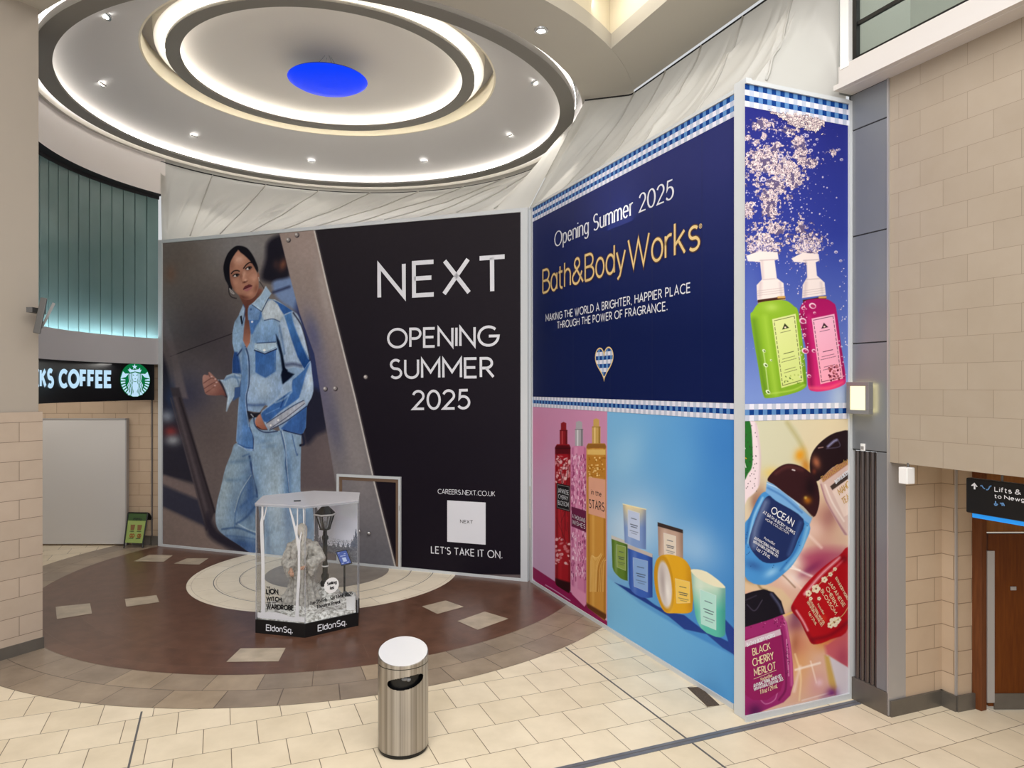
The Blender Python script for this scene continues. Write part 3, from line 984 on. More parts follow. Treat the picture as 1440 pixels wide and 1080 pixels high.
def lettering(mb, place, s, width, cap, weight, track=0.22, serif=0.0, x0=0.0, y0=0.0, slope=0.0, space=0.36, grow=0.0):
    """place(x, y) -> 3d. Text runs x0 .. x0+width, rising by slope*x"""
    out, w = text_layout(s, track, space)
    k = width / max(w, 1e-6)
    pen = weight * cap / 2
    if serif > 0:
        hw = lambda dx, dy: (pen * (serif + (1 - serif) * abs(dy) ** 1.3)) + grow
    else:
        hw = lambda dx, dy: pen + grow
    base = mb
    for x, strokes, wd in out:
        mb = base.word(wd) if isinstance(base, TextMB) else base
        for pl in strokes:
            pts = [(x0 + (x + a) * k, y0 + b * cap + slope * (x + a) * k) for a, b in pl]
            strip(mb, place, pts, hw)
            if serif > 0:
                for e, o in ((0, 1), (-1, -2)):
                    p = Vector(pts[e]); d = (Vector(pts[o]) - p)
                    if d.length > 0 and abs(d.y) > 0.75 * d.length and d.length > 0.2 * cap:
                        sgn = 1 if d.y > 0 else -1
                        q = [(p.x - pen * 1.25, p.y + sgn * pen * .2), (p.x + pen * 1.25, p.y + sgn * pen * .2)]
                        strip(mb, place, q, lambda dx, dy: pen * 0.32 + grow)


def text_px(mb, pl, s, bl, brt, tl, weight, off=0.004, track=0.22, serif=0.0, space=0.36, grow=0.0):
    a = pl.hit(*bl); b = pl.hit(*brt); t = pl.hit(*tl)
    cap = t[1] - a[1]
    if abs(b[0] - a[0]) < 1e-6: return
    d = Vector((b[0] - a[0], b[1] - a[1])); L = d.length; d.normalize()
    nrm = Vector((-d.y, d.x))
    capn = Vector((t[0] - a[0], t[1] - a[1])).dot(nrm)

    def place(x, y):
        q = Vector(a) + d * x + nrm * y
        return pl.pos(q.x, q.y, off)
    lettering(mb, place, s, L, capn, weight, track, serif, space=space, grow=grow)


M['ink_white'] = mat('white_vinyl', S(226, 226, 232), 0.5)
M['ink_black'] = mat('black_vinyl', S(16, 15, 17), 0.5)
M['gold'] = mat('gold_vinyl', S(238, 206, 142), 0.4, 0.05)
M['gold_dark'] = mat('gold_shadow_vinyl', S(88, 58, 40), 0.5)

PN = Plane((-6.807, 13.78, 0), (0.942, -0.335, 0))
PL = Plane(st(4.568, -10.27), D_)
PS = Plane(st(4.568, -5.256), E_)
ZT = 5.90


def panel_box(pl, u0, u1, z0, z1, o0, o1, name, material, parent, bevel=0.0):
    m = MB()
    a, b = pl.pos(u0, z0, o0), pl.pos(u1, z0, o0)
    c, d = pl.pos(u1, z0, o1), pl.pos(u0, z0, o1)
    up = Vector((0, 0, z1 - z0))
    m.hexa([d, c, b, a, d + up, c + up, b + up, a + up])
    return m.build(name, material, parent, bevel=bevel, fix=True)


def pxbox(pl, x0, y0, x1, y1, o0, o1, name, material, parent, bevel=0.0):
    u0, za = pl.hit(x0, y0); u1, zb = pl.hit(x1, y1)
    return panel_box(pl, u0, u1, min(za, zb), max(za, zb), o0, o1, name, material, parent, bevel)


# --- fashion hoarding
hn = thing('hoarding', PN.pos(3.7, 0), 'wide dark hoarding with a denim clad woman and white NEXT lettering', 'hoarding')
LN = 7.49
uL = PN.hit(228.5, 500)[0]; uR = PN.hit(732.5, 500)[0]
panel_box(PN, -0.04, LN, 0.0, 5.93, -0.09, -0.004, 'board', M['frame_white'], hn)
panel_box(PN, -0.05, uL, 0.0, 5.93, -0.004, 0.02, 'frame', M['frame_white'], hn, 0.003)
panel_box(PN, uR, LN, 0.0, 5.93, -0.004, 0.02, 'frame', M['frame_white'], hn, 0.003)
panel_box(PN, uL, uR, 5.865, 5.93, -0.004, 0.02, 'frame', M['frame_white'], hn, 0.003)
panel_box(PN, uL, uR, 0.0, 0.045, -0.004, 0.02, 'frame', M['frame_white'], hn, 0.003)
for s, a, b, c, w, tr in (('NEXT', (533.5, 418.3), (710, 408.5), (533.5, 373.6), 0.135, 0.28),
                    ('OPENING', (546, 488.3), (698, 485.5), (546, 463.5), 0.145, 0.20),
                    ('SUMMER', (549, 531.5), (694, 530.0), (549, 506.5), 0.145, 0.20),
                    ('2025', (581.5, 575), (660, 574.0), (581.5, 550.3), 0.145, 0.20),
                    ('CAREERS.NEXT.CO.UK', (616, 694.0), (696, 697.7), (616, 687.7), 0.12, 0.17),
                    ("LET'S TAKE IT ON.", (606.7, 777.5), (706.5, 785), (606.7, 768.3), 0.14, 0.24)):
    m = TextMB(); text_px(m, PN, s, a, b, c, w, 0.003, tr, space=0.42 if ' ' in s else .36)
    m.build('lettering', M['ink_white'], hn)
m = MB(); m.quad(*[PN.px(x, y, 0.003) for x, y in ((629, 761.7), (683, 766), (683, 706.7), (629, 703.5))]); m.build('white_square', M['ink_white'], hn)
m = TextMB(); text_px(m, PN, 'NEXT', (647.5, 735.3), (665, 736.3), (647.5, 731.0), 0.16, 0.005, 0.25); m.build('lettering', M['ink_black'], hn)

# --- long soap and candle hoarding
LB = 10.27 - 5.49
hb = thing('hoarding', PL.pos(2.4, 0), 'long slanted hoarding with gold lettering, three spray bottles and a heap of candles', 'hoarding')
panel_box(PL, 0.05, LB + 0.01, 0.0, 5.92, -0.09, -0.004, 'board', M['frame_white'], hb)
panel_box(PL, -0.02, 0.045, 0.0, 5.92, -0.06, 0.015, 'frame', M['frame_white'], hb)
panel_box(PL, 0.045, LB, 0.0, 0.05, -0.004, 0.012, 'frame', M['frame_white'], hb)
panel_box(PL, 0.045, LB, ZT, 5.935, -0.004, 0.012, 'frame', M['frame_white'], hb)
panel_box(PL, LB + 0.062, LB + 0.231, 0.0, 5.96, -0.012, 0.058, 'corner_post', M['frame_white'], hb, 0.004)
for s, a, b, c, w, se, mt, tr, gr, off in (
        ('Opening Summer 2025', (780.5, 347), (947, 278.5), (780.5, 327.5), 0.155, 0.45, 'ink_white', 0.20, 0, .004),
        ('Bath&Body Works', (764.0, 412), (983, 349.5), (764.0, 380.5), 0.105, 0, 'gold_dark', 0.14, 0.011, .004),
        ('Bath&Body Works', (764.0, 412), (983, 349.5), (764.0, 380.5), 0.095, 0, 'gold', 0.14, 0, .007),
        ('MAKING THE WORLD A BRIGHTER, HAPPIER PLACE', (768, 452.0), (971, 410.7), (768, 443), 0.15, 0, 'ink_white', 0.25, 0, .004),
        ('THROUGH THE POWER OF FRAGRANCE.', (784, 462), (939, 436), (784, 453.0), 0.15, 0, 'ink_white', 0.25, 0, .004)):
    m = TextMB(); text_px(m, PL, s, a, b, c, w, off, tr, se, space=0.05 if 'Bath' in s else .42, grow=gr)
    m.build('lettering', M[mt], hb)
m = MB()
u_, z_ = PL.hit(985.5, 318)
pl_place = lambda x, y: PL.pos(u_ + x, z_ + y, .004)
strip(m, pl_place, [(0.022 * math.cos(k * PI / 8), .022 * math.sin(k * PI / 8)) for k in range(17)], lambda a, b: .003)
lettering(m, pl_place, 'R', 0.014, 0.024, 0.2, x0=-.007, y0=-.012); m.build('lettering', M['gold'], hb)

# --- short soap hoarding
LS = 1.29
hs2 = thing('hoarding', PS.pos(0.65, 0), 'narrow end hoarding with two pump soap bottles and four small gel bottles', 'hoarding')
uS0 = PS.hit(1047.3, 500)[0]; uS1 = PS.hit(1192.6, 500)[0]
panel_box(PS, 0.02, LS, 0.0, 5.93, -0.09, -0.004, 'board', M['frame_white'], hs2)
panel_box(PS, uS1, LS, 0.0, 5.93, -0.004, 0.02, 'frame', M['frame_white'], hs2)
panel_box(PS, uS0, uS1, 0.0, 0.055, -0.004, 0.02, 'frame', M['frame_white'], hs2)
panel_box(PS, uS0, uS1, ZT - .005, 5.935, -0.004, 0.02, 'frame', M['frame_white'], hs2)

# gingham trims, one flat coloured cell per check
M['ink'] = attr_mat('printed_ink', 0.5, 0.12)
M['ink_matt'] = attr_mat('printed_ink_matt', 0.6, 0.2)


def colored_grid(name, verts, faces, cols, material, parent, domain='CORNER'):
    org = root_origin(parent)
    me = bpy.data.meshes.new(name)
    v = np.asarray(verts, dtype=np.float32) - np.array(org, dtype=np.float32)
    f = np.asarray(faces, dtype=np.int32)
    nf = len(f)
    me.vertices.add(len(v)); me.vertices.foreach_set('co', v.ravel())
    me.loops.add(nf * 4); me.loops.foreach_set('vertex_index', f.ravel())
    me.polygons.add(nf); me.polygons.foreach_set('loop_start', np.arange(0, nf * 4, 4, dtype=np.int32))
    try: me.polygons.foreach_set('loop_total', np.full(nf, 4, dtype=np.int32))
    except Exception: pass
    me.update(calc_edges=True)
    ca = me.color_attributes.new('ink', 'FLOAT_COLOR', domain)
    c = np.asarray(cols, dtype=np.float32)
    if c.shape[1] == 3: c = np.c_[c, np.ones(len(c), dtype=np.float32)]
    ca.data.foreach_set('color', c.ravel())
    me.materials.append(material)
    o = bpy.data.objects.new(name, me); o.parent = parent; COL.objects.link(o)
    return o


DK0, DK1 = S(8, 58, 130), S(92, 136, 190)
LT0, LT1 = S(226, 224, 236), S(188, 194, 212)


def gingham(pl, u0, u1, z1, rows, cell, parent, off=0.0025, phase=0):
    vs = []; fs = []; cs = []
    n = int((u1 - u0) / cell) + 1
    for i in range(n):
        a = u0 + i * cell; b = min(u0 + (i + 1) * cell, u1)
        if b <= a: continue
        for j, dark in enumerate(rows):
            z = z1 - j * cell
            k = len(vs)
            vs += [pl.pos(a, z - cell, off), pl.pos(b, z - cell, off), pl.pos(b, z, off), pl.pos(a, z, off)]
            fs.append((k, k + 1, k + 2, k + 3))
            odd = (i + phase) % 2
            c = (DK1 if odd else DK0) if dark else (LT1 if odd else LT0)
            cs += [c[:3]] * 4
    return colored_grid('gingham_trim', [tuple(p) for p in vs], fs, cs, M['ink'], parent)


gingham(PL, 0.047, LB, 5.895, (1, 0, 1, 0), 0.0525, hb)
gingham(PL, 0.047, LB, 2.935, (0, 1, 0), 0.0525, hb, phase=1)
gingham(PS, uS0, uS1, 5.895, (1, 0, 1, 0), 0.0525, hs2)
gingham(PS, uS0, uS1, 2.935, (0, 1, 0), 0.0525, hs2, phase=1)
# heart emblem
hu, hz_ = PL.hit(850, 511); hw_ = (PL.hit(863, 511)[0] - PL.hit(838, 511)[0]) / 2
htop = PL.hit(850, 489)[1]; hbot = PL.hit(850, 534.5)[1]
hpts = []
for k in range(48):
    a = 2 * PI * k / 48
    x = 16 * math.sin(a) ** 3 / 16; y = (13 * math.cos(a) - 5 * math.cos(2 * a) - 2 * math.cos(3 * a) - math.cos(4 * a))
    hpts.append((x * hw_, (htop + hbot) / 2 + (y + 2.5) / 29 * (htop - hbot)))
import itertools
vs = []; fs = []; cs = []
cell = 0.052


def inside(p, poly):
    c = False; n = len(poly)
    for i in range(n):
        a, b = poly[i], poly[i - 1]
        if (a[1] > p[1]) != (b[1] > p[1]) and p[0] < (b[0] - a[0]) * (p[1] - a[1]) / (b[1] - a[1]) + a[0]: c = not c
    return c


g = cell / 8
nx = int(2 * hw_ / g) + 2; nz_ = int((htop - hbot) / g) + 2
for i in range(nx):
    for j in range(nz_):
        x = -hw_ + i * g; z = hbot + j * g
        if inside((x + g / 2, z + g / 2), hpts):
            k = len(vs)
            vs += [tuple(PL.pos(hu + x + dx, z + dz, .004)) for dx, dz in ((0, 0), (g, 0), (g, g), (0, g))]
            fs.append((k, k + 1, k + 2, k + 3))
            dark = int(math.floor(z / cell)) % 2 == 0; odd = int(math.floor((x + 5) / cell)) % 2
            cs += [((DK1 if odd else DK0) if dark else (LT1 if odd else LT0))[:3]] * 4
colored_grid('heart_emblem', vs, fs, cs, M['ink'], hb)
m = MB(); strip(m, lambda x, y: PL.pos(hu + x, y, .006), hpts + [hpts[0]], lambda a, b: 0.009); m.build('heart_outline', M['gold'], hb)


# ------------------------------------------------------------------ cream dust sheets
m_, nt, p = new_mat('calico_sheet')
out = [n for n in nt.nodes if n.type == 'OUTPUT_MATERIAL'][0]
p.inputs['Base Color'].default_value = S(204, 202, 197); p.inputs['Roughness'].default_value = 0.9; p.inputs['Specular IOR Level'].default_value = 0.1
tr = nt.nodes.new('ShaderNodeBsdfTranslucent'); tr.inputs[0].default_value = S(235, 232, 224)
mx = nt.nodes.new('ShaderNodeMixShader'); mx.inputs[0].default_value = 0.35
nt.links.new(p.outputs[0], mx.inputs[1]); nt.links.new(tr.outputs[0], mx.inputs[2]); nt.links.new(mx.outputs[0], out.inputs[0])
M['sheet'] = m_


def path_sample(pts, n):
    pts = [Vector(p) for p in pts]
    d = [0.0]
    for a, b in zip(pts, pts[1:]): d.append(d[-1] + (b - a).length)
    out = []
    for i in range(n):
        t = d[-1] * i / (n - 1)
        k = 0
        while k < len(d) - 2 and d[k + 1] < t: k += 1
        f = (t - d[k]) / max(d[k + 1] - d[k], 1e-9)
        out.append(pts[k].lerp(pts[k + 1], min(max(f, 0), 1)))
    return out


def sheet(top, bot, label, nseam, name, seed, sag=0.10, diag=1.0, dirn=1):
    n, mrow = 520, 48
    T = path_sample(top, n) if not callable(top) else [top(i / (n - 1)) for i in range(n)]
    B = path_sample(bot, n) if not callable(bot) else [bot(i / (n - 1)) for i in range(n)]
    r = random.Random(seed)
    waves = [(r.uniform(1.2, 2.6) * nseam, r.uniform(-1.2, 1.2) + dirn * diag, r.uniform(0, 6.28), r.uniform(.3, 1)) for _ in range(5)]
    creases = []
    for k in range(nseam):
        for _ in range(4):
            a0 = (k + r.uniform(.05, 1.0)) / nseam
            creases.append((a0, -dirn * r.uniform(.2, .9) / nseam, r.uniform(.012, .03), r.uniform(-.05, .07), r.uniform(.0, .35), r.uniform(.65, 1.0)))
    verts = []
    for i in range(n):
        a = i / (n - 1)
        t = T[i]; b = B[i]
        tang = (T[min(i + 1, n - 1)] - T[max(i - 1, 0)]).normalized()
        dn = (b - t)
        nor = tang.cross(dn).normalized()
        if nor.y > 0: nor = -nor
        ph = (a * nseam) % 1.0
        for j in range(mrow):
            q = j / (mrow - 1)
            p = t.lerp(b, q)
            env = math.sin(PI * min(max(q, 0), 1)) ** 0.6
            d = 0.0
            for fx, fq, f0, am in waves: d += .012 * am * math.sin(2 * PI * (fx * a + fq * q) + f0)
            for a0, sl, w, h, q0, q1 in creases:
                x = (a - a0 - sl * q) * nseam / .9
                if abs(x) < .25 and q0 < q < q1:
                    e2 = math.sin(PI * (q - q0) / (q1 - q0))
                    d += h * e2 * math.exp(-(x / (w * 2.2)) ** 2)
            d = (d * env - sag * env * 0.5 - 0.06 * (1 - (2 * ph - 1) ** 2) * env) * min(1.0, a / .025, (1 - a) / .025)
            verts.append(tuple(p + nor * d))
    faces = []
    for i in range(n - 1):
        for j in range(mrow - 1):
            faces.append((i * mrow + j, i * mrow + j + 1, (i + 1) * mrow + j + 1, (i + 1) * mrow + j))
    c = (T[n // 2] + B[n // 2]) / 2
    o = thing(name, c, label, 'dust sheet')
    mb = MB(); mb.add(verts, faces); mb.build('cloth', M['sheet'], o, smooth=True)
    mb = MB()
    step = [T[i] + Vector((0, 0, 0.0)) for i in range(0, n, 8)] + [T[-1]]
    mb.tube([tuple(p) for p in step], 0.012, 6); mb.build('top_batten', M['dark_gap'], o)
    # stitched seams standing proud
    for k in range(1, nseam):
        i = int(n * k / nseam)
        pts = [Vector(verts[i * mrow + j]) for j in range(0, mrow, 3)]
        mb = MB(); mb.tube([tuple(p + Vector((0, -0.012, 0))) for p in pts], 0.012, 6); mb.build('seam', M['sheet'], o, smooth=True)
    return o


def arc_top(a):
    ang = math.radians(152.0 + (-12.7 - 152.0) * a)
    r = 4.30
    return Vector((CX + r * math.cos(ang), CY + r * math.sin(ang), 7.49))


A_ = PN.pos(-0.02, 5.93, -0.05); B_ = PN.pos(LN, 5.93, -0.05)
sheet(arc_top, [A_, B_], 'cream seamed dust sheet hung from the round dome edge down to the dark hoarding', 11, 'dust_sheet', 3)
tp = [(1.13, 10.92, 7.49), (1.80, 10.74, 7.50), st(5.765, -5.2, 7.50)]
bt = [PL.pos(-0.25, 5.93, -0.05), PL.pos(LB + 0.2, 5.95, -0.05), PS.pos(LS - 0.06, 5.93, -0.05)]
sheet(tp, bt, 'cream slanting dust sheet between the straight soffit and the gingham topped hoarding', 6, 'dust_sheet', 11, sag=0.16, diag=1.4, dirn=1)

# area lamps added behind the hoardings to brighten the dust sheets
for loc, tgt, sx, sy, pw in ((PN.pos(3.6, 5.0, -1.4), PN.pos(3.6, 7.0, -2.0), 6, .8, 60), (st(5.3, -7.6, 5.2), st(5.0, -7.6, 7.0), .6, 4, 20)):
    area_light('sheet_backlight', loc, tgt, sx, sy, pw, (1, .98, .95))

# ------------------------------------------------------------------ litter bin
BX, BY, BR = -0.933, 6.10, 0.213
bn = thing('litter_bin', (BX, BY, 0), 'round brushed stainless steel litter bin with slanted top on the pale tiles', 'bin')
m_, nt, p = new_mat('brushed_stainless')
p.inputs['Metallic'].default_value = 0.95; p.inputs['Roughness'].default_value = 0.34
tc = nt.nodes.new('ShaderNodeTexCoord'); mp = nt.nodes.new('ShaderNodeMapping'); mp.inputs['Scale'].default_value = (22, 22, 0.15)
nz = nt.nodes.new('ShaderNodeTexNoise'); nz.inputs['Scale'].default_value = 1.2; nz.inputs['Detail'].default_value = 3
cr = nt.nodes.new('ShaderNodeValToRGB'); cr.color_ramp.elements[0].position = .35; cr.color_ramp.elements[1].position = .68
cr.color_ramp.elements[0].color = S(140, 134, 128); cr.color_ramp.elements[1].color = S(200, 196, 192)
nt.links.new(tc.outputs['Object'], mp.inputs[0]); nt.links.new(mp.outputs[0], nz.inputs['Vector']); nt.links.new(nz.outputs['Fac'], cr.inputs[0]); nt.links.new(cr.outputs[0], p.inputs['Base Color'])
M['steel'] = m_
M['steel_top'] = mat('polished_steel_lid', S(232, 232, 234), 0.32, 0.45)
NB = 96
# mouth cut into the body wall: leave out the quads inside the opening
ROW = 150; HB = 0.745
mouth_a = math.atan2(-BY, -BX) + 0.115
def in_mouth(a, z):
    da = (a - mouth_a + PI) % (2 * PI) - PI
    x = da * BR / 0.166
    if abs(x) >= 1: return False
    mid = 0.638 + 0.0176 * x; q = math.sqrt(1 - x * x)
    return mid - 0.056 * q < z < mid + 0.0495 * q ** .7
v = []; f = []
for i in range(NB * 4):
    a = 2 * PI * i / (NB * 4)
    for j in range(ROW + 1):
        v.append((BX + BR * math.cos(a), BY + BR * math.sin(a), 0.03 + (HB - 0.03) * j / ROW))
for i in range(NB * 4):
    k = (i + 1) % (NB * 4); am = 2 * PI * (i + .5) / (NB * 4)
    for j in range(ROW):
        zc_ = 0.03 + (HB - 0.03) * (j + .5) / ROW
        if in_mouth(am, zc_): continue
        f.append((i * (ROW + 1) + j, k * (ROW + 1) + j, k * (ROW + 1) + j + 1, i * (ROW + 1) + j + 1))
m = MB(); m.add(v, f); m.build('body', M['steel'], bn, smooth=True)
m = MB(); m.lathe([(0.001, 0.0), (BR - .012, 0.0), (BR - .008, 0.03), (0.001, 0.03)], (BX, BY, 0), NB); m.build('base', M['black'], bn)
m = MB(); m.lathe([(BR - .03, 0.03), (BR - 0.03, HB - .01), (0.001, HB - .01)], (BX, BY, 0), 64); m.build('liner', M['black'], bn)
m = MB(); m.lathe([(BR + .0015, 0.028), (BR + .0015, 0.036)], (BX, BY, 0), NB); m.build('base_ring', M['black'], bn)
m = MB(); m.lathe([(BR - .004, HB), (BR - .004, HB + .006)], (BX, BY, 0), NB); m.build('joint', M['black'], bn)
v = []; f = []
tilt = Vector((-BX, -BY)).normalized()
for i in range(NB):
    a = 2 * PI * i / NB
    x = math.cos(a); y = math.sin(a)
    s_ = x * tilt.x + y * tilt.y       # towards viewer
    zt = 0.827 - 0.052 * s_
    v += [(BX + BR * x, BY + BR * y, HB + .006), (BX + BR * x, BY + BR * y, zt), (BX + (BR - .006) * x, BY + (BR - .006) * y, zt + .003)]
for i in range(NB):
    k = (i + 1) % NB
    f += [(3 * i, 3 * k, 3 * k + 1, 3 * i + 1), (3 * i + 1, 3 * k + 1, 3 * k + 2, 3 * i + 2)]
m = MB(); m.add(v, f); m.build('lid_band', M['steel'], bn, smooth='auto')
m = MB(); m.add([v[3 * i + 2] for i in range(NB)], [tuple(range(NB))]); m.build('lid_top', M['steel_top'], bn)
rb = MB(); c_ = Vector((BX, BY, .665)) + Vector((tilt.x, tilt.y, 0)) * 0.17
rb.ball(c_ + Vector((.01, 0, -.005)), (.035, .02, .02), 12, 8); rb.ball(c_ + Vector((.045, 0, -.012)), (.02, .02, .018), 10, 7)
rb.build('crumpled_wrapper', mat('grey_wrapper', S(120, 120, 122), 0.5), bn)

# ------------------------------------------------------------------ A board
M['snack'] = mat('brown_snack_print', S(150, 92, 40), 0.5); M['capt'] = mat('dark_caption', S(60, 76, 40), .5)
ab = thing('menu_board', floor_pt(190, 769), 'small folding green menu board with drinks and snacks by the coffee shop', 'menu board')
fb = [floor_pt(174.5, 770.5), floor_pt(200.5, 771)]
yq = fb[0].y
def abp(px, py, Y): return at(px, py, Y)
front = [abp(175, 763, yq), abp(201, 764, yq), abp(208, 721.5, yq + .16), abp(180.5, 721, yq + .16)]
mboard = MB()
nrm = Vector((0, -1, .3)).normalized()
mboard.add([tuple(p) for p in front] + [tuple(p + Vector((0, .02, 0))) for p in front], [(0, 1, 2, 3), (7, 6, 5, 4), (0, 4, 5, 1), (1, 5, 6, 2), (2, 6, 7, 3), (3, 7, 4, 0)])
mboard.build('front_panel', mat('green_menu_sheet', S(150, 170, 92), 0.5), ab)
top_m = [front[3].lerp(front[0], k) for k in (0, .26)] + [front[2].lerp(front[1], k) for k in (.26, 0)]
mm = MB(); mm.quad(*[tuple(p + nrm * .004) for p in (top_m[1], top_m[2], top_m[3], top_m[0])]); mm.build('dark_heading', mat('dark_green_heading', S(58, 86, 40), 0.5), ab)
def onf(u, v, o=.006):
    return (front[0].lerp(front[1], u)).lerp(front[3].lerp(front[2], u), v) + nrm * o
mm = TextMB()
lettering(mm, lambda x, y: onf(x, y), 'menu', 0.40, 0.10, 0.2, x0=.32, y0=.755); mm.build('lettering', M['ink_black'], ab)
M['drink'] = mat('brown_drink_print', S(128, 92, 54), 0.5)
for u in (.34, .70):
    mm = MB(); mm.quad(onf(u - .10, .42), onf(u + .08, .42), onf(u + .11, .60), onf(u - .13, .60))
    mm.build('drink_picture', M['drink'], ab)
for u, cc in ((.30, 0), (.42, 0), (.70, 0), (.78, 0)):
    mm = MB(); strip(mm, lambda x, y: onf(x, y), [(u + .055 * math.cos(k * PI / 6), .24 + .05 * math.sin(k * PI / 6)) for k in range(13)], lambda a, b: .02)
    mm.build('snack_picture', M['snack'], ab)
for u in (.2, .58):
    for v_ in (.37, .14):
        mm = MB(); mm.quad(onf(u, v_), onf(u + .24, v_), onf(u + .24, v_ + .02), onf(u, v_ + .02)); mm.build('caption_line', M['capt'], ab)
fr = MB()
for p, q in ((front[0], front[3]), (front[1], front[2]), (front[3], front[2])):
    fr.tube([tuple(p + nrm * .004), tuple(q + nrm * .004)], 0.013, 8)
fr.build('front_frame', M['black'], ab)
for p, q in ((front[0], fb[0]), (front[1], fb[1])):
    m = MB(); m.tube([tuple(p), (p.x * .999, p.y - .025, 0.005)], .014, 8); m.build('foot', M['black'], ab)
back = [Vector((front[0].x + .0, yq + .62, .0)), Vector((front[1].x + .19, yq + .56, 0.0))]
m = MB(); m.add([tuple(front[3] + Vector((0, .02, 0))), tuple(front[2] + Vector((0, .02, 0))), tuple(back[1] + Vector((0, 0, .005))), tuple(back[0] + Vector((0, 0, .005))),
                 tuple(front[3] + Vector((0, .05, 0))), tuple(front[2] + Vector((0, .05, 0))), tuple(back[1] + Vector((0, .03, .005))), tuple(back[0] + Vector((0, .03, .005)))],
                [(0, 1, 2, 3), (7, 6, 5, 4), (0, 4, 5, 1), (1, 5, 6, 2), (2, 6, 7, 3), (3, 7, 4, 0)]); m.build('back_panel', M['black'], ab)

# ------------------------------------------------------------------ direction sign lettering
PH = Plane(st(5.965, -6.0), D_)
for s, a, b, c in (('Lifts & Stairs', (1399.2, 690.8), (1474, 700.5), (1399.2, 684.8)), ('to Newgate St', (1399.0, 699.8), (1476, 710.5), (1399, 695.0))):
    m = TextMB(); text_px(m, PH, s, a, b, c, 0.19, 0.003, 0.20, space=.3); m.build('lettering', M['ink_white'], hs)
m = MB()
def php(x, y): return PH.px(1355 + x / 13.5, 665 + y / 13.5, .003)
m.add([tuple(php(*q)) for q in ((210, 185), (272, 262), (250, 268), (228, 240), (232, 312), (198, 310), (196, 240), (165, 250), (148, 236))], [(0, 8, 7, 6, 3, 2, 1), (6, 5, 4, 3)])
m.build('arrow', M['ink_white'], hs)
M['ink_blue'] = mat('pale_blue_vinyl', S(96, 140, 190), .5)
m = MB()
for pts in ([(325, 250), (350, 235), (385, 290), (412, 300)], [(432, 318), (470, 318), (505, 255), (535, 245)], [(612, 535), (614, 580), (640, 600), (655, 590)], [(596, 580), (592, 605), (620, 618), (645, 604)], [(700, 585), (722, 570), (728, 600)], [(745, 565), (742, 600), (735, 625)], [(750, 570), (770, 600), (780, 630)]):
    m = MB()
    for a, b in zip(pts, pts[1:]):
        A = php(*a); B = php(*b); d = (B - A).normalized(); nn = d.cross(PH.N) * 0.005
        m.quad(A - nn, B - nn, B + nn, A + nn)
    m.build('symbol', M['ink_blue'], hs)

# ------------------------------------------------------------------ coffee sign letters and emblem
M['sign_white'] = emit_mat('sign_letter_glow', (0.55, 0.80, 1.0, 1), 0.95)
M['sign_green'] = emit_mat('sign_green_glow', (0.004, 0.17, 0.05, 1), 0.9)
RS = 4.262


def drum_uv(px, py):
    d = ray(px, py); a = d.x * d.x + d.y * d.y
    b = -2 * (d.x * CX + d.y * CY); c = CX * CX + CY * CY - RS * RS
    k = (-b + math.sqrt(b * b - 4 * a * c)) / (2 * a)
    p = d * k
    return math.atan2(p.y - CY, p.x - CX), EYE + p.z


def on_drum(x, z, off=0.0):
    """x = arc metres measured clockwise (left to right) from angle 180"""
    a = PI - x / RS
    return Vector((CX + (RS - off) * math.cos(a), CY + (RS - off) * math.sin(a), z))


def drum_x(px, py):
    a, z = drum_uv(px, py)
    if a < 0: a += 2 * PI
    return (PI - a) * RS, z


xa, za = drum_x(74, 543); xb, zb = drum_x(156, 543)
xk, _ = drum_x(68.5, 542)
ztop = drum_x(110, 522.5)[1]; zbot = drum_x(110, 543.0)[1]
cap = ztop - zbot
m = TextMB(); lettering(m, lambda x, y: on_drum(x, zbot + y, .004), 'COFFEE', xb - drum_x(84, 542)[0], cap, 0.30, .30, x0=drum_x(84, 542)[0]); m.build('lettering', M['sign_white'], sg)
xs1 = drum_x(74, 542)[0]; wfull = (xb - drum_x(84, 542)[0])
m = TextMB(); lettering(m, lambda x, y: on_drum(x, zbot + y, .004), 'STARBUCKS', wfull * 1.72, cap, 0.30, .30, x0=xs1 - wfull * 1.72); m.build('lettering', M['sign_white'], sg)
ex, ez = drum_x(189.5, 534); er = (drum_x(210.5, 534)[0] - drum_x(168.5, 534)[0]) / 2
ez = (drum_x(189.5, 510.5)[1] + drum_x(189.5, 558)[1]) / 2
ery = (drum_x(189.5, 510.5)[1] - drum_x(189.5, 558)[1]) / 2


def em(x, y, o=.008): return on_drum(ex + x * er, ez + y * ery, o)


m = MB(); m.add([em(0, 0, .005)] + [em(math.cos(2 * PI * k / 48), math.sin(2 * PI * k / 48), .005) for k in range(48)], [(0, 1 + k, 1 + (k + 1) % 48) for k in range(48)])
m.build('emblem_disc', M['sign_green'], sg)
m = MB()
CIN = lambda px, py: ((px - 460) / 335.0, -(py - 525) / 372.0)   # emblem crop to unit disc
def epoly(pts, o=.009): m.add([tuple(em(*CIN(*p), o)) for p in pts], [tuple(range(len(pts)))])
star = []
for k in range(10):
    r = 62 if k % 2 == 0 else 26; a = -PI / 2 + k * PI / 5
    star.append((450 + r * math.cos(a), 238 + r * math.sin(a)))
for k in range(1, 10, 2): epoly([star[k], star[(k + 1) % 10], star[(k + 2) % 10], (450, 238)])
epoly([(295, 300), (330, 300), (335, 262), (375, 300), (440, 300), (455, 315), (470, 300), (535, 290), (570, 250), (572, 300), (605, 295), (575, 358), (460, 338), (345, 365)])
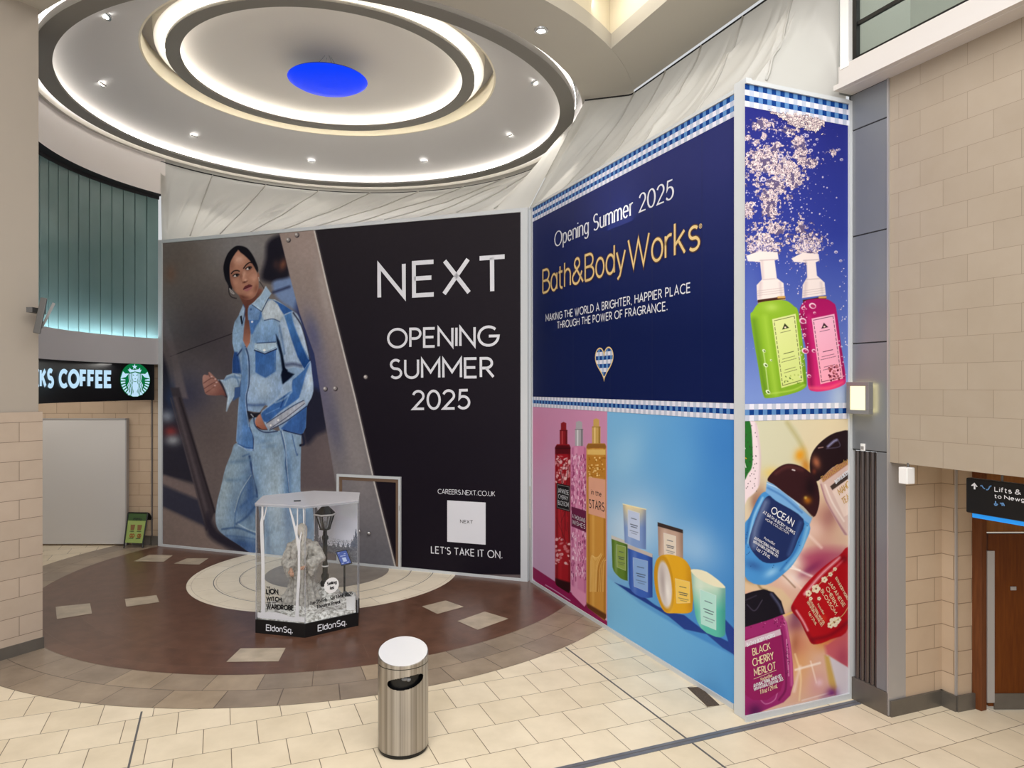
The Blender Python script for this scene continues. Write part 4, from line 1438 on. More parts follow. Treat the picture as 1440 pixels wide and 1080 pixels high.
for sx in (1, -1):
    mir = lambda q: (460 + sx * (q[0] - 460), q[1])
    epoly([mir(q) for q in ((185, 340), (235, 390), (318, 388), (250, 465), (130, 495))])
    for k in range(8):
        a0 = 178 + k * 11.0
        r0, r1 = .66 + .02 * k, .97
        P = [(r0, a0), (r1, a0 - 2), (r1, a0 + 5), (r0, a0 + 5)]
        m.add([tuple(em(sx * r * math.cos(math.radians(a)), r * math.sin(math.radians(a)), .009)) for r, a in P], [(0, 1, 2, 3)])
    for k in range(4):
        x0 = 325 + 30 * k
        pts = [(x0 + 8 * k * 0, 392 - 6 * k), (x0 - 2, 470), (x0 + 12, 560), (x0 - 30 + 6 * k, 640), (x0 - 5 + 5 * k, 720), (x0 - 12 + 12 * k, 800), (x0 - 20 + 12 * k, 860)]
        pts = [CIN(*mir(q)) for q in pts]
        strip(m, lambda x, y: em(x, y, .0095), pts, lambda a, b: 0.026)
epoly([(400, 380), (460, 355), (520, 380), (525, 480), (500, 540), (460, 560), (420, 540), (398, 480)])
epoly([(420, 570), (500, 570), (535, 640), (520, 720), (500, 780), (530, 890), (400, 890), (425, 780), (410, 720), (395, 640)])
m.build('emblem_figure', M['sign_white'], sg)
for sx in (1, -1):
    m = MB(); epoly([(460 + sx * 22, 418), (460 + sx * 52, 405), (460 + sx * 55, 425), (460 + sx * 30, 432)], .011); m.build('emblem_eye', M['sign_green'], sg)
m = MB(); epoly([(440, 500), (460, 492), (482, 500), (460, 512)], .011)
m.build('emblem_mouth', M['sign_green'], sg)
# ------------------------------------------------------------------ hexagonal show case
HC = Vector((-2.664, 9.376, 0))
hF = Vector((0.116, -0.619, 0)); hR = Vector((0.668, -0.177, 0)); hL = Vector((-0.552, -0.442, 0))
HEX = [hF, hR, -hL, -hF, -hR, hL]          # ccw from the front corner
HT = 1.615
scene.cycles.transparent_max_bounces = 24


def hexpts(k): return [(HC.x + v.x * k, HC.y + v.y * k) for v in HEX]


dc = thing('display_case', (HC.x, HC.y, 0), 'hexagonal clear display case on a black base lettered EldonSq.', 'display case')
m = MB(); m.prism(hexpts(1.012), 0.0, 0.172); m.build('plinth', mat('black_satin_plinth', S(14, 13, 14), 0.4), dc, bevel=0.002)
M['acrylic'] = glass_mat('clear_acrylic', (0.975, 0.98, 0.985, 1), 1.45, 0.02, haze=0.006)
M['acrylic_edge'] = glass_mat('acrylic_edge', (0.86, 0.88, 0.90, 1), 1.45, 0.1, haze=0.35, hazecol=S(205, 205, 210))
M['acrylic_lid'] = glass_mat('hazy_acrylic_lid', (0.88, 0.88, 0.90, 1), 1.5, 0.12, haze=0.5, hazecol=S(214, 212, 216))
H1 = hexpts(1.0); H2 = hexpts(0.992)
for i in range(6):
    a, b = H1[i], H1[(i + 1) % 6]; c, d = H2[(i + 1) % 6], H2[i]
    m = MB(); m.prism([a, b, c, d], 0.172, HT); m.build('clear_pane', M['acrylic'], dc)
    m = MB(); m.tube([(a[0], a[1], .172), (a[0], a[1], HT)], 0.005, 6); m.build('pane_joint', M['acrylic_edge'], dc)
m = MB(); m.prism(hexpts(1.02), HT, HT + 0.016); m.build('lid', M['acrylic_lid'], dc)
m = MB()
for i in range(6):
    a, b = hexpts(1.02)[i], hexpts(1.02)[(i + 1) % 6]; c, d = hexpts(1.012)[(i + 1) % 6], hexpts(1.012)[i]
    m.prism([a, b, c, d], HT - 0.022, HT)
m.build('lid_rim', M['acrylic_edge'], dc)
lt = Vector((HC.x - .0, HC.y - .12, HT + .022))
lt = at(418, 700, 9.06); lt.z = HT + .024
m = MB(); m.box(lt, (.085, .022, .014), (.98, .2, 0), (-.2, .98, 0)); m.build('lid_catch', M['black'], dc)


class Face(Plane):
    def __init__(self, a, b):
        Plane.__init__(self, (a[0], a[1], 0), (b[0] - a[0], b[1] - a[1], 0)); self.L = math.hypot(b[0] - a[0], b[1] - a[1])


FL = Face(H1[5], H1[0]); FR = Face(H1[0], H1[1])
Pp = hexpts(1.012)
FLp = Face(Pp[5], Pp[0]); FRp = Face(Pp[0], Pp[1])


def c8(x, y): return (350 + x / 9.0, 780 + y / 9.0)


for pl, bl, br_, tl in ((FLp, (222, 956), (556, 993), (222, 886)), (FRp, (875, 967), (1236, 884), (875, 893))):
    m = TextMB(); text_px(m, pl, 'EldonSq.', c8(*bl), c8(*br_), c8(*tl), 0.15, 0.003, 0.17); m.build('lettering', M['ink_white'], dc)
for s, bl, br_, tl, w in (('THE', (225, 424), (270, 425), (225, 402), .26), ('LION', (226, 490), (370, 494), (226, 436), .32), ('THE', (226, 514), (270, 515), (226, 498), .26),
                       ('WITCH,', (228, 580), (425, 592), (228, 532), .32), ('AND THE', (226, 611), (345, 616), (226, 596), .26), ('WARDROBE', (230, 681), (568, 701), (230, 628), .32)):
    m = TextMB(); text_px(m, FL, s, c8(*bl), c8(*br_), c8(*tl), w, 0.004, 0.24); m.build('lettering', M['ink_black'], dc)
for s, bl, br_, tl in (('Tue 25 Feb - Sat 1 Mar 2025', (772, 637), (1308, 506), (772, 596)), ('Theatre Royal', (855, 683), (1150, 612), (855, 640))):
    m = TextMB(); text_px(m, FR, s, c8(*bl), c8(*br_), c8(*tl), 0.25, 0.004, 0.20, serif=.5)
    m.build('lettering', M['ink_black'], dc)
# scalloped paper badge on the right hand pane
bu, bz = FR.hit(*c8(1045, 388)); rr = 0.098
m = MB(); n = 64
ring_ = [(rr * (1 + .035 * math.cos(24 * 2 * PI * k / n)) * math.cos(2 * PI * k / n), rr * (1 + .035 * math.cos(24 * 2 * PI * k / n)) * math.sin(2 * PI * k / n)) for k in range(n)]
m.add([tuple(FR.pos(bu + x, bz + z, .003)) for x, z in ring_] + [tuple(FR.pos(bu + x, bz + z, .0005)) for x, z in ring_], [tuple(range(n))] + [(k, (k + 1) % n, n + (k + 1) % n, n + k) for k in range(n)])
m.build('paper_badge', M['white'], dc)
m = MB()
lettering(m, lambda x, y: FR.pos(bu + x, bz + y, .006), 'Selling', .125, .036, .24, x0=-.06, y0=.012, slope=.03)
m.build('lettering', M['ink_black'], dc)
m = MB()
lettering(m, lambda x, y: FR.pos(bu + x, bz + y, .006), 'fast', .055, .036, .24, x0=-.022, y0=-.048, slope=.03)
m.build('lettering', M['ink_black'], dc)


# white birch cut-outs standing just behind the front left pane
def c7(x, y): return (350 + x / 9.0, 675 + y / 9.0)


def cut(pl, polys, off0, off1, name, material):
    m = MB()
    for P in polys:
        uv_ = [pl.hit(*p) for p in P]
        k = len(uv_)
        v = [tuple(pl.pos(u, z, off0)) for u, z in uv_] + [tuple(pl.pos(u, z, off1)) for u, z in uv_]
        m.add(v, [tuple(range(k)), tuple(range(k, 2 * k))[::-1]] + [(i, (i + 1) % k, k + (i + 1) % k, k + i) for i in range(k)])
    return m.build(name, material, dc, fix=True)


M['birch'] = mat('white_birch_board', S(232, 230, 232), 0.6)
cut(FL, [[c7(152, 318), c7(172, 318), c7(176, 480), c7(172, 560), c7(184, 900), c7(190, 1075), c8(196, 740), c8(148, 740), c8(150, 100), c7(148, 1000), c7(136, 700), c7(134, 540), c7(150, 470)],
         [c7(166, 520), c7(216, 330), c7(226, 332), c7(184, 505)]], -.012, -.018, 'birch_cutout', M['birch'])
cut(FL, [[c7(496, 335), c7(508, 335), c7(560, 500), c7(585, 600), c7(600, 560), c7(600, 335), c7(613, 335), c7(613, 580), c7(606, 700), c7(628, 770), c7(650, 660), c7(664, 668), c7(642, 790), c7(640, 1080), c8(642, 300), c8(622, 600), c8(626, 800), c8(578, 800), c8(590, 560), c8(612, 200), c7(612, 900), c7(585, 720), c7(540, 520)],
         [c7(676, 335), c7(692, 335), c7(692, 560), c7(680, 560)]], -.012, -.018, 'birch_cutout', M['birch'])
cut(FL, [[c8(100, 735), c8(190, 738), c8(230, 728), c8(330, 735), c8(440, 760), c8(500, 790), c8(580, 798), c8(625, 790), c8(704, 800), c8(704, 862), c8(100, 800)]], -.012, -.018, 'snow_bank_cutout', M['birch'])

# snow on the floor of the case
sn_m, nt, p = new_mat('speckled_snow')
tc = nt.nodes.new('ShaderNodeTexCoord'); nz = nt.nodes.new('ShaderNodeTexNoise'); nz.inputs['Scale'].default_value = 26; nz.inputs['Detail'].default_value = 6
cr = nt.nodes.new('ShaderNodeValToRGB'); cr.color_ramp.elements[0].position = .38; cr.color_ramp.elements[1].position = .58
cr.color_ramp.elements[0].color = S(150, 147, 138); cr.color_ramp.elements[1].color = S(236, 235, 230)
nt.links.new(tc.outputs['Object'], nz.inputs['Vector']); nt.links.new(nz.outputs['Fac'], cr.inputs[0]); nt.links.new(cr.outputs[0], p.inputs['Base Color']); p.inputs['Roughness'].default_value = .8
rr_ = random.Random(5)
bumps = [(rr_.uniform(-.5, .5), rr_.uniform(-.5, .5), rr_.uniform(.05, .16), rr_.uniform(.015, .05)) for _ in range(60)]
def snow_h(x, y):
    h = 0.02
    for bx, by, r, a in bumps: h += a * math.exp(-((x - bx) ** 2 + (y - by) ** 2) / (r * r))
    h += 0.13 * math.exp(-((x - .16) ** 2 + (y - .16) ** 2) / .05)
    e = 1.0
    return .172 + h
m = MB(); NR, NA = 22, 72
v = [(HC.x, HC.y, snow_h(0, 0))]; f = []
for i in range(1, NR + 1):
    for k in range(NA):
        a = k * 6 / NA; i0 = int(a) % 6; fa = a - int(a)
        d = HEX[i0].lerp(HEX[(i0 + 1) % 6], fa) * (0.975 * i / NR)
        z = snow_h(d.x, d.y)
        if i == NR: z = .173
        v.append((HC.x + d.x, HC.y + d.y, z))
for k in range(NA): f.append((0, 1 + k, 1 + (k + 1) % NA))
for i in range(NR - 1):
    for k in range(NA):
        l = (k + 1) % NA
        f.append((1 + i * NA + k, 1 + (i + 1) * NA + k, 1 + (i + 1) * NA + l, 1 + i * NA + l))
m.add(v, f); m.build('snow_bed', sn_m, dc, smooth=True)
m = MB(); pR = HC + hR * .96; pB = HC + (hR * .97).lerp(-hL * .97, .25)
m.box((HC + hR * .93) + Vector((-.05, .02, .27)), (.11, .012, .2), (.97, .25, 0), (-.25, .97, 0)); m.build('white_block', M['white'], dc)
m = MB(); m.box(Vector((H1[1][0], H1[1][1], .25)) + Vector((-.012, .0, 0)), (.016, .016, .17)); m.build('black_corner', M['black'], dc)

# printed winter view on the back panes
FB = Face(H2[2], H2[3])
BU = Vector((H2[2][0] - H2[3][0], H2[2][1] - H2[3][1], 0)); LBk = BU.length; BU.normalize(); BN = Vector((BU.y, -BU.x, 0))
vs = []; fs = []; cs = []
r5 = random.Random(21)
tree = {}
gx = 0.0075
for i in range(int(LBk / gx)):
    u = i * gx
    base = .80 + .10 * math.sin(u * 9) * 0 + r5.uniform(0, .03)
    base += .22 * max(0, 1 - abs(u - .05) / .16) if u < .22 else 0
    tree[i] = base
peaks = [(.03, .18, .05), (.09, .13, .03), (.14, .22, .035), (.30, .05, .03), (.37, .08, .025), (.45, .06, .03), (.52, .09, .03), (.58, .14, .03), (.64, .30, .05), (.61, .2, .03)]
for i in range(int(LBk / gx)):
    u = i * gx
    th = max([0] + [h * max(0, 1 - abs(u - p0) / w) + r5.uniform(0, .012) for p0, h, w in peaks])
    zb = .80 - .05 * u + r5.uniform(-.03, .01)
    if u > .5: zb -= .08
    z = zb
    while z < 1.59:
        tr_ = z < .87 - .05 * u + th * 1.0
        if tr_: c = S(112, 112, 122) if r5.random() < .75 else S(150, 150, 156)
        elif z < .99 - .05 * u and r5.random() < .55: c = S(232, 230, 238) if r5.random() < .6 else S(140, 140, 148)
        else:
            q = .5 + .5 * math.sin(u * 13 + z * 7) * math.sin(z * 17 - u * 5)
            g_ = 232 + 14 * q
            c = S(g_, g_ - 2, g_ + 7)
            if u < .10 and abs(u - (.02 + .05 * (1.6 - z) ** 2)) < .018 + .02 * (1.6 - z): c = S(112, 112, 122)
        k = len(vs)
        o = HC + (-hF) * .985
        for du, dz in ((0, 0), (gx, 0), (gx, gx), (0, gx)):
            q = o + BU * (u + du); vs.append((q.x, q.y, z + dz))
        fs.append((k, k + 1, k + 2, k + 3)); cs += [c[:3]] * 4
        z += gx
colored_grid('winter_print', vs, fs, cs, M['ink_matt'], dc)

# ---- fur coated figure
FY = 9.30
mq = thing('costumed_figure', (-2.745, FY, 0.19), 'pale robed mannequin with long white hair and fur coat inside the display case', 'mannequin')
M['fur'] = mat('grey_cream_fur', S(208, 203, 194), 0.95, noise=0.55, nscale=22, spec=.05, bump=.9, bscale=90)
M['hair'] = mat('white_hair', S(222, 216, 204), 0.7, noise=.2, nscale=40)
M['skin'] = mat('warm_skin', S(190, 146, 120), 0.55)
cxx, cyy = -2.745, FY
coat = MB()
prof = [(0.19, .265), (.26, .235), (.40, .185), (.55, .15), (.70, .135), (.82, .145), (.93, .165), (1.02, .15), (1.075, .10), (1.10, .06)]
NTH = 120
v = []; f = []
zsn = 40
for i in range(zsn + 1):
    z = .19 + (1.10 - .19) * i / zsn
    for (z0, r0), (z1, r1) in zip(prof, prof[1:]):
        if z0 <= z <= z1 + 1e-6: r = r0 + (r1 - r0) * (z - z0) / (z1 - z0); break
    for k in range(NTH):
        a = 2 * PI * k / NTH
        fold = 1 + (.21 * math.cos(11 * a + .6 * math.sin(2 * a)) + .06 * math.cos(5 * a + 1)) * max(0, (0.95 - z)) / .75
        front = math.exp(-(((a + PI / 2 + PI) % (2 * PI) - PI) / .10) ** 2)
        rr0 = r * fold * (1 - .38 * front)
        train = .10 * max(0, (.45 - z) / .26) * max(0, -math.cos(a))
        v.append((cxx + (rr0 + train) * math.cos(a), cyy + .78 * rr0 * math.sin(a), z))
for i in range(zsn):
    for k in range(NTH):
        l = (k + 1) % NTH
        f.append((i * NTH + k, i * NTH + l, (i + 1) * NTH + l, (i + 1) * NTH + k))
f.append(tuple(range(NTH))[::-1]); f.append(tuple(zsn * NTH + k for k in range(NTH)))
coat.add(v, f)
shL = at(410.5, 768, FY); elL = at(402, 790, FY - .08); haL = at(410, 800, FY - .24)
shR = at(441, 768, FY); elR = at(451.5, 784, FY - .08); haR = at(430, 796, FY - .26)
coat.tube([shL + Vector((.06, 0, .02)), shL, shL.lerp(elL, .5), elL, elL.lerp(haL, .55), haL + Vector((0, .02, -.005))], [.05, .07, .066, .064, .066, .062], 14)
coat.tube([shR + Vector((-.06, 0, .02)), shR, shR.lerp(elR, .5), elR, elR.lerp(haR, .55), haR + Vector((.02, .02, -.005))], [.05, .075, .07, .068, .07, .062], 14)
# hanging bell of each sleeve
for el, ha, dz in ((elL, haL, .14), (elR, haR, .17)):
    mid = el.lerp(ha, .62)
    coat.tube([el.lerp(ha, .3), mid + Vector((0, 0, -dz * .5)), mid + Vector((0, .01, -dz))], [.06, .062, .035], 12)
coat.lathe([(.07, 1.10), (.115, 1.085), (.155, 1.04), (.165, .99), (.13, .96)], (cxx, cyy, 0), 40, sy=.85)
# fur lapels
for sx in (-1, 1):
    coat.tube([(cxx + sx * .06, cyy - .09, 1.07), (cxx + sx * .07, cyy - .135, .95), (cxx + sx * .045, cyy - .125, .75), (cxx + sx * .04, cyy - .14, .50), (cxx + sx * .045, cyy - .19, .24)], [.035, .045, .03, .026, .03], 10)
co = coat.build('fur_coat', M['fur'], mq, smooth=True, fix=True)
rm = co.modifiers.new('remesh', 'REMESH'); rm.mode = 'VOXEL'; rm.voxel_size = .011; rm.use_smooth_shade = True
tx = bpy.data.textures.new('fur_tex', 'CLOUDS'); tx.noise_scale = .022
dp = co.modifiers.new('tufts', 'DISPLACE'); dp.texture = tx; dp.strength = .026; dp.mid_level = .5
hd = MB()
hc = at(424.5, 745.5, FY - .01)
hd.ball(hc, (.058, .066, .078), 24, 18)
hd.ball(hc + Vector((0, -.052, -.018)), (.034, .03, .046), 14, 10)
hd.ball(hc + Vector((0, -.078, -.016)), (.008, .014, .016), 10, 8)
hd.ball(hc + Vector((0, -.066, -.052)), (.014, .012, .012), 10, 8)
for sx in (-1, 1): hd.ball(hc + Vector((sx * .056, .0, -.01)), (.008, .014, .02), 8, 6)
hd.tube([hc + Vector((0, .005, -.05)), (cxx, cyy, 1.04)], [.04, .045], 16)
ho = hd.build('head', mat('pale_mannequin_skin', S(214, 205, 194), .5), mq, smooth=True, fix=True)
rm = ho.modifiers.new('remesh', 'REMESH'); rm.mode = 'VOXEL'; rm.voxel_size = .006; rm.use_smooth_shade = True
hr = MB()
hr.ball(hc + Vector((0, .012, .012)), (.064, .066, .08), 20, 14)
r6 = random.Random(3)
for k in range(26):
    sx = -1 if k % 2 else 1
    a = r6.uniform(.15, 1.0)
    p0 = hc + Vector((sx * .02 * a, -.03 - .01 * a, .072))
    p1 = hc + Vector((sx * (.03 + .035 * a), -.055 + .06 * a, .02))
    p2 = hc + Vector((sx * (.035 + .03 * a), -.075 + .06 * a, -.06))
    p3 = hc + Vector((sx * (.03 + .02 * a + r6.uniform(-.01, .01)), -.12 + .05 * a, -.16))
    p4 = hc + Vector((sx * (.025 + .03 * a), -.135 + .05 * a, -.24 - r6.uniform(0, .05)))
    hr.tube([p0, p1, p2, p3, p4], [.008, .013, .013, .011, .004], 7)
hr.build('hair', M['hair'], mq, smooth=True)


def hand(c, aim, side, name):
    aim = Vector(aim).normalized(); up = Vector((0, 0, 1)); sd = aim.cross(up).normalized(); upn = sd.cross(aim)
    h = MB()
    L_ = lambda a, s, u: Vector(c) + aim * a + sd * s + upn * u
    h.tube([L_(-.03, 0, 0), L_(.0, 0, 0), L_(.03, 0, 0), L_(.05, 0, -.002)], [.014, .019, .021, .016], 12)
    for k, (s, ln) in enumerate(((-.018, .036), (-.006, .042), (.006, .039), (.017, .030))):
        h.tube([L_(.042, s, 0), L_(.042 + ln * .5, s * 1.1, -.006), L_(.042 + ln * .85, s * 1.15, -.02), L_(.042 + ln * .9, s * 1.15, -.034)], [.0075, .0068, .006, .0045], 8)
    h.tube([L_(.005, side * .018, 0), L_(.025, side * .034, -.006), L_(.046, side * .036, -.012)], [.009, .0075, .0055], 8)
    o = h.build(name, M['skin'], mq, smooth=True, fix=True)
    return o


hand(haL + Vector((.005, -.03, -.01)), (.35, -.7, -.5), 1, 'hand')
hand(haR + Vector((-.02, -.03, -.008)), (-.6, -.7, -.15), -1, 'hand')

# ---- lamp post in the case
LY = 9.60
lxp = (457.2 - 720) * LY / F
def lz(py): return EYE + (HZ - py) * LY / F
sl = thing('street_lamp', (lxp, LY, .2), 'old fashioned black lamp post with snow dusted lantern inside the display case', 'lamp post')
M['iron'] = mat('black_iron', S(13, 12, 12), 0.6, 0, noise=.3, nscale=20)
c0 = (lxp, LY, 0)
m = MB(); m.lathe([(0.001, .2), (.062, .2), (.062, lz(818)), (.042, lz(815)), (.052, lz(811)), (.05, lz(808)), (.034, lz(805)), (.034, lz(797)), (.040, lz(796)), (.036, lz(794)), (.030, lz(790)), (.029, lz(760)), (.044, lz(757)), (.044, lz(754.5)), (.026, lz(752)), (.026, lz(746)), (.050, lz(744)), (.001, lz(743.5))], c0, 24)
m.build('post', M['iron'], sl, smooth='auto')
lan = MB(); ang0 = math.radians(25)
zt_, zb_ = lz(724), lz(743.5)
for k in range(6):
    a = ang0 + k * PI / 3
    lan.tube([(lxp + .060 * math.cos(a), LY + .060 * math.sin(a), zb_), (lxp + .120 * math.cos(a), LY + .120 * math.sin(a), zt_)], .010, 6)
lan.lathe([(.072, zb_ - .01), (.078, zb_), (.06, zb_ + .008), (.02, zb_ + .008)], c0, 6, ang0, ang0 + 2 * PI)
lf = lan.build('lantern_frame', M['iron'], sl)
m = MB(); m.lathe([(.056, zb_ + .005), (.114, zt_)], c0, 6, ang0, ang0 + 2 * PI); m.build('lantern_glass', glass_mat('lantern_glass', (.82, .84, .85, 1), 1.45, .05, haze=.12), lf)
m = MB(); m.lathe([(.146, zt_ - .002), (.150, zt_ + .008), (.095, lz(717)), (.045, lz(712)), (.035, lz(709.5)), (.036, lz(708)), (.045, lz(707)), (.04, lz(706)), (.001, lz(705.5))], c0, 6, ang0, ang0 + 2 * PI); lrf = m.build('lantern_roof', M['iron'], lf)
m = MB(); m.lathe([(.152, zt_ + .004), (.152, zt_ + .016), (.125, zt_ + .027), (.118, zt_ + .026)], c0, 6, ang0, ang0 + 2 * PI); m.build('snow_rim', M['white'], sl)
m = MB(); m.lathe([(.001, zb_ + .01), (.02, zb_ + .01), (.024, zb_ + .06), (.016, zb_ + .10), (.001, zb_ + .11)], c0, 14); m.build('bulb', M['mgrey'], lf, smooth=True)
m = MB(); m.lathe([(.043, lz(796.5)), (.045, lz(795.3)), (.03, lz(794.2))], c0, 20); m.build('snow_ring', M['white'], sl)

# ---- small blue notice stand in the case
SY = 9.62
ns = thing('notice_stand', ((484.5 - 720) * SY / F, SY, .2), 'small tilted blue notice on a black pole inside the display case', 'notice stand')
q = [at(479.9, 796.0, SY - .05), at(495.3, 792.3, SY - .05), at(487.7, 772.8, SY + .06), at(471.7, 775.9, SY + .06)]
nn = (q[1] - q[0]).cross(q[3] - q[0]).normalized()
if nn.y > 0: nn = -nn
m = MB(); m.add([tuple(p) for p in q] + [tuple(p - nn * .014) for p in q], [(0, 1, 2, 3), (7, 6, 5, 4), (0, 4, 5, 1), (1, 5, 6, 2), (2, 6, 7, 3), (3, 7, 4, 0)]); m.build('frame', M['black'], ns)
def nq(u, v, o=.003): return (q[0].lerp(q[1], u)).lerp(q[3].lerp(q[2], u), v) + nn * o
m = MB(); m.quad(nq(.07, .06), nq(.93, .06), nq(.93, .94), nq(.07, .94)); m.build('blue_sheet', mat('blue_notice_sheet', S(62, 92, 178), .4), ns)
m = MB()
m.quad(nq(.33, .22, .005), nq(.66, .22, .005), nq(.66, .50, .005), nq(.33, .50, .005))
for u0, u1, v0 in ((.14, .32, .12), (.58, .80, .12), (.25, .48, .60), (.5, .72, .60), (.16, .30, .84), (.62, .76, .72)):
    m.quad(nq(u0, v0, .005), nq(u1, v0, .005), nq(u1, v0 + .045, .005), nq(u0, v0 + .045, .005))
m.build('pale_print', mat('pale_blue_print', S(196, 212, 244), .5), ns)
pb = at(484.3, 845, SY + .02); ptp = at(484.6, 790, SY + .02)
m = MB(); m.box((pb + ptp) / 2 , (.022, .022, (ptp - pb).length)); m.build('pole', M['black'], ns)
bb = [at(475.5, 849.5, SY - .06), at(500, 846, SY - .03), at(497, 840, SY + .11), at(478, 842, SY + .11)]
zz = .215
bb = [Vector((p.x, p.y, zz)) for p in bb]
ap = Vector((pb.x, pb.y, .34))
m = MB(); m.add([tuple(p) for p in bb] + [tuple(ap)], [(3, 2, 1, 0), (0, 1, 4), (1, 2, 4), (2, 3, 4), (3, 0, 4)]); m.build('base', M['black'], ns)
# ------------------------------------------------------------------ printed artwork
INK_GAIN = 1.0


def vnoise(x, y, seed=0):
    xi = np.floor(x).astype(np.int64); yi = np.floor(y).astype(np.int64)
    fx = x - xi; fy = y - yi
    fx = fx * fx * (3 - 2 * fx); fy = fy * fy * (3 - 2 * fy)

    def h(a, b):
        n = (a * 374761393 + b * 668265263 + seed * 974634773) & 0xFFFFFFFF
        n = ((n ^ (n >> 13)) * 1274126177) & 0xFFFFFFFF
        n = n ^ (n >> 16)
        return (n & 0xFFFF) / 65535.0
    return (h(xi, yi) * (1 - fx) + h(xi + 1, yi) * fx) * (1 - fy) + (h(xi, yi + 1) * (1 - fx) + h(xi + 1, yi + 1) * fx) * fy


def fbm(x, y, seed=0, oct=4):
    s = 0; a = .5; t = 0
    for o in range(oct):
        s = s + a * vnoise(x * 2 ** o, y * 2 ** o, seed + o); t += a; a *= .5
    return s / t


def smooth_poly(pts, n=4):
    P = np.array(pts, float); m = len(P); out = []
    for i in range(m):
        p0, p1, p2, p3 = P[i - 1], P[i], P[(i + 1) % m], P[(i + 2) % m]
        for k in range(n):
            t = k / n
            out.append(.5 * ((2 * p1) + (-p0 + p2) * t + (2 * p0 - 5 * p1 + 4 * p2 - p3) * t * t + (-p0 + 3 * p1 - 3 * p2 + p3) * t ** 3))
    return np.array(out)


def smooth_line(pts, n=5):
    P = np.array(pts, float)
    if len(P) < 3: return P
    P = np.vstack([2 * P[0] - P[1], P, 2 * P[-1] - P[-2]]); out = []
    for i in range(1, len(P) - 2):
        p0, p1, p2, p3 = P[i - 1:i + 3]
        for k in range(n):
            t = k / n
            out.append(.5 * ((2 * p1) + (-p0 + p2) * t + (2 * p0 - 5 * p1 + 4 * p2 - p3) * t * t + (-p0 + 3 * p1 - 3 * p2 + p3) * t ** 3))
    out.append(P[-2]); return np.array(out)


def grad(p0, c0, p1, c1):
    p0 = np.array(p0, float); d = np.array(p1, float) - p0; L = (d * d).sum(); c0 = np.array(c0, float); c1 = np.array(c1, float)

    def f(x, y):
        t = np.clip(((x - p0[0]) * d[0] + (y - p0[1]) * d[1]) / L, 0, 1)[:, None]
        return c0 * (1 - t) + c1 * t
    return f


def crop(ox, oy, k, ky=None):
    ky = ky or k
    return lambda *pts: [(ox + x / k, oy + y / ky) for x, y in pts]


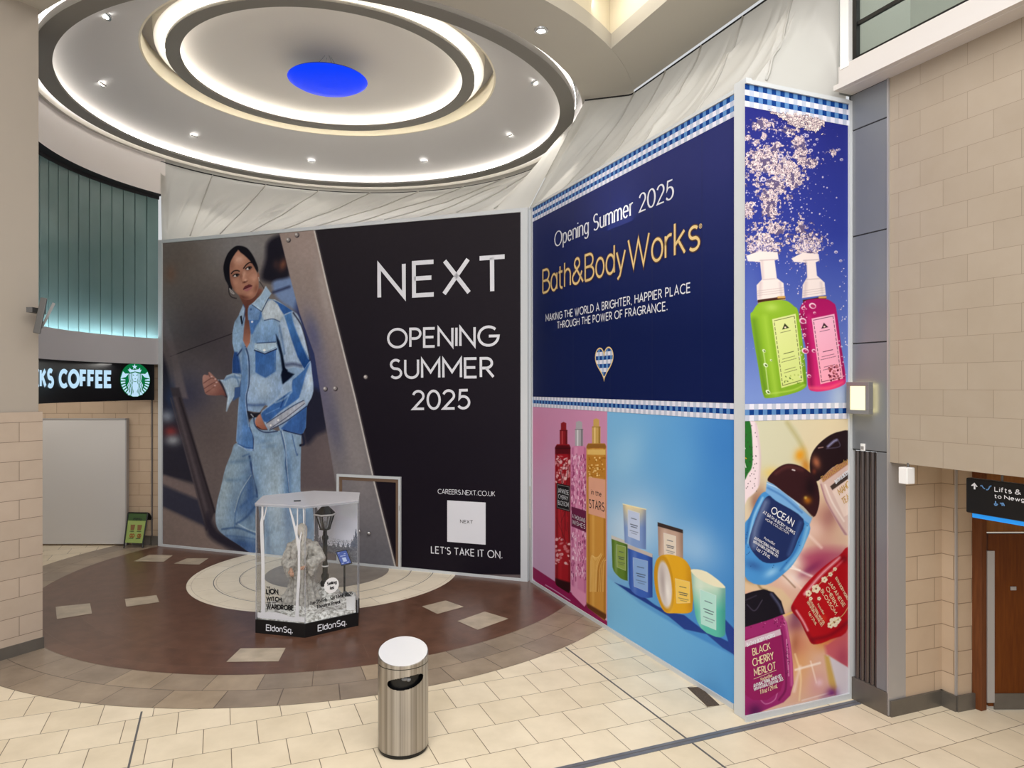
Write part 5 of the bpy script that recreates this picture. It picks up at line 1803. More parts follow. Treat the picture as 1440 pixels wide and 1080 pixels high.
class Art:
    def __init__(self, X, Y):
        self.shape = X.shape; self.x = X.ravel(); self.y = Y.ravel(); self.c = np.zeros((self.x.size, 3))

    def sel(self, x0, y0, x1, y1):
        return np.nonzero((self.x >= x0) & (self.x <= x1) & (self.y >= y0) & (self.y <= y1))[0]

    def put(self, idx, alpha, col):
        if callable(col): col = col(self.x[idx], self.y[idx])
        else: col = np.array(col, float)
        a = alpha[:, None]
        self.c[idx] = self.c[idx] * (1 - a) + col * a

    def mul(self, idx, alpha, col):
        a = alpha[:, None]
        self.c[idx] = self.c[idx] * (1 - a + a * np.array(col, float))

    @staticmethod
    def segd(x, y, P, closed):
        d = np.full(x.shape, 1e9); n = len(P)
        for i in range(n if closed else n - 1):
            a = P[i]; b = P[(i + 1) % n]; e = b - a; L = (e * e).sum()
            if L < 1e-12: continue
            t = np.clip(((x - a[0]) * e[0] + (y - a[1]) * e[1]) / L, 0, 1)
            d = np.minimum(d, (x - a[0] - t * e[0]) ** 2 + (y - a[1] - t * e[1]) ** 2)
        return np.sqrt(d)

    def polymask(self, pts, soft=.5, smooth=True):
        P = smooth_poly(pts) if smooth else np.array(pts, float)
        m = soft + 1
        idx = self.sel(P[:, 0].min() - m, P[:, 1].min() - m, P[:, 0].max() + m, P[:, 1].max() + m)
        x = self.x[idx]; y = self.y[idx]
        ins = np.zeros(x.shape, bool); n = len(P)
        for i in range(n):
            a = P[i]; b = P[i - 1]
            if a[1] == b[1]: continue
            k = (a[1] > y) != (b[1] > y)
            ins ^= k & (x < (b[0] - a[0]) * (y - a[1]) / (b[1] - a[1]) + a[0])
        d = self.segd(x, y, P, True)
        sd = np.where(ins, -d, d)
        return idx, np.clip(.5 - sd / (2 * max(soft, 1e-3)), 0, 1), sd

    def poly(self, pts, col, soft=.5, smooth=True, alpha=1.0, clip=None):
        idx, a, sd = self.polymask(pts, soft, smooth)
        a = a * alpha
        if clip is not None: a = a * clip[idx]
        self.put(idx, a, col); return self

    def mask(self, pts, soft=.5, smooth=True):
        m = np.zeros(self.x.size); idx, a, sd = self.polymask(pts, soft, smooth); m[idx] = a; return m

    def line(self, pts, w, col, soft=.5, alpha=1.0, clip=None, smooth=True):
        P = smooth_line(pts) if smooth else np.array(pts, float)
        m = w + soft + 1
        idx = self.sel(P[:, 0].min() - m, P[:, 1].min() - m, P[:, 0].max() + m, P[:, 1].max() + m)
        d = self.segd(self.x[idx], self.y[idx], P, False) - w / 2
        a = np.clip(.5 - d / (2 * max(soft, 1e-3)), 0, 1) * alpha
        if clip is not None: a = a * clip[idx]
        self.put(idx, a, col); return self

    def ell(self, cx, cy, rx, ry, col, ang=0, soft=.5, alpha=1.0, clip=None):
        R = max(rx, ry) + soft + 1
        idx = self.sel(cx - R, cy - R, cx + R, cy + R)
        ca, sa = math.cos(math.radians(ang)), math.sin(math.radians(ang))
        x = self.x[idx] - cx; y = self.y[idx] - cy
        u = x * ca + y * sa; v = -x * sa + y * ca
        q = np.sqrt((u / rx) ** 2 + (v / ry) ** 2)
        d = (q - 1) * min(rx, ry)
        a = np.clip(.5 - d / (2 * max(soft, 1e-3)), 0, 1) * alpha
        if clip is not None: a = a * clip[idx]
        self.put(idx, a, col); return self

    def blob(self, cx, cy, rx, ry, col, alpha=1.0, ang=0, clip=None):
        R = max(rx, ry) * 2.6
        idx = self.sel(cx - R, cy - R, cx + R, cy + R)
        ca, sa = math.cos(math.radians(ang)), math.sin(math.radians(ang))
        x = self.x[idx] - cx; y = self.y[idx] - cy
        u = (x * ca + y * sa) / rx; v = (-x * sa + y * ca) / ry
        a = alpha * np.exp(-(u * u + v * v) * .9)
        if clip is not None: a = a * clip[idx]
        self.put(idx, a, col); return self

    def grain(self, amt, sx, sy, seed, clip=None, ang=0):
        ca, sa = math.cos(math.radians(ang)), math.sin(math.radians(ang))
        u = self.x * ca + self.y * sa; v = -self.x * sa + self.y * ca
        n = fbm(u / sx + 100, v / sy + 100, seed) - .5
        g = 1 + amt * 2 * n
        if clip is not None: g = 1 + (g - 1) * clip
        self.c *= g[:, None]; return self

    def linear(self):
        c = np.clip(self.c, 0, 255) / 255.0
        l = np.where(c <= .04045, c / 12.92, ((c + .055) / 1.055) ** 2.4)
        return np.clip(l * INK_GAIN, 0, .95)


def print_grid(pl, xs, z0, z1, rows):
    us = np.array([pl.hit(x, HZ)[0] for x in xs])
    zs_ = np.linspace(z0, z1, rows)
    O = np.array(pl.O); U = np.array(pl.U); N = np.array(pl.N)
    P = O[None] + us[:, None] * U[None]
    px = 720 + F * P[:, 0] / P[:, 1]
    X = np.repeat(px[None], rows, 0)
    Yd = P[:, 1]
    Y = HZ - F * (zs_[:, None] - EYE) / Yd[None]
    V = np.zeros((rows, len(xs), 3)); V[:, :, 0] = P[None, :, 0]; V[:, :, 1] = P[None, :, 1]; V[:, :, 2] = zs_[:, None]
    return X, Y, V, N


def finish_print(name, art, V, N, off, material, parent, clipfaces=None):
    r, c = art.shape
    V = V + N[None, None] * off
    i = np.arange((r - 1) * (c - 1)); a = (i // (c - 1)) * c + i % (c - 1)
    f = np.stack([a, a + 1, a + c + 1, a + c], 1)
    return colored_grid(name, V.reshape(-1, 3), f, art.linear(), material, parent, 'POINT')


# ======================= fashion poster
def paint_next(A):
    CA = crop(300, 330, 9); CB = crop(275, 420, 8); CC = crop(275, 520, 8); CD = crop(275, 620, 6); C5 = crop(220, 320, 4.5); C6 = crop(220, 560, 4)
    A.c[:] = grad((0, 330), (126, 117, 112), (0, 800), (104, 92, 92))(A.x, A.y)
    A.blob(340, 345, 60, 30, (138, 134, 134), .9); A.blob(255, 365, 40, 50, (108, 96, 88), .7); A.blob(300, 420, 60, 30, (98, 88, 84), .6)
    A.blob(290, 470, 60, 45, (64, 56, 62), .75); A.blob(262, 555, 35, 35, (52, 52, 76), .8); A.blob(330, 520, 30, 40, (62, 56, 66), .6)
    A.blob(300, 610, 35, 35, (92, 80, 80), .6); A.blob(320, 660, 30, 40, (108, 94, 92), .6)
    A.blob(240, 385, 8, 12, (128, 92, 72), .6)
    A.line([(240, 501), (275, 488), (327, 469)], 1.1, (40, 34, 40))
    # window side of the lift lobby
    A.poly(C6((30, -260), (60, -180), (95, 0), (215, 480), (30, 430)), (42, 40, 52), 3, False)
    A.blob(235, 585, 9, 8, (150, 156, 168), .9); A.blob(240, 607, 9, 7, (138, 52, 52), .9); A.blob(243, 619, 10, 7, (156, 160, 166), .9); A.blob(240, 560, 9, 18, (44, 60, 92), .7)
    A.poly(C6((30, 430), (214, 500), (236, 570), (30, 480)), (124, 108, 106), 2.5, False)
    A.poly(C6((30, 486), (236, 572), (285, 725), (30, 610)), (54, 54, 70), 3, False)
    A.poly(C6((30, 612), (285, 735), (420, 870), (30, 836)), grad((230, 720), (132, 116, 110), (320, 780), (140, 122, 114)), 3, False)
    A.poly(C5((30, 470), (60, 560), (130, 800), (200, 1080), (130, 1080), (95, 830), (35, 640)), (112, 100, 102), 2, False, .8)
    A.poly(C6((78, -60), (128, -60), (330, 640), (280, 745)), (62, 54, 60), 1.5, False)
    A.line(C6((104, 0), (300, 700)), 4, (104, 92, 96), 2.5, .7); A.line(C6((130, 0), (328, 640)), 2, (36, 30, 36), 1.2); A.line(C6((80, 0), (280, 730)), 1.4, (84, 74, 80), 1)
    A.poly(C6((285, 640), (345, 745), (460, 800), (570, 830), (570, 890), (420, 850), (290, 770)), (42, 38, 50), 4, True, .95)
    # blurred reflection
    A.poly(C5((700, 100), (760, 52), (830, 60), (845, 300), (820, 340), (740, 350), (665, 320), (690, 200)), (28, 25, 36), 4)
    A.blob(398, 372, 5, 8, (122, 76, 58), .9, 20); A.blob(388, 372, 4, 6, (90, 60, 52), .5)
    A.poly(C5((735, 350), (800, 325), (880, 330), (900, 520), (840, 500), (760, 440)), (120, 142, 182), 3)
    A.line(C5((740, 410), (840, 375)), 3, (44, 50, 80), 2)
    A.poly(C6((800, -170), (940, -170), (985, 230), (1012, 510), (800, 510)), (100, 88, 90), 3, False)
    A.poly(C5((880, 500), (960, 560), (1050, 870), (1030, 1100), (900, 1100)), (48, 56, 98), 5)
    A.poly(C6((820, -40), (930, -30), (965, 160), (900, 210), (850, 260), (825, 200)), (34, 34, 52), 4)
    A.blob(462, 640, 16, 25, (112, 98, 98), .7)
    # brushed rail
    rail = A.mask(C5((776, 30), (995, 10), (1255, 1080)) + C6((1352, 985), (1012, 985), (1010, 490), (942, 90)) + C5((1000, 800), (905, 540), (850, 330)), .6, False)
    idx = np.nonzero(rail > 0)[0]
    A.put(idx, rail[idx], grad((410, 330), (158, 140, 132), (500, 800), (112, 110, 116)))
    A.blob(447, 540, 18, 60, (98, 96, 128), .75, -12, clip=rail); A.blob(440, 470, 10, 30, (74, 80, 124), .6, -14, clip=rail); A.blob(425, 350, 18, 22, (168, 150, 144), .6, clip=rail)
    A.blob(500, 640, 16, 60, (150, 142, 140), .6, -12, clip=rail); A.blob(470, 600, 10, 40, (88, 88, 112), .6, -12, clip=rail); A.blob(455, 410, 6, 50, (176, 164, 158), .6, -13, clip=rail)
    # dark field right of the rail
    dark = A.mask(C5((997, 10), (1255, 1080)) + C6((1215, 440), (1352, 985)) + [(900, 810), (900, 250)], .5, False)
    idx = np.nonzero(dark > 0)[0]
    A.put(idx, dark[idx], grad((640, 310), (38, 33, 38), (640, 620), (24, 18, 28)))
    A.line([(441.5, 322), (462.5, 413), (499.5, 560), (524.5, 670), (557, 800)], 2.2, (206, 200, 194), .7, smooth=False)
    A.line([(443.7, 322), (464.7, 413), (501.7, 560), (526.7, 670), (559, 800)], 1.6, (62, 54, 58), .7, smooth=False)
    for bx, by in ((405, 337), (417, 330), (457, 546.5), (471, 546), (514, 530)):
        A.ell(bx + .8, by + .8, 3.2, 3.4, (52, 46, 50)); A.ell(bx, by, 2.6, 2.8, (150, 142, 140)); A.ell(bx - .7, by - .6, 1.1, 1.2, (222, 218, 216))
    # ---------------- the model
    # jeans
    rl_ = [(346, 640), (349, 596), (358, 584), (372, 600), (390, 606), (405, 603), (424, 612), (422.5, 660), (422.5, 690), (440, 715), (447, 800), (372, 793), (362, 700), (355, 660)]
    MR = A.mask(rl_, .6, False); idx = np.nonzero(MR > 0)[0]
    A.put(idx, MR[idx], (146, 172, 198))
    A.blob(388, 690, 14, 55, (176, 196, 212), .7, clip=MR); A.blob(405, 690, 6, 70, (104, 138, 180), .8, clip=MR); A.blob(418, 680, 5, 60, (140, 168, 198), .7, clip=MR); A.blob(358, 690, 6, 30, (100, 132, 170), .7, clip=MR); A.blob(430, 750, 8, 40, (110, 140, 178), .7, clip=MR)
    A.line(CC((960, 690), (1000, 860), (1020, 960)) + CD((760, 200), (780, 330), (790, 430)), 1.6, (62, 92, 140), .8, .8, clip=MR); A.line(CC((975, 690), (1012, 860)) + CD((770, 200), (792, 430)), .9, (190, 206, 222), .6, .8, clip=MR)
    A.line(CC((1085, 730), (1110, 840), (1140, 960)) + CD((860, 110)), 1.2, (70, 100, 150), .7, .8, clip=MR)
    for a, b, w in (((640, 740), (760, 800), 4), ((700, 820), (850, 790), 3), ((760, 870), (900, 850), 3)):
        A.line(CC(a, b), w, (108, 140, 178), 3, .5, clip=MR)
    A.line([(372, 700), (375, 740), (379, 790)], 4, (112, 142, 178), 3, .6, clip=MR)
    ll = CD((340, 20), (470, 60), (480, 260), (520, 420), (525, 520), (505, 640), (515, 790), (520, 960), (440, 930), (370, 880), (260, 810), (190, 745), (168, 650), (182, 520), (212, 400), (250, 240), (300, 110))
    ML = A.mask(ll, .7); idx = np.nonzero(ML > 0)[0]
    A.put(idx, ML[idx], (134, 160, 186))
    A.blob(316, 690, 9, 45, (164, 184, 198), .8, 12, clip=ML); A.blob(325, 655, 14, 16, (152, 176, 196), .7, clip=ML); A.blob(310, 725, 10, 16, (158, 178, 194), .6, clip=ML)
    A.blob(352, 690, 8, 30, (74, 102, 146), .85, clip=ML); A.blob(345, 715, 16, 12, (84, 114, 158), .7, -30, clip=ML); A.blob(340, 765, 25, 9, (70, 98, 144), .8, 12, clip=ML); A.blob(350, 785, 18, 14, (62, 86, 132), .8, clip=ML)
    A.line(CD((455, 130), (480, 260), (510, 350), (522, 470)), 2.5, (52, 76, 120), 1.2, .9, clip=ML)
    A.line(CD((480, 290), (390, 440), (340, 600), (330, 720)), 1.6, (96, 126, 166), .8, .9, clip=ML); A.line(CD((468, 290), (376, 440), (328, 600)), .9, (176, 194, 208), .6, .8, clip=ML)
    for pts, w, c in (([(225, 745), (360, 735), (510, 790)], 2.2, (66, 94, 138)), ([(345, 700), (430, 640), (510, 540)], 2.5, (70, 98, 142)), ([(360, 700), (440, 745), (510, 770)], 1.2, (178, 196, 212)), ([(380, 560), (460, 490), (515, 460)], 3, (82, 112, 156)),
                      ([(260, 800), (380, 810), (500, 830)], 2, (94, 122, 162)), ([(300, 180), (400, 170), (460, 160)], 4, (112, 142, 174)), ([(270, 330), (360, 330), (440, 290)], 4, (118, 148, 178)), ([(400, 130), (450, 110)], 2, (88, 118, 160))):
        A.line(CD(*pts), w, c, w * .6, .75, clip=ML)
    # shirt torso
    tor = CB((490, 180), (590, 80), (700, -10), (810, 0), (900, 10), (1050, 110), (1110, 150), (1180, 250), (1250, 500), (1290, 700), (1310, 850)) + CC((1325, 240), (1250, 420), (1240, 650), (1200, 730), (1080, 705), (950, 680), (850, 420), (780, 395), (720, 480), (650, 470), (585, 460), (600, 600), (640, 720), (660, 780), (650, 918), (580, 918), (480, 850), (455, 800), (470, 560), (490, 280), (515, 60)) + CB((412, 840), (415, 700), (436, 600), (415, 500), (415, 380), (440, 260))
    MT = A.mask(tor, .6, False); idx = np.nonzero(MT > 0)[0]
    A.put(idx, MT[idx], (146, 174, 206))
    A.poly(CB((600, 130), (745, 150), (700, 300), (640, 400), (612, 350)), (92, 132, 188), 1.2, clip=MT)
    A.poly(CB((690, 300), (780, 240), (870, 225), (920, 300), (915, 485), (670, 495), (640, 440)), grad((365, 450), (150, 182, 216), (375, 482), (128, 162, 204)), 1.5, clip=MT)
    A.poly(CB((745, 150), (770, 60), (880, 15), (960, 130), (990, 200), (960, 262), (870, 228), (780, 245)), (188, 202, 216), 1.2, clip=MT)
    A.poly(CB((870, 15), (960, 35), (1095, 135), (1000, 185), (955, 120), (925, 60)), (70, 110, 168), .8, False, clip=MT)
    A.line(CB((775, 245), (870, 228), (960, 265)), 1.2, (58, 82, 124), .7, .9, clip=MT); A.line(CB((880, 10), (1060, 100), (1110, 150)), 1.0, (206, 216, 226), .6, .8, clip=MT)
    A.poly(CC((600, 60), (760, 90), (960, 40), (930, 330), (800, 400), (620, 430), (585, 300)), grad((350, 530), (164, 188, 214), (380, 575), (140, 168, 204)), 3, clip=MT)
    A.blob(372, 548, 12, 14, (176, 198, 220), .7, clip=MT); A.line(CC((590, 395), (660, 400), (780, 395)), 3, (78, 104, 152), 2, .8, clip=MT); A.blob(358, 577, 10, 4, (150, 178, 210), .8, clip=MT)
    A.poly(CB((412, 575), (470, 600), (495, 690), (515, 840), (412, 845)), (62, 94, 148), 1.5, False, clip=MT)
    A.line(CB((470, 640), (530, 560), (560, 540)), 1.6, (44, 60, 104), 1, .9, clip=MT); A.line(CB((435, 395), (490, 380)), 1.1, (70, 100, 150), .6, .8, clip=MT)
    A.poly(CB((435, 270), (500, 300), (530, 400), (500, 560), (440, 590), (415, 500), (418, 380)), (150, 180, 210), 2, clip=MT, alpha=.8)
    # placket and front edge
    A.poly(CB((525, 480), (585, 590), (605, 700), (600, 960)) + CC((570, 300), (580, 450), (610, 640), (645, 740), (655, 905), (590, 905), (480, 845), (465, 790), (480, 560), (500, 280), (520, 60)) + CB((520, 840), (520, 640)), grad((345, 500), (128, 162, 204), (345, 630), (96, 136, 190)), 1.0, False, clip=MT)
    A.line(CB((570, 560), (592, 640), (604, 760), (600, 960)) + CC((572, 300), (582, 450), (612, 640), (648, 745), (652, 905)), 1.4, (44, 60, 100), .8, .9, clip=MT)
    A.line(CB((558, 580), (585, 680), (590, 960)) + CC((562, 300), (572, 460), (600, 640)), .8, (190, 206, 224), .6, .7, clip=MT)
    A.blob(337, 600, 4, 30, (150, 180, 214), .5, clip=MT); A.line(CC((480, 845), (560, 890), (650, 900)), 1.2, (190, 206, 224), .7, .7, clip=MT); A.line(CC((470, 830), (560, 870), (645, 880)), .9, (60, 88, 140), .6, .8, clip=MT)
    # flap pocket
    A.poly(CB((672, 585), (780, 628), (905, 575), (902, 820), (785, 893), (672, 832)), grad((360, 495), (74, 114, 172), (385, 530), (92, 130, 184)), .8, False, clip=MT)
    A.poly(CB((663, 502), (912, 486), (912, 562), (782, 622), (663, 578)), (172, 194, 214), .7, False, clip=MT)
    A.line(CB((663, 580), (780, 622), (912, 566)), 1.5, (36, 50, 88), .7, clip=MT, smooth=False); A.line(CB((690, 500), (900, 488)), 1.2, (52, 74, 116), .6, .9, clip=MT); A.line(CB((675, 560), (780, 600), (900, 550)), .8, (110, 138, 172), .5, clip=MT); A.ell(371.8, 492.5, 1.7, 1.7, (232, 236, 240))
    A.line(CB((672, 830), (785, 893), (902, 820)), 1.0, (136, 166, 204), .6, clip=MT); A.line(CB((890, 590), (890, 815)), .7, (130, 160, 200), .5, .7, clip=MT)
    # back tail of the shirt
    A.poly(CC((1260, 400), (1240, 660), (1205, 730), (1080, 705), (1000, 690), (960, 660), (1060, 560)), (78, 116, 174), 1.2, False, clip=MT)
    A.line(CC((990, 680), (1080, 706), (1205, 735)), 1.2, (36, 48, 84), .7); A.line(CC((1205, 730), (1220, 830), (1180, 850)), 3, (30, 34, 56), 1)
    # dark gap between body and sleeve
    A.poly(CB((905, 400), (945, 480), (975, 600), (1000, 720), (1040, 820), (1110, 850), (1060, 900), (985, 960)) + CC((975, 150), (960, 60)) + CB((975, 800), (955, 640), (915, 500)), (30, 44, 70), 1.2, False)
    # sleeve
    SL = CB((985, 190), (1110, 150), (1180, 250), (1250, 500), (1292, 705), (1220, 795), (1120, 770), (1020, 790), (1000, 700), (985, 600), (955, 480), (935, 330))
    MS = A.mask(SL, .8); A.poly(SL, (164, 186, 212), .8)
    A.blob(404, 470, 5, 25, (178, 198, 220), .7, -12, clip=MS); A.blob(424, 470, 5, 35, (186, 202, 220), .6, -14, clip=MS); A.line(CB((1020, 745), (1100, 735), (1190, 755)), 4, (84, 96, 128), 2.5, .9, clip=MS); A.line(CB((940, 300), (975, 470), (1000, 620)), 2, (90, 122, 168), 1.5, .8, clip=MS)
    A.poly(CB((998, 190), (1078, 152), (1112, 300), (1200, 520), (1290, 702), (1225, 792), (1150, 660), (1080, 460)), grad((405, 445), (94, 138, 192), (430, 515), (52, 92, 152)), .8, False)
    A.line(CB((1078, 170), (1115, 310), (1200, 525), (1270, 680)), .9, (150, 178, 208), .6, .8); A.line(CB((1100, 160), (1190, 300), (1250, 500), (1290, 690)), 1.6, (34, 36, 58), 1, .9)
    # forearm
    FA = CB((1290, 705), (1310, 850)) + CC((1325, 240), (1250, 395), (1010, 580), (835, 675), (785, 620), (735, 490), (800, 420), (890, 340), (960, 240), (985, 170), (1040, 130), (1110, 100), (1200, 20)) + CB((1225, 795))
    MF = A.mask(FA, .7); A.poly(FA, (160, 184, 212), .7)
    A.poly(CB((1285, 720), (1240, 850)) + CC((1200, 200), (1160, 300), (1090, 240), (1090, 120), (1130, 60)) + CB((1200, 810)), (84, 124, 180), 1, clip=MF)
    A.poly(CC((1090, 240), (1170, 300), (1080, 380), (950, 470), (800, 590), (735, 500), (890, 370), (1000, 290)), (80, 120, 178), 1, clip=MF)
    A.line(CC((1000, 300), (960, 420)), 1.6, (44, 72, 124), 1, .8, clip=MF); A.line(CC((1050, 290), (1000, 400)), 1.6, (150, 180, 212), 1, .7, clip=MF); A.line(CC((900, 370), (990, 330), (1080, 250)), 2, (156, 184, 214), 1.2, .8, clip=MF); A.line(CC((790, 500), (940, 430)), 1.2, (120, 156, 202), .8, .8, clip=MF)
    A.poly(CC((790, 610), (835, 675), (1010, 572), (1240, 385), (1220, 340), (1090, 420), (950, 490)), (176, 184, 200), .7, False, clip=MF)
    A.line(CC((800, 600), (960, 495), (1100, 405), (1215, 345)), 1.2, (60, 74, 108), .7, .9); A.line(CC((840, 660), (1010, 545), (1225, 380)), 1, (72, 82, 112), .6, .8)
    for q in ((845, 625), (930, 565)): A.ell(*CC(q)[0], 1.3, 1.3, (238, 238, 240))
    A.blob(436, 535, 4, 14, (190, 206, 222), .8, 10, clip=MF); A.line(CC((835, 678), (1010, 585), (1250, 410)), 1.2, (40, 48, 78), .8, .8)
    # waist, belt loop, pocketed hand
    A.poly(CC((578, 462), (660, 488), (735, 480), (700, 530), (640, 540), (600, 560)), (30, 30, 42), .8, False)
    A.poly(CC((610, 560), (660, 540), (668, 620), (760, 700), (930, 690), (960, 720), (800, 780), (660, 740), (640, 680)), (140, 168, 196), 1, False, clip=MR)
    A.line(CC((625, 500), (650, 530)), 1.2, (210, 214, 220), .6); A.line(CC((655, 540), (668, 620), (720, 680), (800, 705), (920, 690)), 1.4, (54, 70, 108), .8)
    A.poly(CC((672, 570), (720, 500), (742, 540), (770, 610), (806, 668), (740, 672), (690, 640)), grad((360, 590), (196, 134, 112), (374, 604), (146, 88, 70)), .7)
    A.line(CC((690, 640), (750, 672), (805, 672)), 1.2, (70, 44, 44), .7)
    # left sleeve and hand
    A.poly(CC((500, 190), (515, 60), (500, 300), (420, 350), (425, 250), (450, 190)), (64, 94, 146), 1.2, False)
    LSL = CC((320, 110), (345, 65), (420, 38), (515, 60), (510, 110), (490, 190), (440, 200), (435, 300), (385, 390), (352, 472), (342, 465), (358, 310), (305, 160), (245, 112))
    A.poly(LSL, (162, 186, 210), .7, False); MLS = A.mask(LSL, .7, False)
    A.line(CC((330, 110), (400, 80), (500, 90)), 2.5, (104, 134, 176), 1.5, .8, clip=MLS); A.line(CC((440, 60), (480, 130), (490, 190)), 2, (96, 128, 172), 1.2, .7, clip=MLS); A.line(CC((300, 150), (370, 260), (360, 420)), 1, (208, 220, 230), .7, .8, clip=MLS); A.blob(323, 545, 4, 8, (180, 202, 222), .7, clip=MLS)
    A.poly(CC((262, 118), (302, 158), (356, 300), (330, 300), (280, 240)), (52, 44, 58), 1)
    A.poly(CC((80, 80), (100, 55), (140, 60), (150, 24), (185, 50), (240, 110), (290, 180), (340, 292), (300, 285), (230, 290), (150, 285), (110, 265), (96, 215), (80, 160)), grad((285, 530), (196, 146, 132), (318, 555), (120, 72, 64)), .7)
    for pts in ([(92, 150), (150, 110), (185, 90)], [(100, 210), (170, 165), (235, 130)], [(118, 255), (180, 215), (225, 178)], [(145, 40), (165, 80), (215, 105)]):
        A.line(CC(*pts), 1.1, (104, 62, 58), .7, .85)
    for q in ((180, 78), (222, 105), (235, 140), (218, 178)): A.ell(*CC(q)[0], 1.5, 1.2, (228, 190, 180), alpha=.8)
    A.blob(299, 548, 5, 4, (176, 122, 110), .6)
    # neck and chest
    A.poly(CB((535, 80), (590, 90), (604, 280), (618, 380), (612, 490), (576, 556), (535, 470), (545, 330), (560, 220)), grad((347, 440), (92, 56, 48), (347, 485), (184, 124, 102)), .7, False)
    A.poly(CA((300, 720), (390, 815), (460, 820), (535, 770), (575, 680), (620, 710), (520, 850), (450, 900), (435, 985), (395, 985), (370, 860)), grad((340, 412), (126, 76, 62), (350, 440), (92, 54, 46)), .8, False)
    A.blob(366, 408, 4, 4, (150, 96, 80), .6)
    # collars
    A.poly(CB((490, 172), (535, 66), (556, 110), (545, 195), (520, 300), (500, 200)), (162, 186, 212), .7, False); A.line(CB((535, 66), (556, 115), (546, 200), (522, 300)), 1, (70, 96, 140), .6)
    A.poly(CB((500, 200), (520, 190), (530, 280), (516, 290)), (34, 40, 62), .6, False)
    A.poly(CA((435, 985), (440, 930), (490, 885), (595, 965), (570, 1080), (440, 1080)), (122, 154, 196), .7, False)
    A.poly(CA((665, 652), (735, 745), (700, 800), (612, 975), (590, 968), (488, 885), (600, 770)), (162, 188, 214), .7, False)
    A.line(CA((700, 800), (612, 975), (488, 885)), 1, (52, 72, 112), .6, .9, smooth=False); A.line(CA((690, 790), (605, 955), (505, 880)), .7, (206, 220, 232), .5, .8, smooth=False); A.line(CA((665, 655), (600, 770), (490, 880)), .8, (214, 224, 232), .6, .8)
    A.ell(352.8, 435, 1.6, 1.6, (90, 116, 160)); A.ell(354.5, 452.5, 1.5, 1.5, (226, 232, 240))
    # denim grain
    MD = np.clip(MR + ML + MT + MS + MF + MLS, 0, 1)
    skinm = A.mask(CC((672, 570), (720, 500), (806, 668), (740, 672)), .5)
    chest = A.mask(CB((535, 80), (590, 90), (604, 280), (618, 380), (612, 490), (576, 556), (535, 470), (545, 330), (560, 220)) + CA((400, 920)), .7, False)
    chest = np.clip(chest + A.mask(CA((300, 720), (460, 820), (575, 680), (620, 710), (520, 850), (435, 985), (395, 985)), 1, False) + A.mask(CC((80, 60), (190, 20), (300, 150), (350, 290), (100, 290)), 1, False), 0, 1)
    MD = MD * (1 - chest)
    mm_ = np.clip(MD - skinm, 0, 1)[:, None]; avg = np.array((142, 168, 198.)); A.c[:] = A.c + mm_ * (A.c - avg) * .28
    A.grain(.10, 1.2, 3.5, 31, np.clip(MD - skinm, 0, 1)); A.grain(.14, 9, 14, 37, np.clip(MD - skinm, 0, 1))
    # head
    hair = CA((270, 152), (340, 140), (420, 165), (480, 230), (530, 320), (566, 420), (560, 480), (520, 430), (400, 330), (240, 420), (225, 560), (240, 670), (215, 700), (178, 620), (148, 560), (130, 470), (128, 400), (150, 310), (195, 220))
    A.poly(hair, (20, 18, 26), .7)
    A.line(CA((195, 660), (200, 740), (232, 790), (290, 806)), 1.0, (24, 20, 26), .6); A.line(CA((590, 600), (630, 660), (640, 680)), .8, (40, 32, 36), .6)
    face = CA((311, 200), (345, 225), (400, 268), (468, 335), (515, 405), (550, 480), (568, 560), (574, 640), (558, 715), (520, 785), (455, 822), (390, 815), (335, 775), (275, 720), (240, 662), (218, 590), (206, 480), (212, 370), (250, 280))
    A.poly(face, (178, 126, 104), .7); MFc = A.mask(face, .7)
    A.blob(336, 365, 7, 6, (212, 166, 146), .8, clip=MFc); A.blob(330, 398, 5, 5, (196, 142, 120), .6, clip=MFc); A.blob(357, 391, 4.5, 5, (206, 154, 132), .7, clip=MFc); A.blob(343, 386, 2.4, 6, (216, 168, 146), .7, 15, clip=MFc)
    A.blob(326, 402, 3, 14, (132, 82, 66), .7, -15, clip=MFc); A.blob(340, 418, 12, 3.5, (112, 66, 54), .9, 10, clip=MFc); A.blob(360, 406, 3, 8, (134, 84, 68), .7, 15, clip=MFc); A.blob(326, 372, 3, 8, (142, 94, 78), .6, clip=MFc); A.blob(352, 413, 5, 2.5, (190, 134, 112), .8, -15, clip=MFc)
    A.blob(331, 387, 6, 3.4, (118, 76, 64), .75, -15, clip=MFc); A.blob(350, 377, 6, 3.6, (122, 78, 66), .75, -25, clip=MFc); A.blob(338.5, 389, 1.8, 5, (136, 88, 72), .6, 10, clip=MFc)
    A.line(CA((228, 492), (258, 462), (300, 453), (328, 462)), 1.5, (38, 26, 26), .6); A.line(CA((384, 425), (420, 378), (462, 352), (480, 356)), 1.5, (38, 26, 26), .6)
    for (ex_, ey_, an) in ((288, 515, -14), (447, 425, -24)):
        q = CA((ex_, ey_))[0]
        A.ell(q[0], q[1], 4.2, 2.2, (54, 34, 34), an, .6); A.ell(q[0] - .3, q[1] + .5, 3.2, 1.5, (216, 200, 190), an, .5); A.ell(q[0] + 1.0, q[1] - .1, 1.6, 1.6, (30, 20, 22), an, .4); A.line([(q[0] - 4.5, q[1] + .6), (q[0], q[1] - 1.9), (q[0] + 4.3, q[1] - 1.4)], .9, (30, 20, 24), .5)
    A.ell(*CA((402, 597))[0], 3.3, 1.3, (98, 54, 46), -22, .7); A.blob(345.2, 394, 2, 2, (224, 178, 156), .7); A.line(CA((365, 520), (360, 585), (380, 605)), .8, (140, 92, 76), .7, .7)
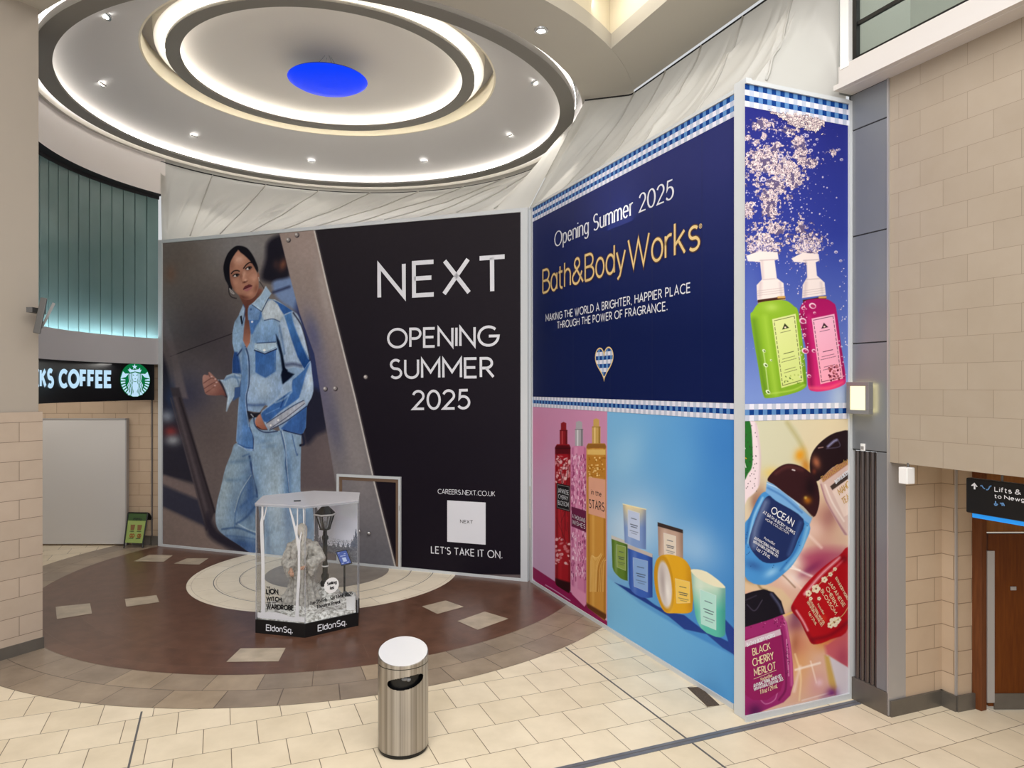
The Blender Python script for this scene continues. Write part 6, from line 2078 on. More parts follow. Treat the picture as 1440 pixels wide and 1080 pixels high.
    A.poly(CA((378, 692), (400, 652), (428, 640), (446, 630), (470, 632), (490, 648), (440, 668)), (112, 56, 56), .5); A.poly(CA((382, 694), (440, 668), (490, 648), (478, 685), (424, 716)), (172, 108, 104), .5); A.line(CA((380, 692), (440, 668), (490, 648)), .8, (70, 32, 36), .5)
    A.poly(CA((560, 470), (582, 510), (580, 575), (564, 560)), (150, 100, 82), .6)
    for pts in ([(208, 690), (225, 730), (260, 752)], [(205, 680), (240, 720), (262, 745)], [(572, 540), (580, 580)]): A.line(CA(*pts), .8, (206, 200, 196), .5)
    av2 = np.array((160, 110, 92.)); A.c[:] = A.c + MFc[:, None] * (A.c - av2) * .22
    A.line(CA((311, 196), (322, 215)), .9, (170, 124, 104), .5)
    A.grain(.05, 3, 3, 77)


xs = np.concatenate([np.arange(229.0, 560.0, .72), np.arange(560, 728, 6.0), [732.3]])
X, Y, V, N = print_grid(PN, xs, 0.046, 5.864, 640)
A = Art(X, Y); paint_next(A)
finish_print('printed_poster', A, V, N, 0.0, M['ink'], hn)

# door cut into the fashion hoarding
dx0, dx1 = 474.5, 564.5
du0 = PN.hit(dx0, 700)[0]; du1 = PN.hit(dx1, 700)[0]; dz = PN.hit(564, 670.5)[1]
dfm = MB()
def nbox(u0, u1, z0, z1, o0, o1, m):
    a, b, c, d = PN.pos(u0, z0, o0), PN.pos(u1, z0, o0), PN.pos(u1, z0, o1), PN.pos(u0, z0, o1); up = Vector((0, 0, z1 - z0))
    m.hexa([d, c, b, a, d + up, c + up, b + up, a + up])
nbox(du0, du0 + .045, 0, dz, -.004, .03, dfm); nbox(du1 - .045, du1, 0, dz, -.004, .03, dfm); nbox(du0 + .045, du1 - .045, dz - .045, dz, -.004, .03, dfm)
dfm.build('door_frame', M['frame_white'], hn, fix=True)
rv = MB(); M['reveal'] = mat('brown_door_reveal', S(112, 88, 70), .6)
nbox(du0 + .045, du0 + .10, 0, dz - .045, -.004, .012, rv); nbox(du1 - .10, du1 - .045, 0, dz - .045, -.004, .012, rv); nbox(du0 + .10, du1 - .10, dz - .10, dz - .045, -.004, .012, rv)
rv.build('door_reveal', M['reveal'], hn, fix=True)
dxa = np.linspace(720 + 1000 * PN.pos(du0 + .10, 0).x / PN.pos(du0 + .10, 0).y, 720 + 1000 * PN.pos(du1 - .10, 0).x / PN.pos(du1 - .10, 0).y, 110)
X, Y, V, N = print_grid(PN, dxa, 0.03, dz - .10, 150)
A = Art(X, Y); paint_next(A)
leaf = finish_print('door_leaf', A, V, N, 0.006, M['ink'], hn)
for kx, ky in ((507, 746), (520.5, 749)):
    p = PN.px(kx, ky, .0); kb = MB()
    kb.tube([p + PN.N * .005, p + PN.N * .025], .014, 12); kb.ball(p + PN.N * .04, .033, 14, 10)
    kb.build('door_knob', M['chrome'], leaf, smooth=True)
kb = MB(); nbox(du1 - .03, du1 - .015, 1.0, 1.08, .028, .036, kb); kb.build('latch', M['clad_light'], hn, fix=True)


# ======================= spray bottles and candles
def paint_long(A):
    B = crop(745, 580, 3.176)
    # pink field
    A.c[:] = grad((0, 590), (206, 142, 178), (0, 780), (204, 164, 196))(A.x, A.y)
    A.blob(752, 620, 14, 40, (216, 134, 172), .6); A.blob(765, 720, 16, 60, (206, 168, 200), .6)
    mag = (146, 24, 82)
    A.poly(B((0, 680), (345, 945), (348, 1010), (0, 800)), (196, 150, 188), .6, False)
    A.poly(B((0, 680), (60, 720), (180, 800), (348, 935), (348, 972), (230, 905), (140, 850), (60, 790), (0, 725)), mag, .5, False)
    A.line(B((70, 770), (120, 800), (180, 840)), 1.2, (206, 160, 192), .5); A.line(B((90, 800), (150, 845), (220, 890)), 1.5, mag, .5); A.blob(820, 850, 12, 5, (110, 16, 62), .5, 35)
    # ---- bottles
    def bottle(x0, x1, yt, yb0, yb1, body, hi, lo):
        P = B((x0, yt + 14), (x0 + 8, yt), (x1 - 6, yt), (x1, yt + 14), (x1, yb1 - 14), (x1 - 8, yb1), (x0 + 6, yb0), (x0, yb0 - 14))
        m = A.mask(P, .5, False); idx = np.nonzero(m > 0)[0]; A.put(idx, m[idx], body)
        w = (x1 - x0)
        A.line(B((x0 + w * .12, yt + 10), (x0 + w * .12, yb0)), 1.6, lo, 1.2, .7, clip=m, smooth=False); A.line(B((x1 - w * .08, yt + 10), (x1 - w * .08, yb1)), 2.0, lo, 1.4, .7, clip=m, smooth=False); A.line(B((x0 + w * .34, yt + 10), (x0 + w * .34, yb0)), 2.4, hi, 2, .5, clip=m, smooth=False)
        return m
    def cap(cx, yt, yb, wt, wb, c, hi, lo):
        A.poly(B((cx - wt, yt + 6), (cx, yt), (cx + wt, yt + 6), (cx + wt, yt + 34), (cx + wb, yt + 38), (cx + wb, yb), (cx - wb, yb), (cx - wb, yt + 38), (cx - wt, yt + 34)), c, .45, False)
        A.line(B((cx - wb * .35, yt + 42), (cx - wb * .35, yb - 2)), 1.4, hi, .8, .9, smooth=False); A.line(B((cx + wb * .7, yt + 40), (cx + wb * .7, yb)), 1.5, lo, .8, .9, smooth=False); A.line(B((cx - wb, yt + 39), (cx + wb, yt + 39)), .6, lo, .4, smooth=False)
    cap(151, 42, 146, 12, 17, (142, 26, 34), (208, 90, 92), (76, 10, 18))
    cap(220, 37, 150, 14, 18, (176, 172, 178), (240, 240, 244), (88, 84, 92))
    cap(297, 26, 140, 13, 19, (206, 166, 92), (250, 226, 164), (132, 92, 36))
    m1 = bottle(113, 182, 142, 772, 808, (164, 22, 34), (206, 50, 58), (96, 8, 18))
    A.poly(B((113, 146), (182, 146), (182, 186), (113, 186)), (92, 12, 22), 1, False, clip=m1); A.line(B((113, 160), (182, 160)), 1.4, (60, 8, 14), .6, clip=m1)
    r = random.Random(8)
    for k in range(90):
        yy = r.choice([r.uniform(190, 320), r.uniform(200, 300), r.uniform(550, 680)]); xx = r.uniform(114, 180); q = B((xx, yy))[0]
        A.ell(q[0], q[1], r.uniform(.8, 2.4), r.uniform(.8, 3.0), r.choice([(232, 196, 196), (226, 180, 186), (206, 120, 126)]), r.uniform(0, 90), .5, .9, clip=m1)
    for k in range(14): A.line(B((r.uniform(114, 180), r.uniform(190, 640)), (r.uniform(114, 180), r.uniform(190, 640))), .6, (60, 10, 16), .5, .6, clip=m1)
    A.poly(B((120, 315), (180, 328), (180, 444), (120, 428)), (18, 14, 18), .5, False); A.line(B((124, 322), (176, 333), (176, 438), (124, 424), (124, 322)), .5, (190, 180, 180), .35, smooth=False)
    A.poly(B((113, 740), (182, 760), (182, 812), (113, 780)), (44, 8, 14), 1.5, False, clip=m1)
    m2 = bottle(184, 252, 150, 812, 868, (214, 132, 172), (238, 190, 214), (168, 82, 128))
    for k in range(420):
        xx = r.uniform(185, 251); yy = r.uniform(185, 740); q = B((xx, yy))[0]
        A.line([(q[0], q[1]), (q[0] + r.uniform(-.4, .4), q[1] + r.uniform(1.5, 5))], r.uniform(.6, 1.2), r.choice([(150, 50, 100), (242, 206, 226), (176, 78, 126), (250, 226, 238), (110, 30, 76)]), .4, .85, clip=m2, smooth=False)
    A.poly(B((186, 420), (252, 440), (252, 535), (186, 508)), (104, 28, 66), .5, False, clip=m2)
    A.poly(B((184, 770), (252, 810), (252, 870), (184, 830)), (226, 150, 186), 1.5, False, clip=m2)
    m3 = bottle(253, 341, 138, 872, 930, (206, 146, 62), (240, 196, 110), (150, 92, 30))
    A.poly(B((253, 140), (341, 140), (341, 160), (253, 160)), (150, 100, 40), .8, False, clip=m3); A.poly(B((256, 165), (338, 165), (338, 190), (256, 190)), (226, 186, 106), .8, False, clip=m3)
    A.poly(B((256, 190), (338, 195), (338, 295), (256, 290)), (190, 128, 46), 2, False, clip=m3)
    for k in range(60): q = B((r.uniform(262, 335), r.uniform(195, 290)))[0]; A.ell(q[0], q[1], r.uniform(.5, 1.3), r.uniform(.5, 1.3), r.choice([(250, 224, 160), (160, 96, 24)]), 0, .4, .8, clip=m3)
    A.poly(B((262, 288), (338, 300), (338, 474), (262, 452)), (224, 164, 138), .6, False, clip=m3)
    for k in range(16):
        x0 = 268 + k * 4; A.line(B((x0, 800), (x0 + 6, 700 - 6 * abs(k - 9)), (x0 + 26, 630 + 5 * abs(k - 6))), .7, r.choice([(236, 196, 120), (150, 92, 30), (250, 220, 150)]), .5, .7, clip=m3)
    A.poly(B((253, 850), (348, 905), (348, 935), (253, 875)), (96, 52, 22), 1.2, False, clip=m3)
    # ---- blue field
    BB = A.mask(B((346, -20), (960, -20), (960, 1400), (346, 1400)), .5, False); idx = np.nonzero(BB > 0)[0]
    A.put(idx, BB[idx], grad((860, 600), (122, 182, 226), (1035, 640), (70, 138, 206)))
    A.blob(885, 745, 45, 55, (206, 226, 244), .85, 30, clip=BB); A.blob(880, 640, 25, 40, (160, 206, 236), .6, 20, clip=BB); A.blob(975, 770, 40, 30, (186, 216, 242), .6, 40, clip=BB); A.blob(1020, 620, 40, 60, (58, 124, 198), .7, clip=BB); A.blob(950, 650, 30, 40, (104, 170, 224), .5, clip=BB)
    A.poly(B((346, 735), (500, 860), (700, 980), (960, 1110), (960, 1420), (346, 1300)), grad((860, 830), (126, 190, 230), (1030, 960), (84, 154, 214)), 1.5, False, clip=BB)
    A.poly(B((380, 760), (480, 800), (560, 860), (620, 890), (690, 905), (760, 960), (960, 1060), (960, 1110), (860, 1050), (790, 990), (690, 968), (620, 910), (560, 875), (450, 810)), (34, 62, 140), .8, False, clip=BB)
    A.poly(B((850, 900), (930, 985), (960, 1010), (960, 1130), (900, 1070)), (36, 64, 146), .8, False, clip=BB)

    def candle(P, g, lid=None, lidc=(200, 200, 200), label=None, lc=(200, 210, 230), shade=(30, 30, 60), sm=True):
        m = A.mask(P, .5, sm); idx = np.nonzero(m > 0)[0]; A.put(idx, m[idx], g)
        xs_ = [p[0] for p in P]; ys_ = [p[1] for p in P]; x0, x1, y0, y1 = min(xs_), max(xs_), min(ys_), max(ys_)
        A.blob(x1, (y0 + y1) / 2, (x1 - x0) * .16, (y1 - y0), shade, .45, clip=m); A.blob(x0, (y0 + y1) / 2, (x1 - x0) * .10, (y1 - y0), shade, .35, clip=m); A.blob(x0 + (x1 - x0) * .28, (y0 + y1) / 2, (x1 - x0) * .08, (y1 - y0) * .4, (255, 255, 255), .22, clip=m)
        if lid: A.poly(lid, lidc, .45, False)
        if label:
            A.poly(label, lc, .45, False)
            L = np.array(label)
            A.line(list(label) + [label[0]], .5, (245, 245, 250), .35, .6, smooth=False)
            c = L.mean(0); w = (L[1] - L[0]); h = (L[3] - L[0])
            for v, ww, al in ((.28, .22, .7), (.52, .30, .95), (.60, .24, .95), (.76, .34, .5), (.84, .22, .4)):
                p = L[0] + w * .5 + h * v
                A.line([tuple(p - w * ww), tuple(p + w * ww)], 1.0, (50, 60, 80), .4, al, smooth=False)
        return m
    candle(B((365, 556), (437, 582), (437, 752), (420, 748), (405, 741), (385, 722), (375, 708), (369, 690)), (96, 128, 46), B((364, 548), (437, 576), (437, 590), (364, 564)), (206, 202, 196), B((388, 590), (428, 600), (428, 706), (390, 690)), (138, 160, 78), (30, 50, 10), sm=False)
    candle(B((416, 408), (519, 432), (519, 612), (480, 606), (424, 580)), grad((0, 712), (238, 218, 166), (0, 742), (132, 160, 212)), None, label=B((438, 434), (490, 450), (490, 572), (440, 552)), lc=(196, 208, 236), shade=(60, 80, 140), sm=False)
    A.line(B((416, 409), (519, 433)), 1.2, (250, 236, 190), .5)
    candle(B((438, 592), (548, 636), (548, 826), (525, 829), (500, 826), (475, 815), (457, 800), (447, 784), (443, 765)), (60, 98, 186), B((437, 588), (548, 632), (548, 648), (437, 606)), (196, 184, 178), B((461, 648), (526, 664), (526, 802), (466, 776)), (136, 170, 220), (20, 34, 96), sm=False)
    candle(B((572, 496), (684, 532), (685, 664), (630, 650), (575, 640)), grad((0, 740), (188, 156, 140), (0, 785), (206, 178, 158)), B((571, 490), (684, 524), (684, 540), (571, 508)), (58, 44, 42), B((598, 538), (652, 553), (652, 655), (602, 636)), (226, 212, 196), (100, 70, 60), sm=False)
    my = candle(B((556, 700), (572, 650), (615, 634), (680, 650), (715, 690), (733, 760), (728, 850), (718, 893), (650, 897), (602, 890), (572, 832), (558, 770)), (226, 168, 36), None, label=B((650, 742), (714, 757), (716, 850), (656, 852)), lc=(240, 200, 96), shade=(150, 90, 10))
    A.ell(*B((603, 765))[0], 12.5, 41, (204, 146, 26), -6, .6, clip=my); A.ell(*B((603, 768))[0], 9.5, 33, (216, 206, 202), -6, .8, clip=my); A.blob(*B((596, 760))[0], 4, 22, (164, 150, 150), .8, -6, clip=my); A.blob(*B((616, 800))[0], 4, 18, (244, 240, 236), .8, -6, clip=my)
    mt = candle(B((720, 702), (790, 712), (840, 748), (874, 784), (873, 990), (866, 1000), (850, 1005), (830, 1002), (790, 985), (765, 964), (748, 935), (738, 900), (727, 800)), grad((0, 825), (206, 226, 206), (0, 860), (92, 190, 172)), None, label=B((760, 790), (832, 818), (832, 972), (766, 944)), lc=(182, 226, 216), shade=(30, 110, 110), sm=False)
    A.poly(B((720, 702), (790, 712), (874, 780), (820, 775), (750, 740)), (238, 232, 202), .6)


xs = np.concatenate([np.arange(749.0, 1031.0, .68), [1032.4]])
X, Y, V, N = print_grid(PL, xs, 0.052, 2.776, 560)
A = Art(X, Y); paint_long(A)
finish_print('printed_poster', A, V, N, 0.0, M['ink'], hb)
# navy upper half with panel seams
xs = np.concatenate([np.arange(749.0, 1030.0, 4), [1032.4]])
X, Y, V, N = print_grid(PL, xs, 2.935, 5.685, 60)
A = Art(X, Y); A.c[:] = grad((0, 230), (40, 46, 104), (0, 470), (10, 24, 74))(A.x, A.y)  # lighter top paints the glare on the navy into the ink
finish_print('navy_poster', A, V, N, 0.0, M['ink'], hb)
for sx in (806, 858, 917, 987):
    u = PL.hit(sx, 500)[0]; mb = MB(); mb.quad(PL.pos(u, 2.94, .0012), PL.pos(u + .004, 2.94, .0012), PL.pos(u + .004, 5.68, .0012), PL.pos(u, 5.68, .0012)); mb.build('panel_seam', mat('navy_seam', S(16, 20, 60), .5), hb)
# small print on the spray bottles
Bc = crop(745, 580, 3.176)
for lines, mt in (((('JAPANESE', (127, 356), (174, 368), (127, 338)), ('CHERRY', (129, 382), (172, 394), (129, 365)), ('BLOSSOM', (127, 410), (174, 422), (127, 392))), 'ink_white'),
              ((('A THOUSAND', (191, 470), (248, 492), (191, 454)), ('WISHES', (191, 496), (248, 520), (191, 478))), 'ink_white'),
              ((('in the', (276, 365), (320, 376), (276, 344)), ('STARS', (266, 424), (334, 442), (266, 388))), 'ink_black')):
    for s, a, b, c in lines:
        mb = TextMB(); text_px(mb, PL, s, Bc(a)[0], Bc(b)[0], Bc(c)[0], .115, .003, .22); mb.build('lettering', M[mt], hb)


# ======================= soap bottles in the water, gel bottles
def paint_short(A):
    T = crop(1040, 140, 4.5); Sx = crop(1040, 340, 4.5); Eb = crop(1040, 580, 4.906); Fb = crop(1040, 780, 4.694)
    up = A.y < 580
    A.c[:] = grad((0, 150), (36, 40, 122), (0, 380), (48, 62, 150))(A.x, A.y)
    k = np.clip((A.y - 330) / 230, 0, 1)[:, None]
    A.c[:] = A.c * (1 - k) + np.array((118, 142, 204)) * k
    A.blob(1185, 560, 18, 30, (196, 206, 216), .6); A.blob(1055, 420, 10, 60, (84, 104, 176), .5)  # first blob paints the wall lamp's glow into the ink
    # bubbles
    r = random.Random(4)
    dens = np.zeros(A.x.size)
    for (bx, by, rx, ry, w) in ((150, 160, 62, 28, .9), (50, 240, 20, 24, .9), (160, 235, 20, 22, .8), (235, 290, 34, 28, .9), (100, 272, 30, 22, .8), (175, 340, 88, 45, 1), (120, 405, 88, 48, 1), (50, 350, 16, 20, .7), (372, 268, 40, 36, 1), (385, 345, 38, 55, 1), (440, 402, 52, 32, 1), (275, 440, 88, 60, 1), (335, 495, 66, 62, 1), (240, 540, 60, 60, 1), (190, 615, 46, 60, 1), (195, 700, 40, 60, 1), (222, 815, 44, 36, 1), (60, 700, 30, 52, .9), (588, 332, 26, 22, .8), (310, 610, 40, 40, .5), (130, 590, 30, 40, .5), (150, 925, 82, 70, .95), (430, 925, 72, 90, .95), (388, 815, 26, 60, .8), (110, 820, 50, 40, .6), (300, 880, 30, 40, .5), (320, 200, 60, 22, .8), (60, 480, 26, 90, .45), (110, 520, 40, 60, .5), (280, 790, 60, 30, .6), (520, 900, 40, 60, .45), (60, 880, 30, 60, .5)):
        q = T((bx, by))[0]
        d = ((A.x - q[0]) / (rx / 4.5)) ** 2 + ((A.y - q[1]) / (ry / 4.5)) ** 2
        dens = np.maximum(dens, w * np.exp(-d * .55))
    n1 = fbm(A.x / 3.2, A.y / 3.2, 5, 3); n2 = fbm(A.x / 1.5 + 40, A.y / 1.5, 9, 2)
    al = np.clip((dens * 1.25 + (n1 - .5) * 1.5 - .52) * 6, 0, 1) * (up)
    col = np.where((np.abs(n2 - .5) < .07)[:, None], np.array((92, 74, 104)), np.where((n2 > .5)[:, None], np.array((232, 214, 212)), np.array((206, 184, 188))))
    col = np.where((fbm(A.x / 5 + 9, A.y / 5, 17, 2) < .36)[:, None], np.array((96, 84, 120)), col)
    A.c[:] = A.c * (1 - al[:, None]) + col * al[:, None]
    for k in range(420):
        bx = r.gauss(250, 150); by = r.uniform(120, 1050)
        if not 35 < bx < 680: continue
        q = T((bx, by))[0]; R = r.choice([.35, .45, .6, .8, 1.1])
        A.ell(q[0], q[1], R, R * r.uniform(.8, 1.4), (216, 204, 216), r.uniform(0, 90), .35, .85)
    for (bx, by, R) in ((425, 228, 3), (490, 252, 2), (475, 285, 2), (645, 380, 2.3), (630, 316, 1.8), (450, 322, 3), (610, 965, 2.5), (640, 1020, 2.2), (585, 910, 1.8), (493, 375, 2), (260, 358, 4), (150, 505, 4), (310, 365, 2.5)):
        q = T((bx, by))[0]; A.ell(q[0], q[1], R, R * .8, (214, 202, 214)); A.ell(q[0] + .3, q[1] + .3, R * .5, R * .4, (84, 80, 140))
    # splash eating into the trim
    # pump bottles
    for (P, c) in ((((42, 88), (128, 58), (240, 66), (247, 108), (222, 118), (236, 230), (278, 262), (286, 350), (112, 372), (108, 275), (142, 238), (130, 128), (52, 122)), 1), (((328, 106), (400, 68), (500, 78), (506, 118), (482, 130), (490, 214), (538, 258), (546, 336), (396, 356), (400, 272), (428, 224), (424, 132), (344, 128)), 2)):
        m = A.mask(Sx(*P), .6, False); idx = np.nonzero(m > 0)[0]; A.put(idx, m[idx], (232, 218, 214))
        x0, x1 = (112, 286) if c == 1 else (398, 546)
        A.line(Sx((x0 + 20, 260), (x0 + 14, 350)), 4, (190, 172, 176), 3, .7, clip=m); A.line(Sx((x1 - 30, 260), (x1 - 20, 345)), 3, (200, 184, 186), 2, .7, clip=m)
        for yy in (290, 304, 318): A.line(Sx((x0, yy + 22), (x1, yy)), .7, (186, 168, 168), .5, .8, clip=m)
        A.line(Sx(((x0 + x1) / 2 - 50, 240), ((x0 + x1) / 2 + 40, 232)), 1.2, (188, 170, 172), .8, .8, clip=m)
        xm = 170 if c == 1 else 445
        A.line(Sx((xm - 28, 125), (xm - 22, 230)), 3, (196, 178, 180), 2, .7, clip=m); A.line(Sx((xm - 40, 118), (xm + 60, 112)), 1.2, (176, 158, 164), .8, .8, clip=m)
        A.poly(Sx((x0 + 2, 368), (x1 + 2, 344), (x1 + 4, 364), (x0 + 4, 388)), (66, 34, 26), .5, False); A.line(Sx((x1 - 40, 352), (x1 - 2, 350)), 3, (206, 158, 84), .8); A.line(Sx((x0 + 4, 388), (x1 + 4, 364)), .8, (216, 180, 110), .5)
    G1 = Sx((124, 388), (210, 372), (292, 372), (345, 408), (372, 446), (400, 640), (424, 870), (412, 925), (330, 962), (185, 990), (148, 962), (120, 800), (70, 490), (84, 440))
    m = A.mask(G1, .6); idx = np.nonzero(m > 0)[0]; A.put(idx, m[idx], grad((1055, 430), (138, 178, 44), (1130, 560), (126, 170, 40)))
    A.line(Sx((90, 500), (130, 760), (165, 960)), 7, (86, 128, 28), 5, .8, clip=m); A.line(Sx((160, 480), (200, 760), (230, 960)), 6, (166, 202, 70), 4, .7, clip=m); A.blob(1085, 432, 10, 6, (182, 210, 96), .7, clip=m); A.line(Sx((405, 640), (415, 900)), 3, (88, 128, 30), 2, .8, clip=m); A.line(Sx((150, 690), (165, 790), (185, 960)), 1.4, (226, 240, 190), .8, .6, clip=m); A.line(Sx((170, 965), (330, 940), (410, 905)), 2, (180, 210, 90), 1.2, .7, clip=m)
    for q in ((155, 690, 3), (165, 780, 4), (180, 950, 4), (200, 750, 2)): z = Sx(q[:2])[0]; A.ell(z[0], z[1], q[2] * .9, q[2] * .6, (232, 240, 210), 40); A.ell(z[0] + .6, z[1] + .4, q[2] * .5, q[2] * .3, (70, 100, 30), 40)
    A.poly(Sx((206, 490), (355, 455), (405, 885), (265, 926)), grad((1090, 445), (216, 222, 150), (1125, 540), (206, 220, 130)), .5, False)
    G2 = Sx((402, 384), (470, 362), (545, 362), (590, 385), (612, 425), (640, 640), (672, 860), (652, 908), (560, 940), (470, 946), (432, 905), (425, 700), (378, 480))
    m2 = A.mask(G2, .6); idx = np.nonzero(m2 > 0)[0]; A.put(idx, m2[idx], grad((1130, 430), (160, 16, 90), (1180, 550), (214, 40, 112)))
    A.line(Sx((395, 470), (440, 740), (455, 920)), 5, (116, 10, 66), 4, .8, clip=m2); A.line(Sx((440, 470), (490, 760), (500, 930)), 4, (206, 50, 124), 3, .6, clip=m2); A.line(Sx((625, 500), (660, 860)), 3, (120, 12, 70), 2, .8, clip=m2); A.line(Sx((440, 925), (560, 925), (650, 890)), 4, (238, 90, 120), 2.5, .8, clip=m2)
    A.poly(Sx((456, 486), (600, 456), (655, 866), (512, 902)), grad((1140, 445), (238, 178, 202), (1180, 540), (240, 160, 180)), .5, False)
    for (a, b, c_, d_, ink) in (((206, 490), (355, 455), (405, 885), (265, 926), (52, 58, 30)), ((456, 486), (600, 456), (655, 866), (512, 902), (56, 22, 40))):
        L = [np.array(p, float) for p in (a, b, c_, d_)]
        f = lambda u, v: tuple((L[0] * (1 - u) + L[1] * u) * (1 - v) + (L[3] * (1 - u) + L[2] * u) * v)
        bd = [(.07, .03), (.93, .03), (.93, .97), (.07, .97), (.07, .03)]
        for i in range(4):
            for s in range(14):
                t0 = s / 14; t1 = t0 + .042
                p = lambda t: (bd[i][0] + (bd[i + 1][0] - bd[i][0]) * t, bd[i][1] + (bd[i + 1][1] - bd[i][1]) * t)
                A.line(Sx(f(*p(t0)), f(*p(t1))), .8, ink, .35, .9, smooth=False)
        A.poly(Sx(f(.36, .18), f(.5, .10), f(.66, .18)), ink, .4, False); A.ell(*Sx(f(.5, .16))[0], 1.4, 1.2, (226, 210, 190), 0, .3)
        A.line(Sx(f(.3, .53), f(.72, .53)), .8, ink, .35, smooth=False)
        for v, w_ in ((.22, .22), (.60, .28), (.64, .34), (.76, .24), (.80, .3)):
            for s in range(8):
                u0 = .5 - w_ + s * w_ / 4; A.line(Sx(f(u0, v), f(u0 + w_ * .15, v)), .7, ink, .35, .7, smooth=False)
    for k in range(40):
        q = Sx((r.uniform(565, 635), r.uniform(780, 880)))[0]; A.ell(q[0], q[1], 1.4, 1.4, r.choice([(92, 20, 46), (130, 50, 60), (190, 110, 120)]), 0, .4, .9)
    for k in range(14):
        q = Sx((r.uniform(280, 390), r.uniform(840, 900)))[0]; A.ell(q[0], q[1], 1.2, .7, r.choice([(66, 96, 30), (160, 180, 80)]), r.uniform(0, 90), .4, .9)
    for q in ((462, 405, 5), (400, 500, 5), (405, 420, 3), (415, 690, 5), (470, 690, 3), (410, 590, 2.5), (440, 850, 3), (475, 450, 2)):
        z = Sx(q[:2])[0]; A.ell(z[0], z[1], q[2], q[2] * .8, (236, 200, 214), 20); A.ell(z[0] + .5, z[1] + .5, q[2] * .7, q[2] * .5, (166, 40, 96), 20)
    for k in range(120):
        bx = r.choice([r.gauss(400, 20), r.gauss(660, 18), r.gauss(330, 40)]); by = r.uniform(120, 860)
        if 330 < bx < 345 or bx > 684: continue
        if bx < 380 and by > 360: continue
        q = Sx((bx, by))[0]; A.ell(q[0], q[1], r.uniform(.4, 1.0), r.uniform(.4, 1.2), (228, 214, 222), 0, .35, .9)
    # crest of the splash over pump heads
    for (cx, cy, rx, ry) in ((140, 60, 95, 60), (430, 60, 85, 70)):
        for k in range(200):
            q = Sx((cx + r.gauss(0, rx * .5), cy - abs(r.gauss(0, ry * .6))))[0]; A.ell(q[0], q[1], r.uniform(.5, 1.4), r.uniform(.5, 1.4), r.choice([(234, 220, 220), (214, 196, 206), (96, 90, 150)]), 0, .35, .9)
    # -------- lower half
    low = np.nonzero(~up)[0]
    A.c[low] = grad((1050, 590), (204, 200, 172), (1190, 640), (228, 208, 172))(A.x[low], A.y[low])
    k = np.clip((A.y[low] - 690) / 120, 0, 1)[:, None]; A.c[low] = A.c[low] * (1 - k) + np.array((214, 172, 152)) * k
    A.c[low] *= 1.0
    A.poly(Eb((110, 70), (330, 62), (420, 160), (440, 300), (420, 420), (190, 480), (140, 300)), (206, 204, 176), 3, alpha=.8)
    A.line(Eb((330, 70), (440, 250), (470, 420)), 4, (168, 156, 96), 4, .7); A.blob(1125, 640, 7, 9, (226, 152, 32), .95, 20); A.blob(1133, 655, 6, 10, (196, 120, 30), .8, -20); A.blob(1085, 665, 12, 8, (230, 190, 80), .6); A.blob(1070, 700, 10, 20, (160, 112, 92), .7); A.blob(1160, 730, 20, 30, (176, 116, 104), .7)
    A.blob(1145, 745, 14, 14, (226, 190, 176), .8); A.blob(1150, 795, 26, 20, (150, 44, 84), .75, -35); A.blob(1110, 790, 16, 12, (240, 224, 214), .9); A.blob(1125, 765, 8, 22, (226, 206, 196), .6, 20)
    A.poly(Eb((430, 980), (700, 940), (760, 1000), (760, 1120), (560, 1120)), (160, 56, 92), 8, alpha=.6)
    A.poly(Fb((30, 90), (150, 190), (280, 230), (370, 330), (330, 400), (180, 240), (30, 240)), (214, 186, 150), 2, False, .9)
    A.blob(1115, 815, 16, 10, (244, 232, 224), .8, 25); A.line(Fb((100, 160), (140, 220), (180, 235)), 2, (120, 96, 60), 1.5, .8)
    A.blob(1120, 880, 14, 12, (116, 50, 86), .8); A.blob(1165, 900, 24, 12, (206, 130, 60), .9, -20); A.blob(1125, 930, 16, 40, (212, 158, 106), .9); A.blob(1150, 965, 14, 20, (206, 150, 150), .8); A.blob(1125, 905, 12, 16, (190, 110, 90), .6); A.blob(1170, 880, 18, 10, (196, 100, 60), .7)
    for (bx, by, rx, ry, c, al, an) in ((1122, 862, 9, 13, (86, 34, 74), .75, 20), (1062, 706, 7, 14, (138, 92, 78), .7, 0), (1140, 800, 16, 5, (120, 40, 84), .7, -35), (1168, 724, 10, 16, (150, 96, 96), .6, 20), (1118, 905, 6, 18, (150, 84, 60), .6, 5), (1052, 815, 10, 4, (150, 120, 84), .7, 30), (1160, 985, 6, 6, (90, 40, 110), .7, 0)): A.blob(bx, by, rx, ry, c, al, an)
    for pts, w, c in (([(1088, 778), (1120, 800), (1145, 812)], 2.5, (250, 240, 236)), ([(1095, 795), (1125, 802)], 1.5, (252, 246, 240)), ([(1130, 745), (1155, 770)], 3, (240, 214, 204)), ([(1110, 810), (1130, 830), (1150, 838)], 2, (240, 206, 190)), ([(1118, 920), (1126, 950), (1124, 985)], 2, (240, 214, 170)), ([(1140, 930), (1148, 960)], 1.6, (244, 226, 214)), ([(1128, 985), (1160, 976), (1185, 968)], 1.5, (236, 220, 214)), ([(1075, 790), (1100, 808), (1118, 826)], 1.6, (120, 86, 60))):
        A.line(pts, w, c, w * .7, .75)
    A.line(Fb((370, 760), (440, 740), (530, 715)), 2.5, (244, 230, 220), 1.5, .9); A.line(Fb((400, 740), (360, 900)), 3, (240, 220, 214), 2.5, .7); A.line(Fb((300, 400), (350, 380)), 2, (230, 190, 90), 1.5, .8); A.line(Fb((580, 590), (640, 560), (700, 555)), 2, (236, 170, 60), 1.4, .9)
    A.poly(Fb((560, 600), (720, 480), (722, 760), (640, 700), (575, 660)), (190, 80, 96), 3, False, .85); A.blob(1185, 925, 10, 14, (160, 60, 86), .6)
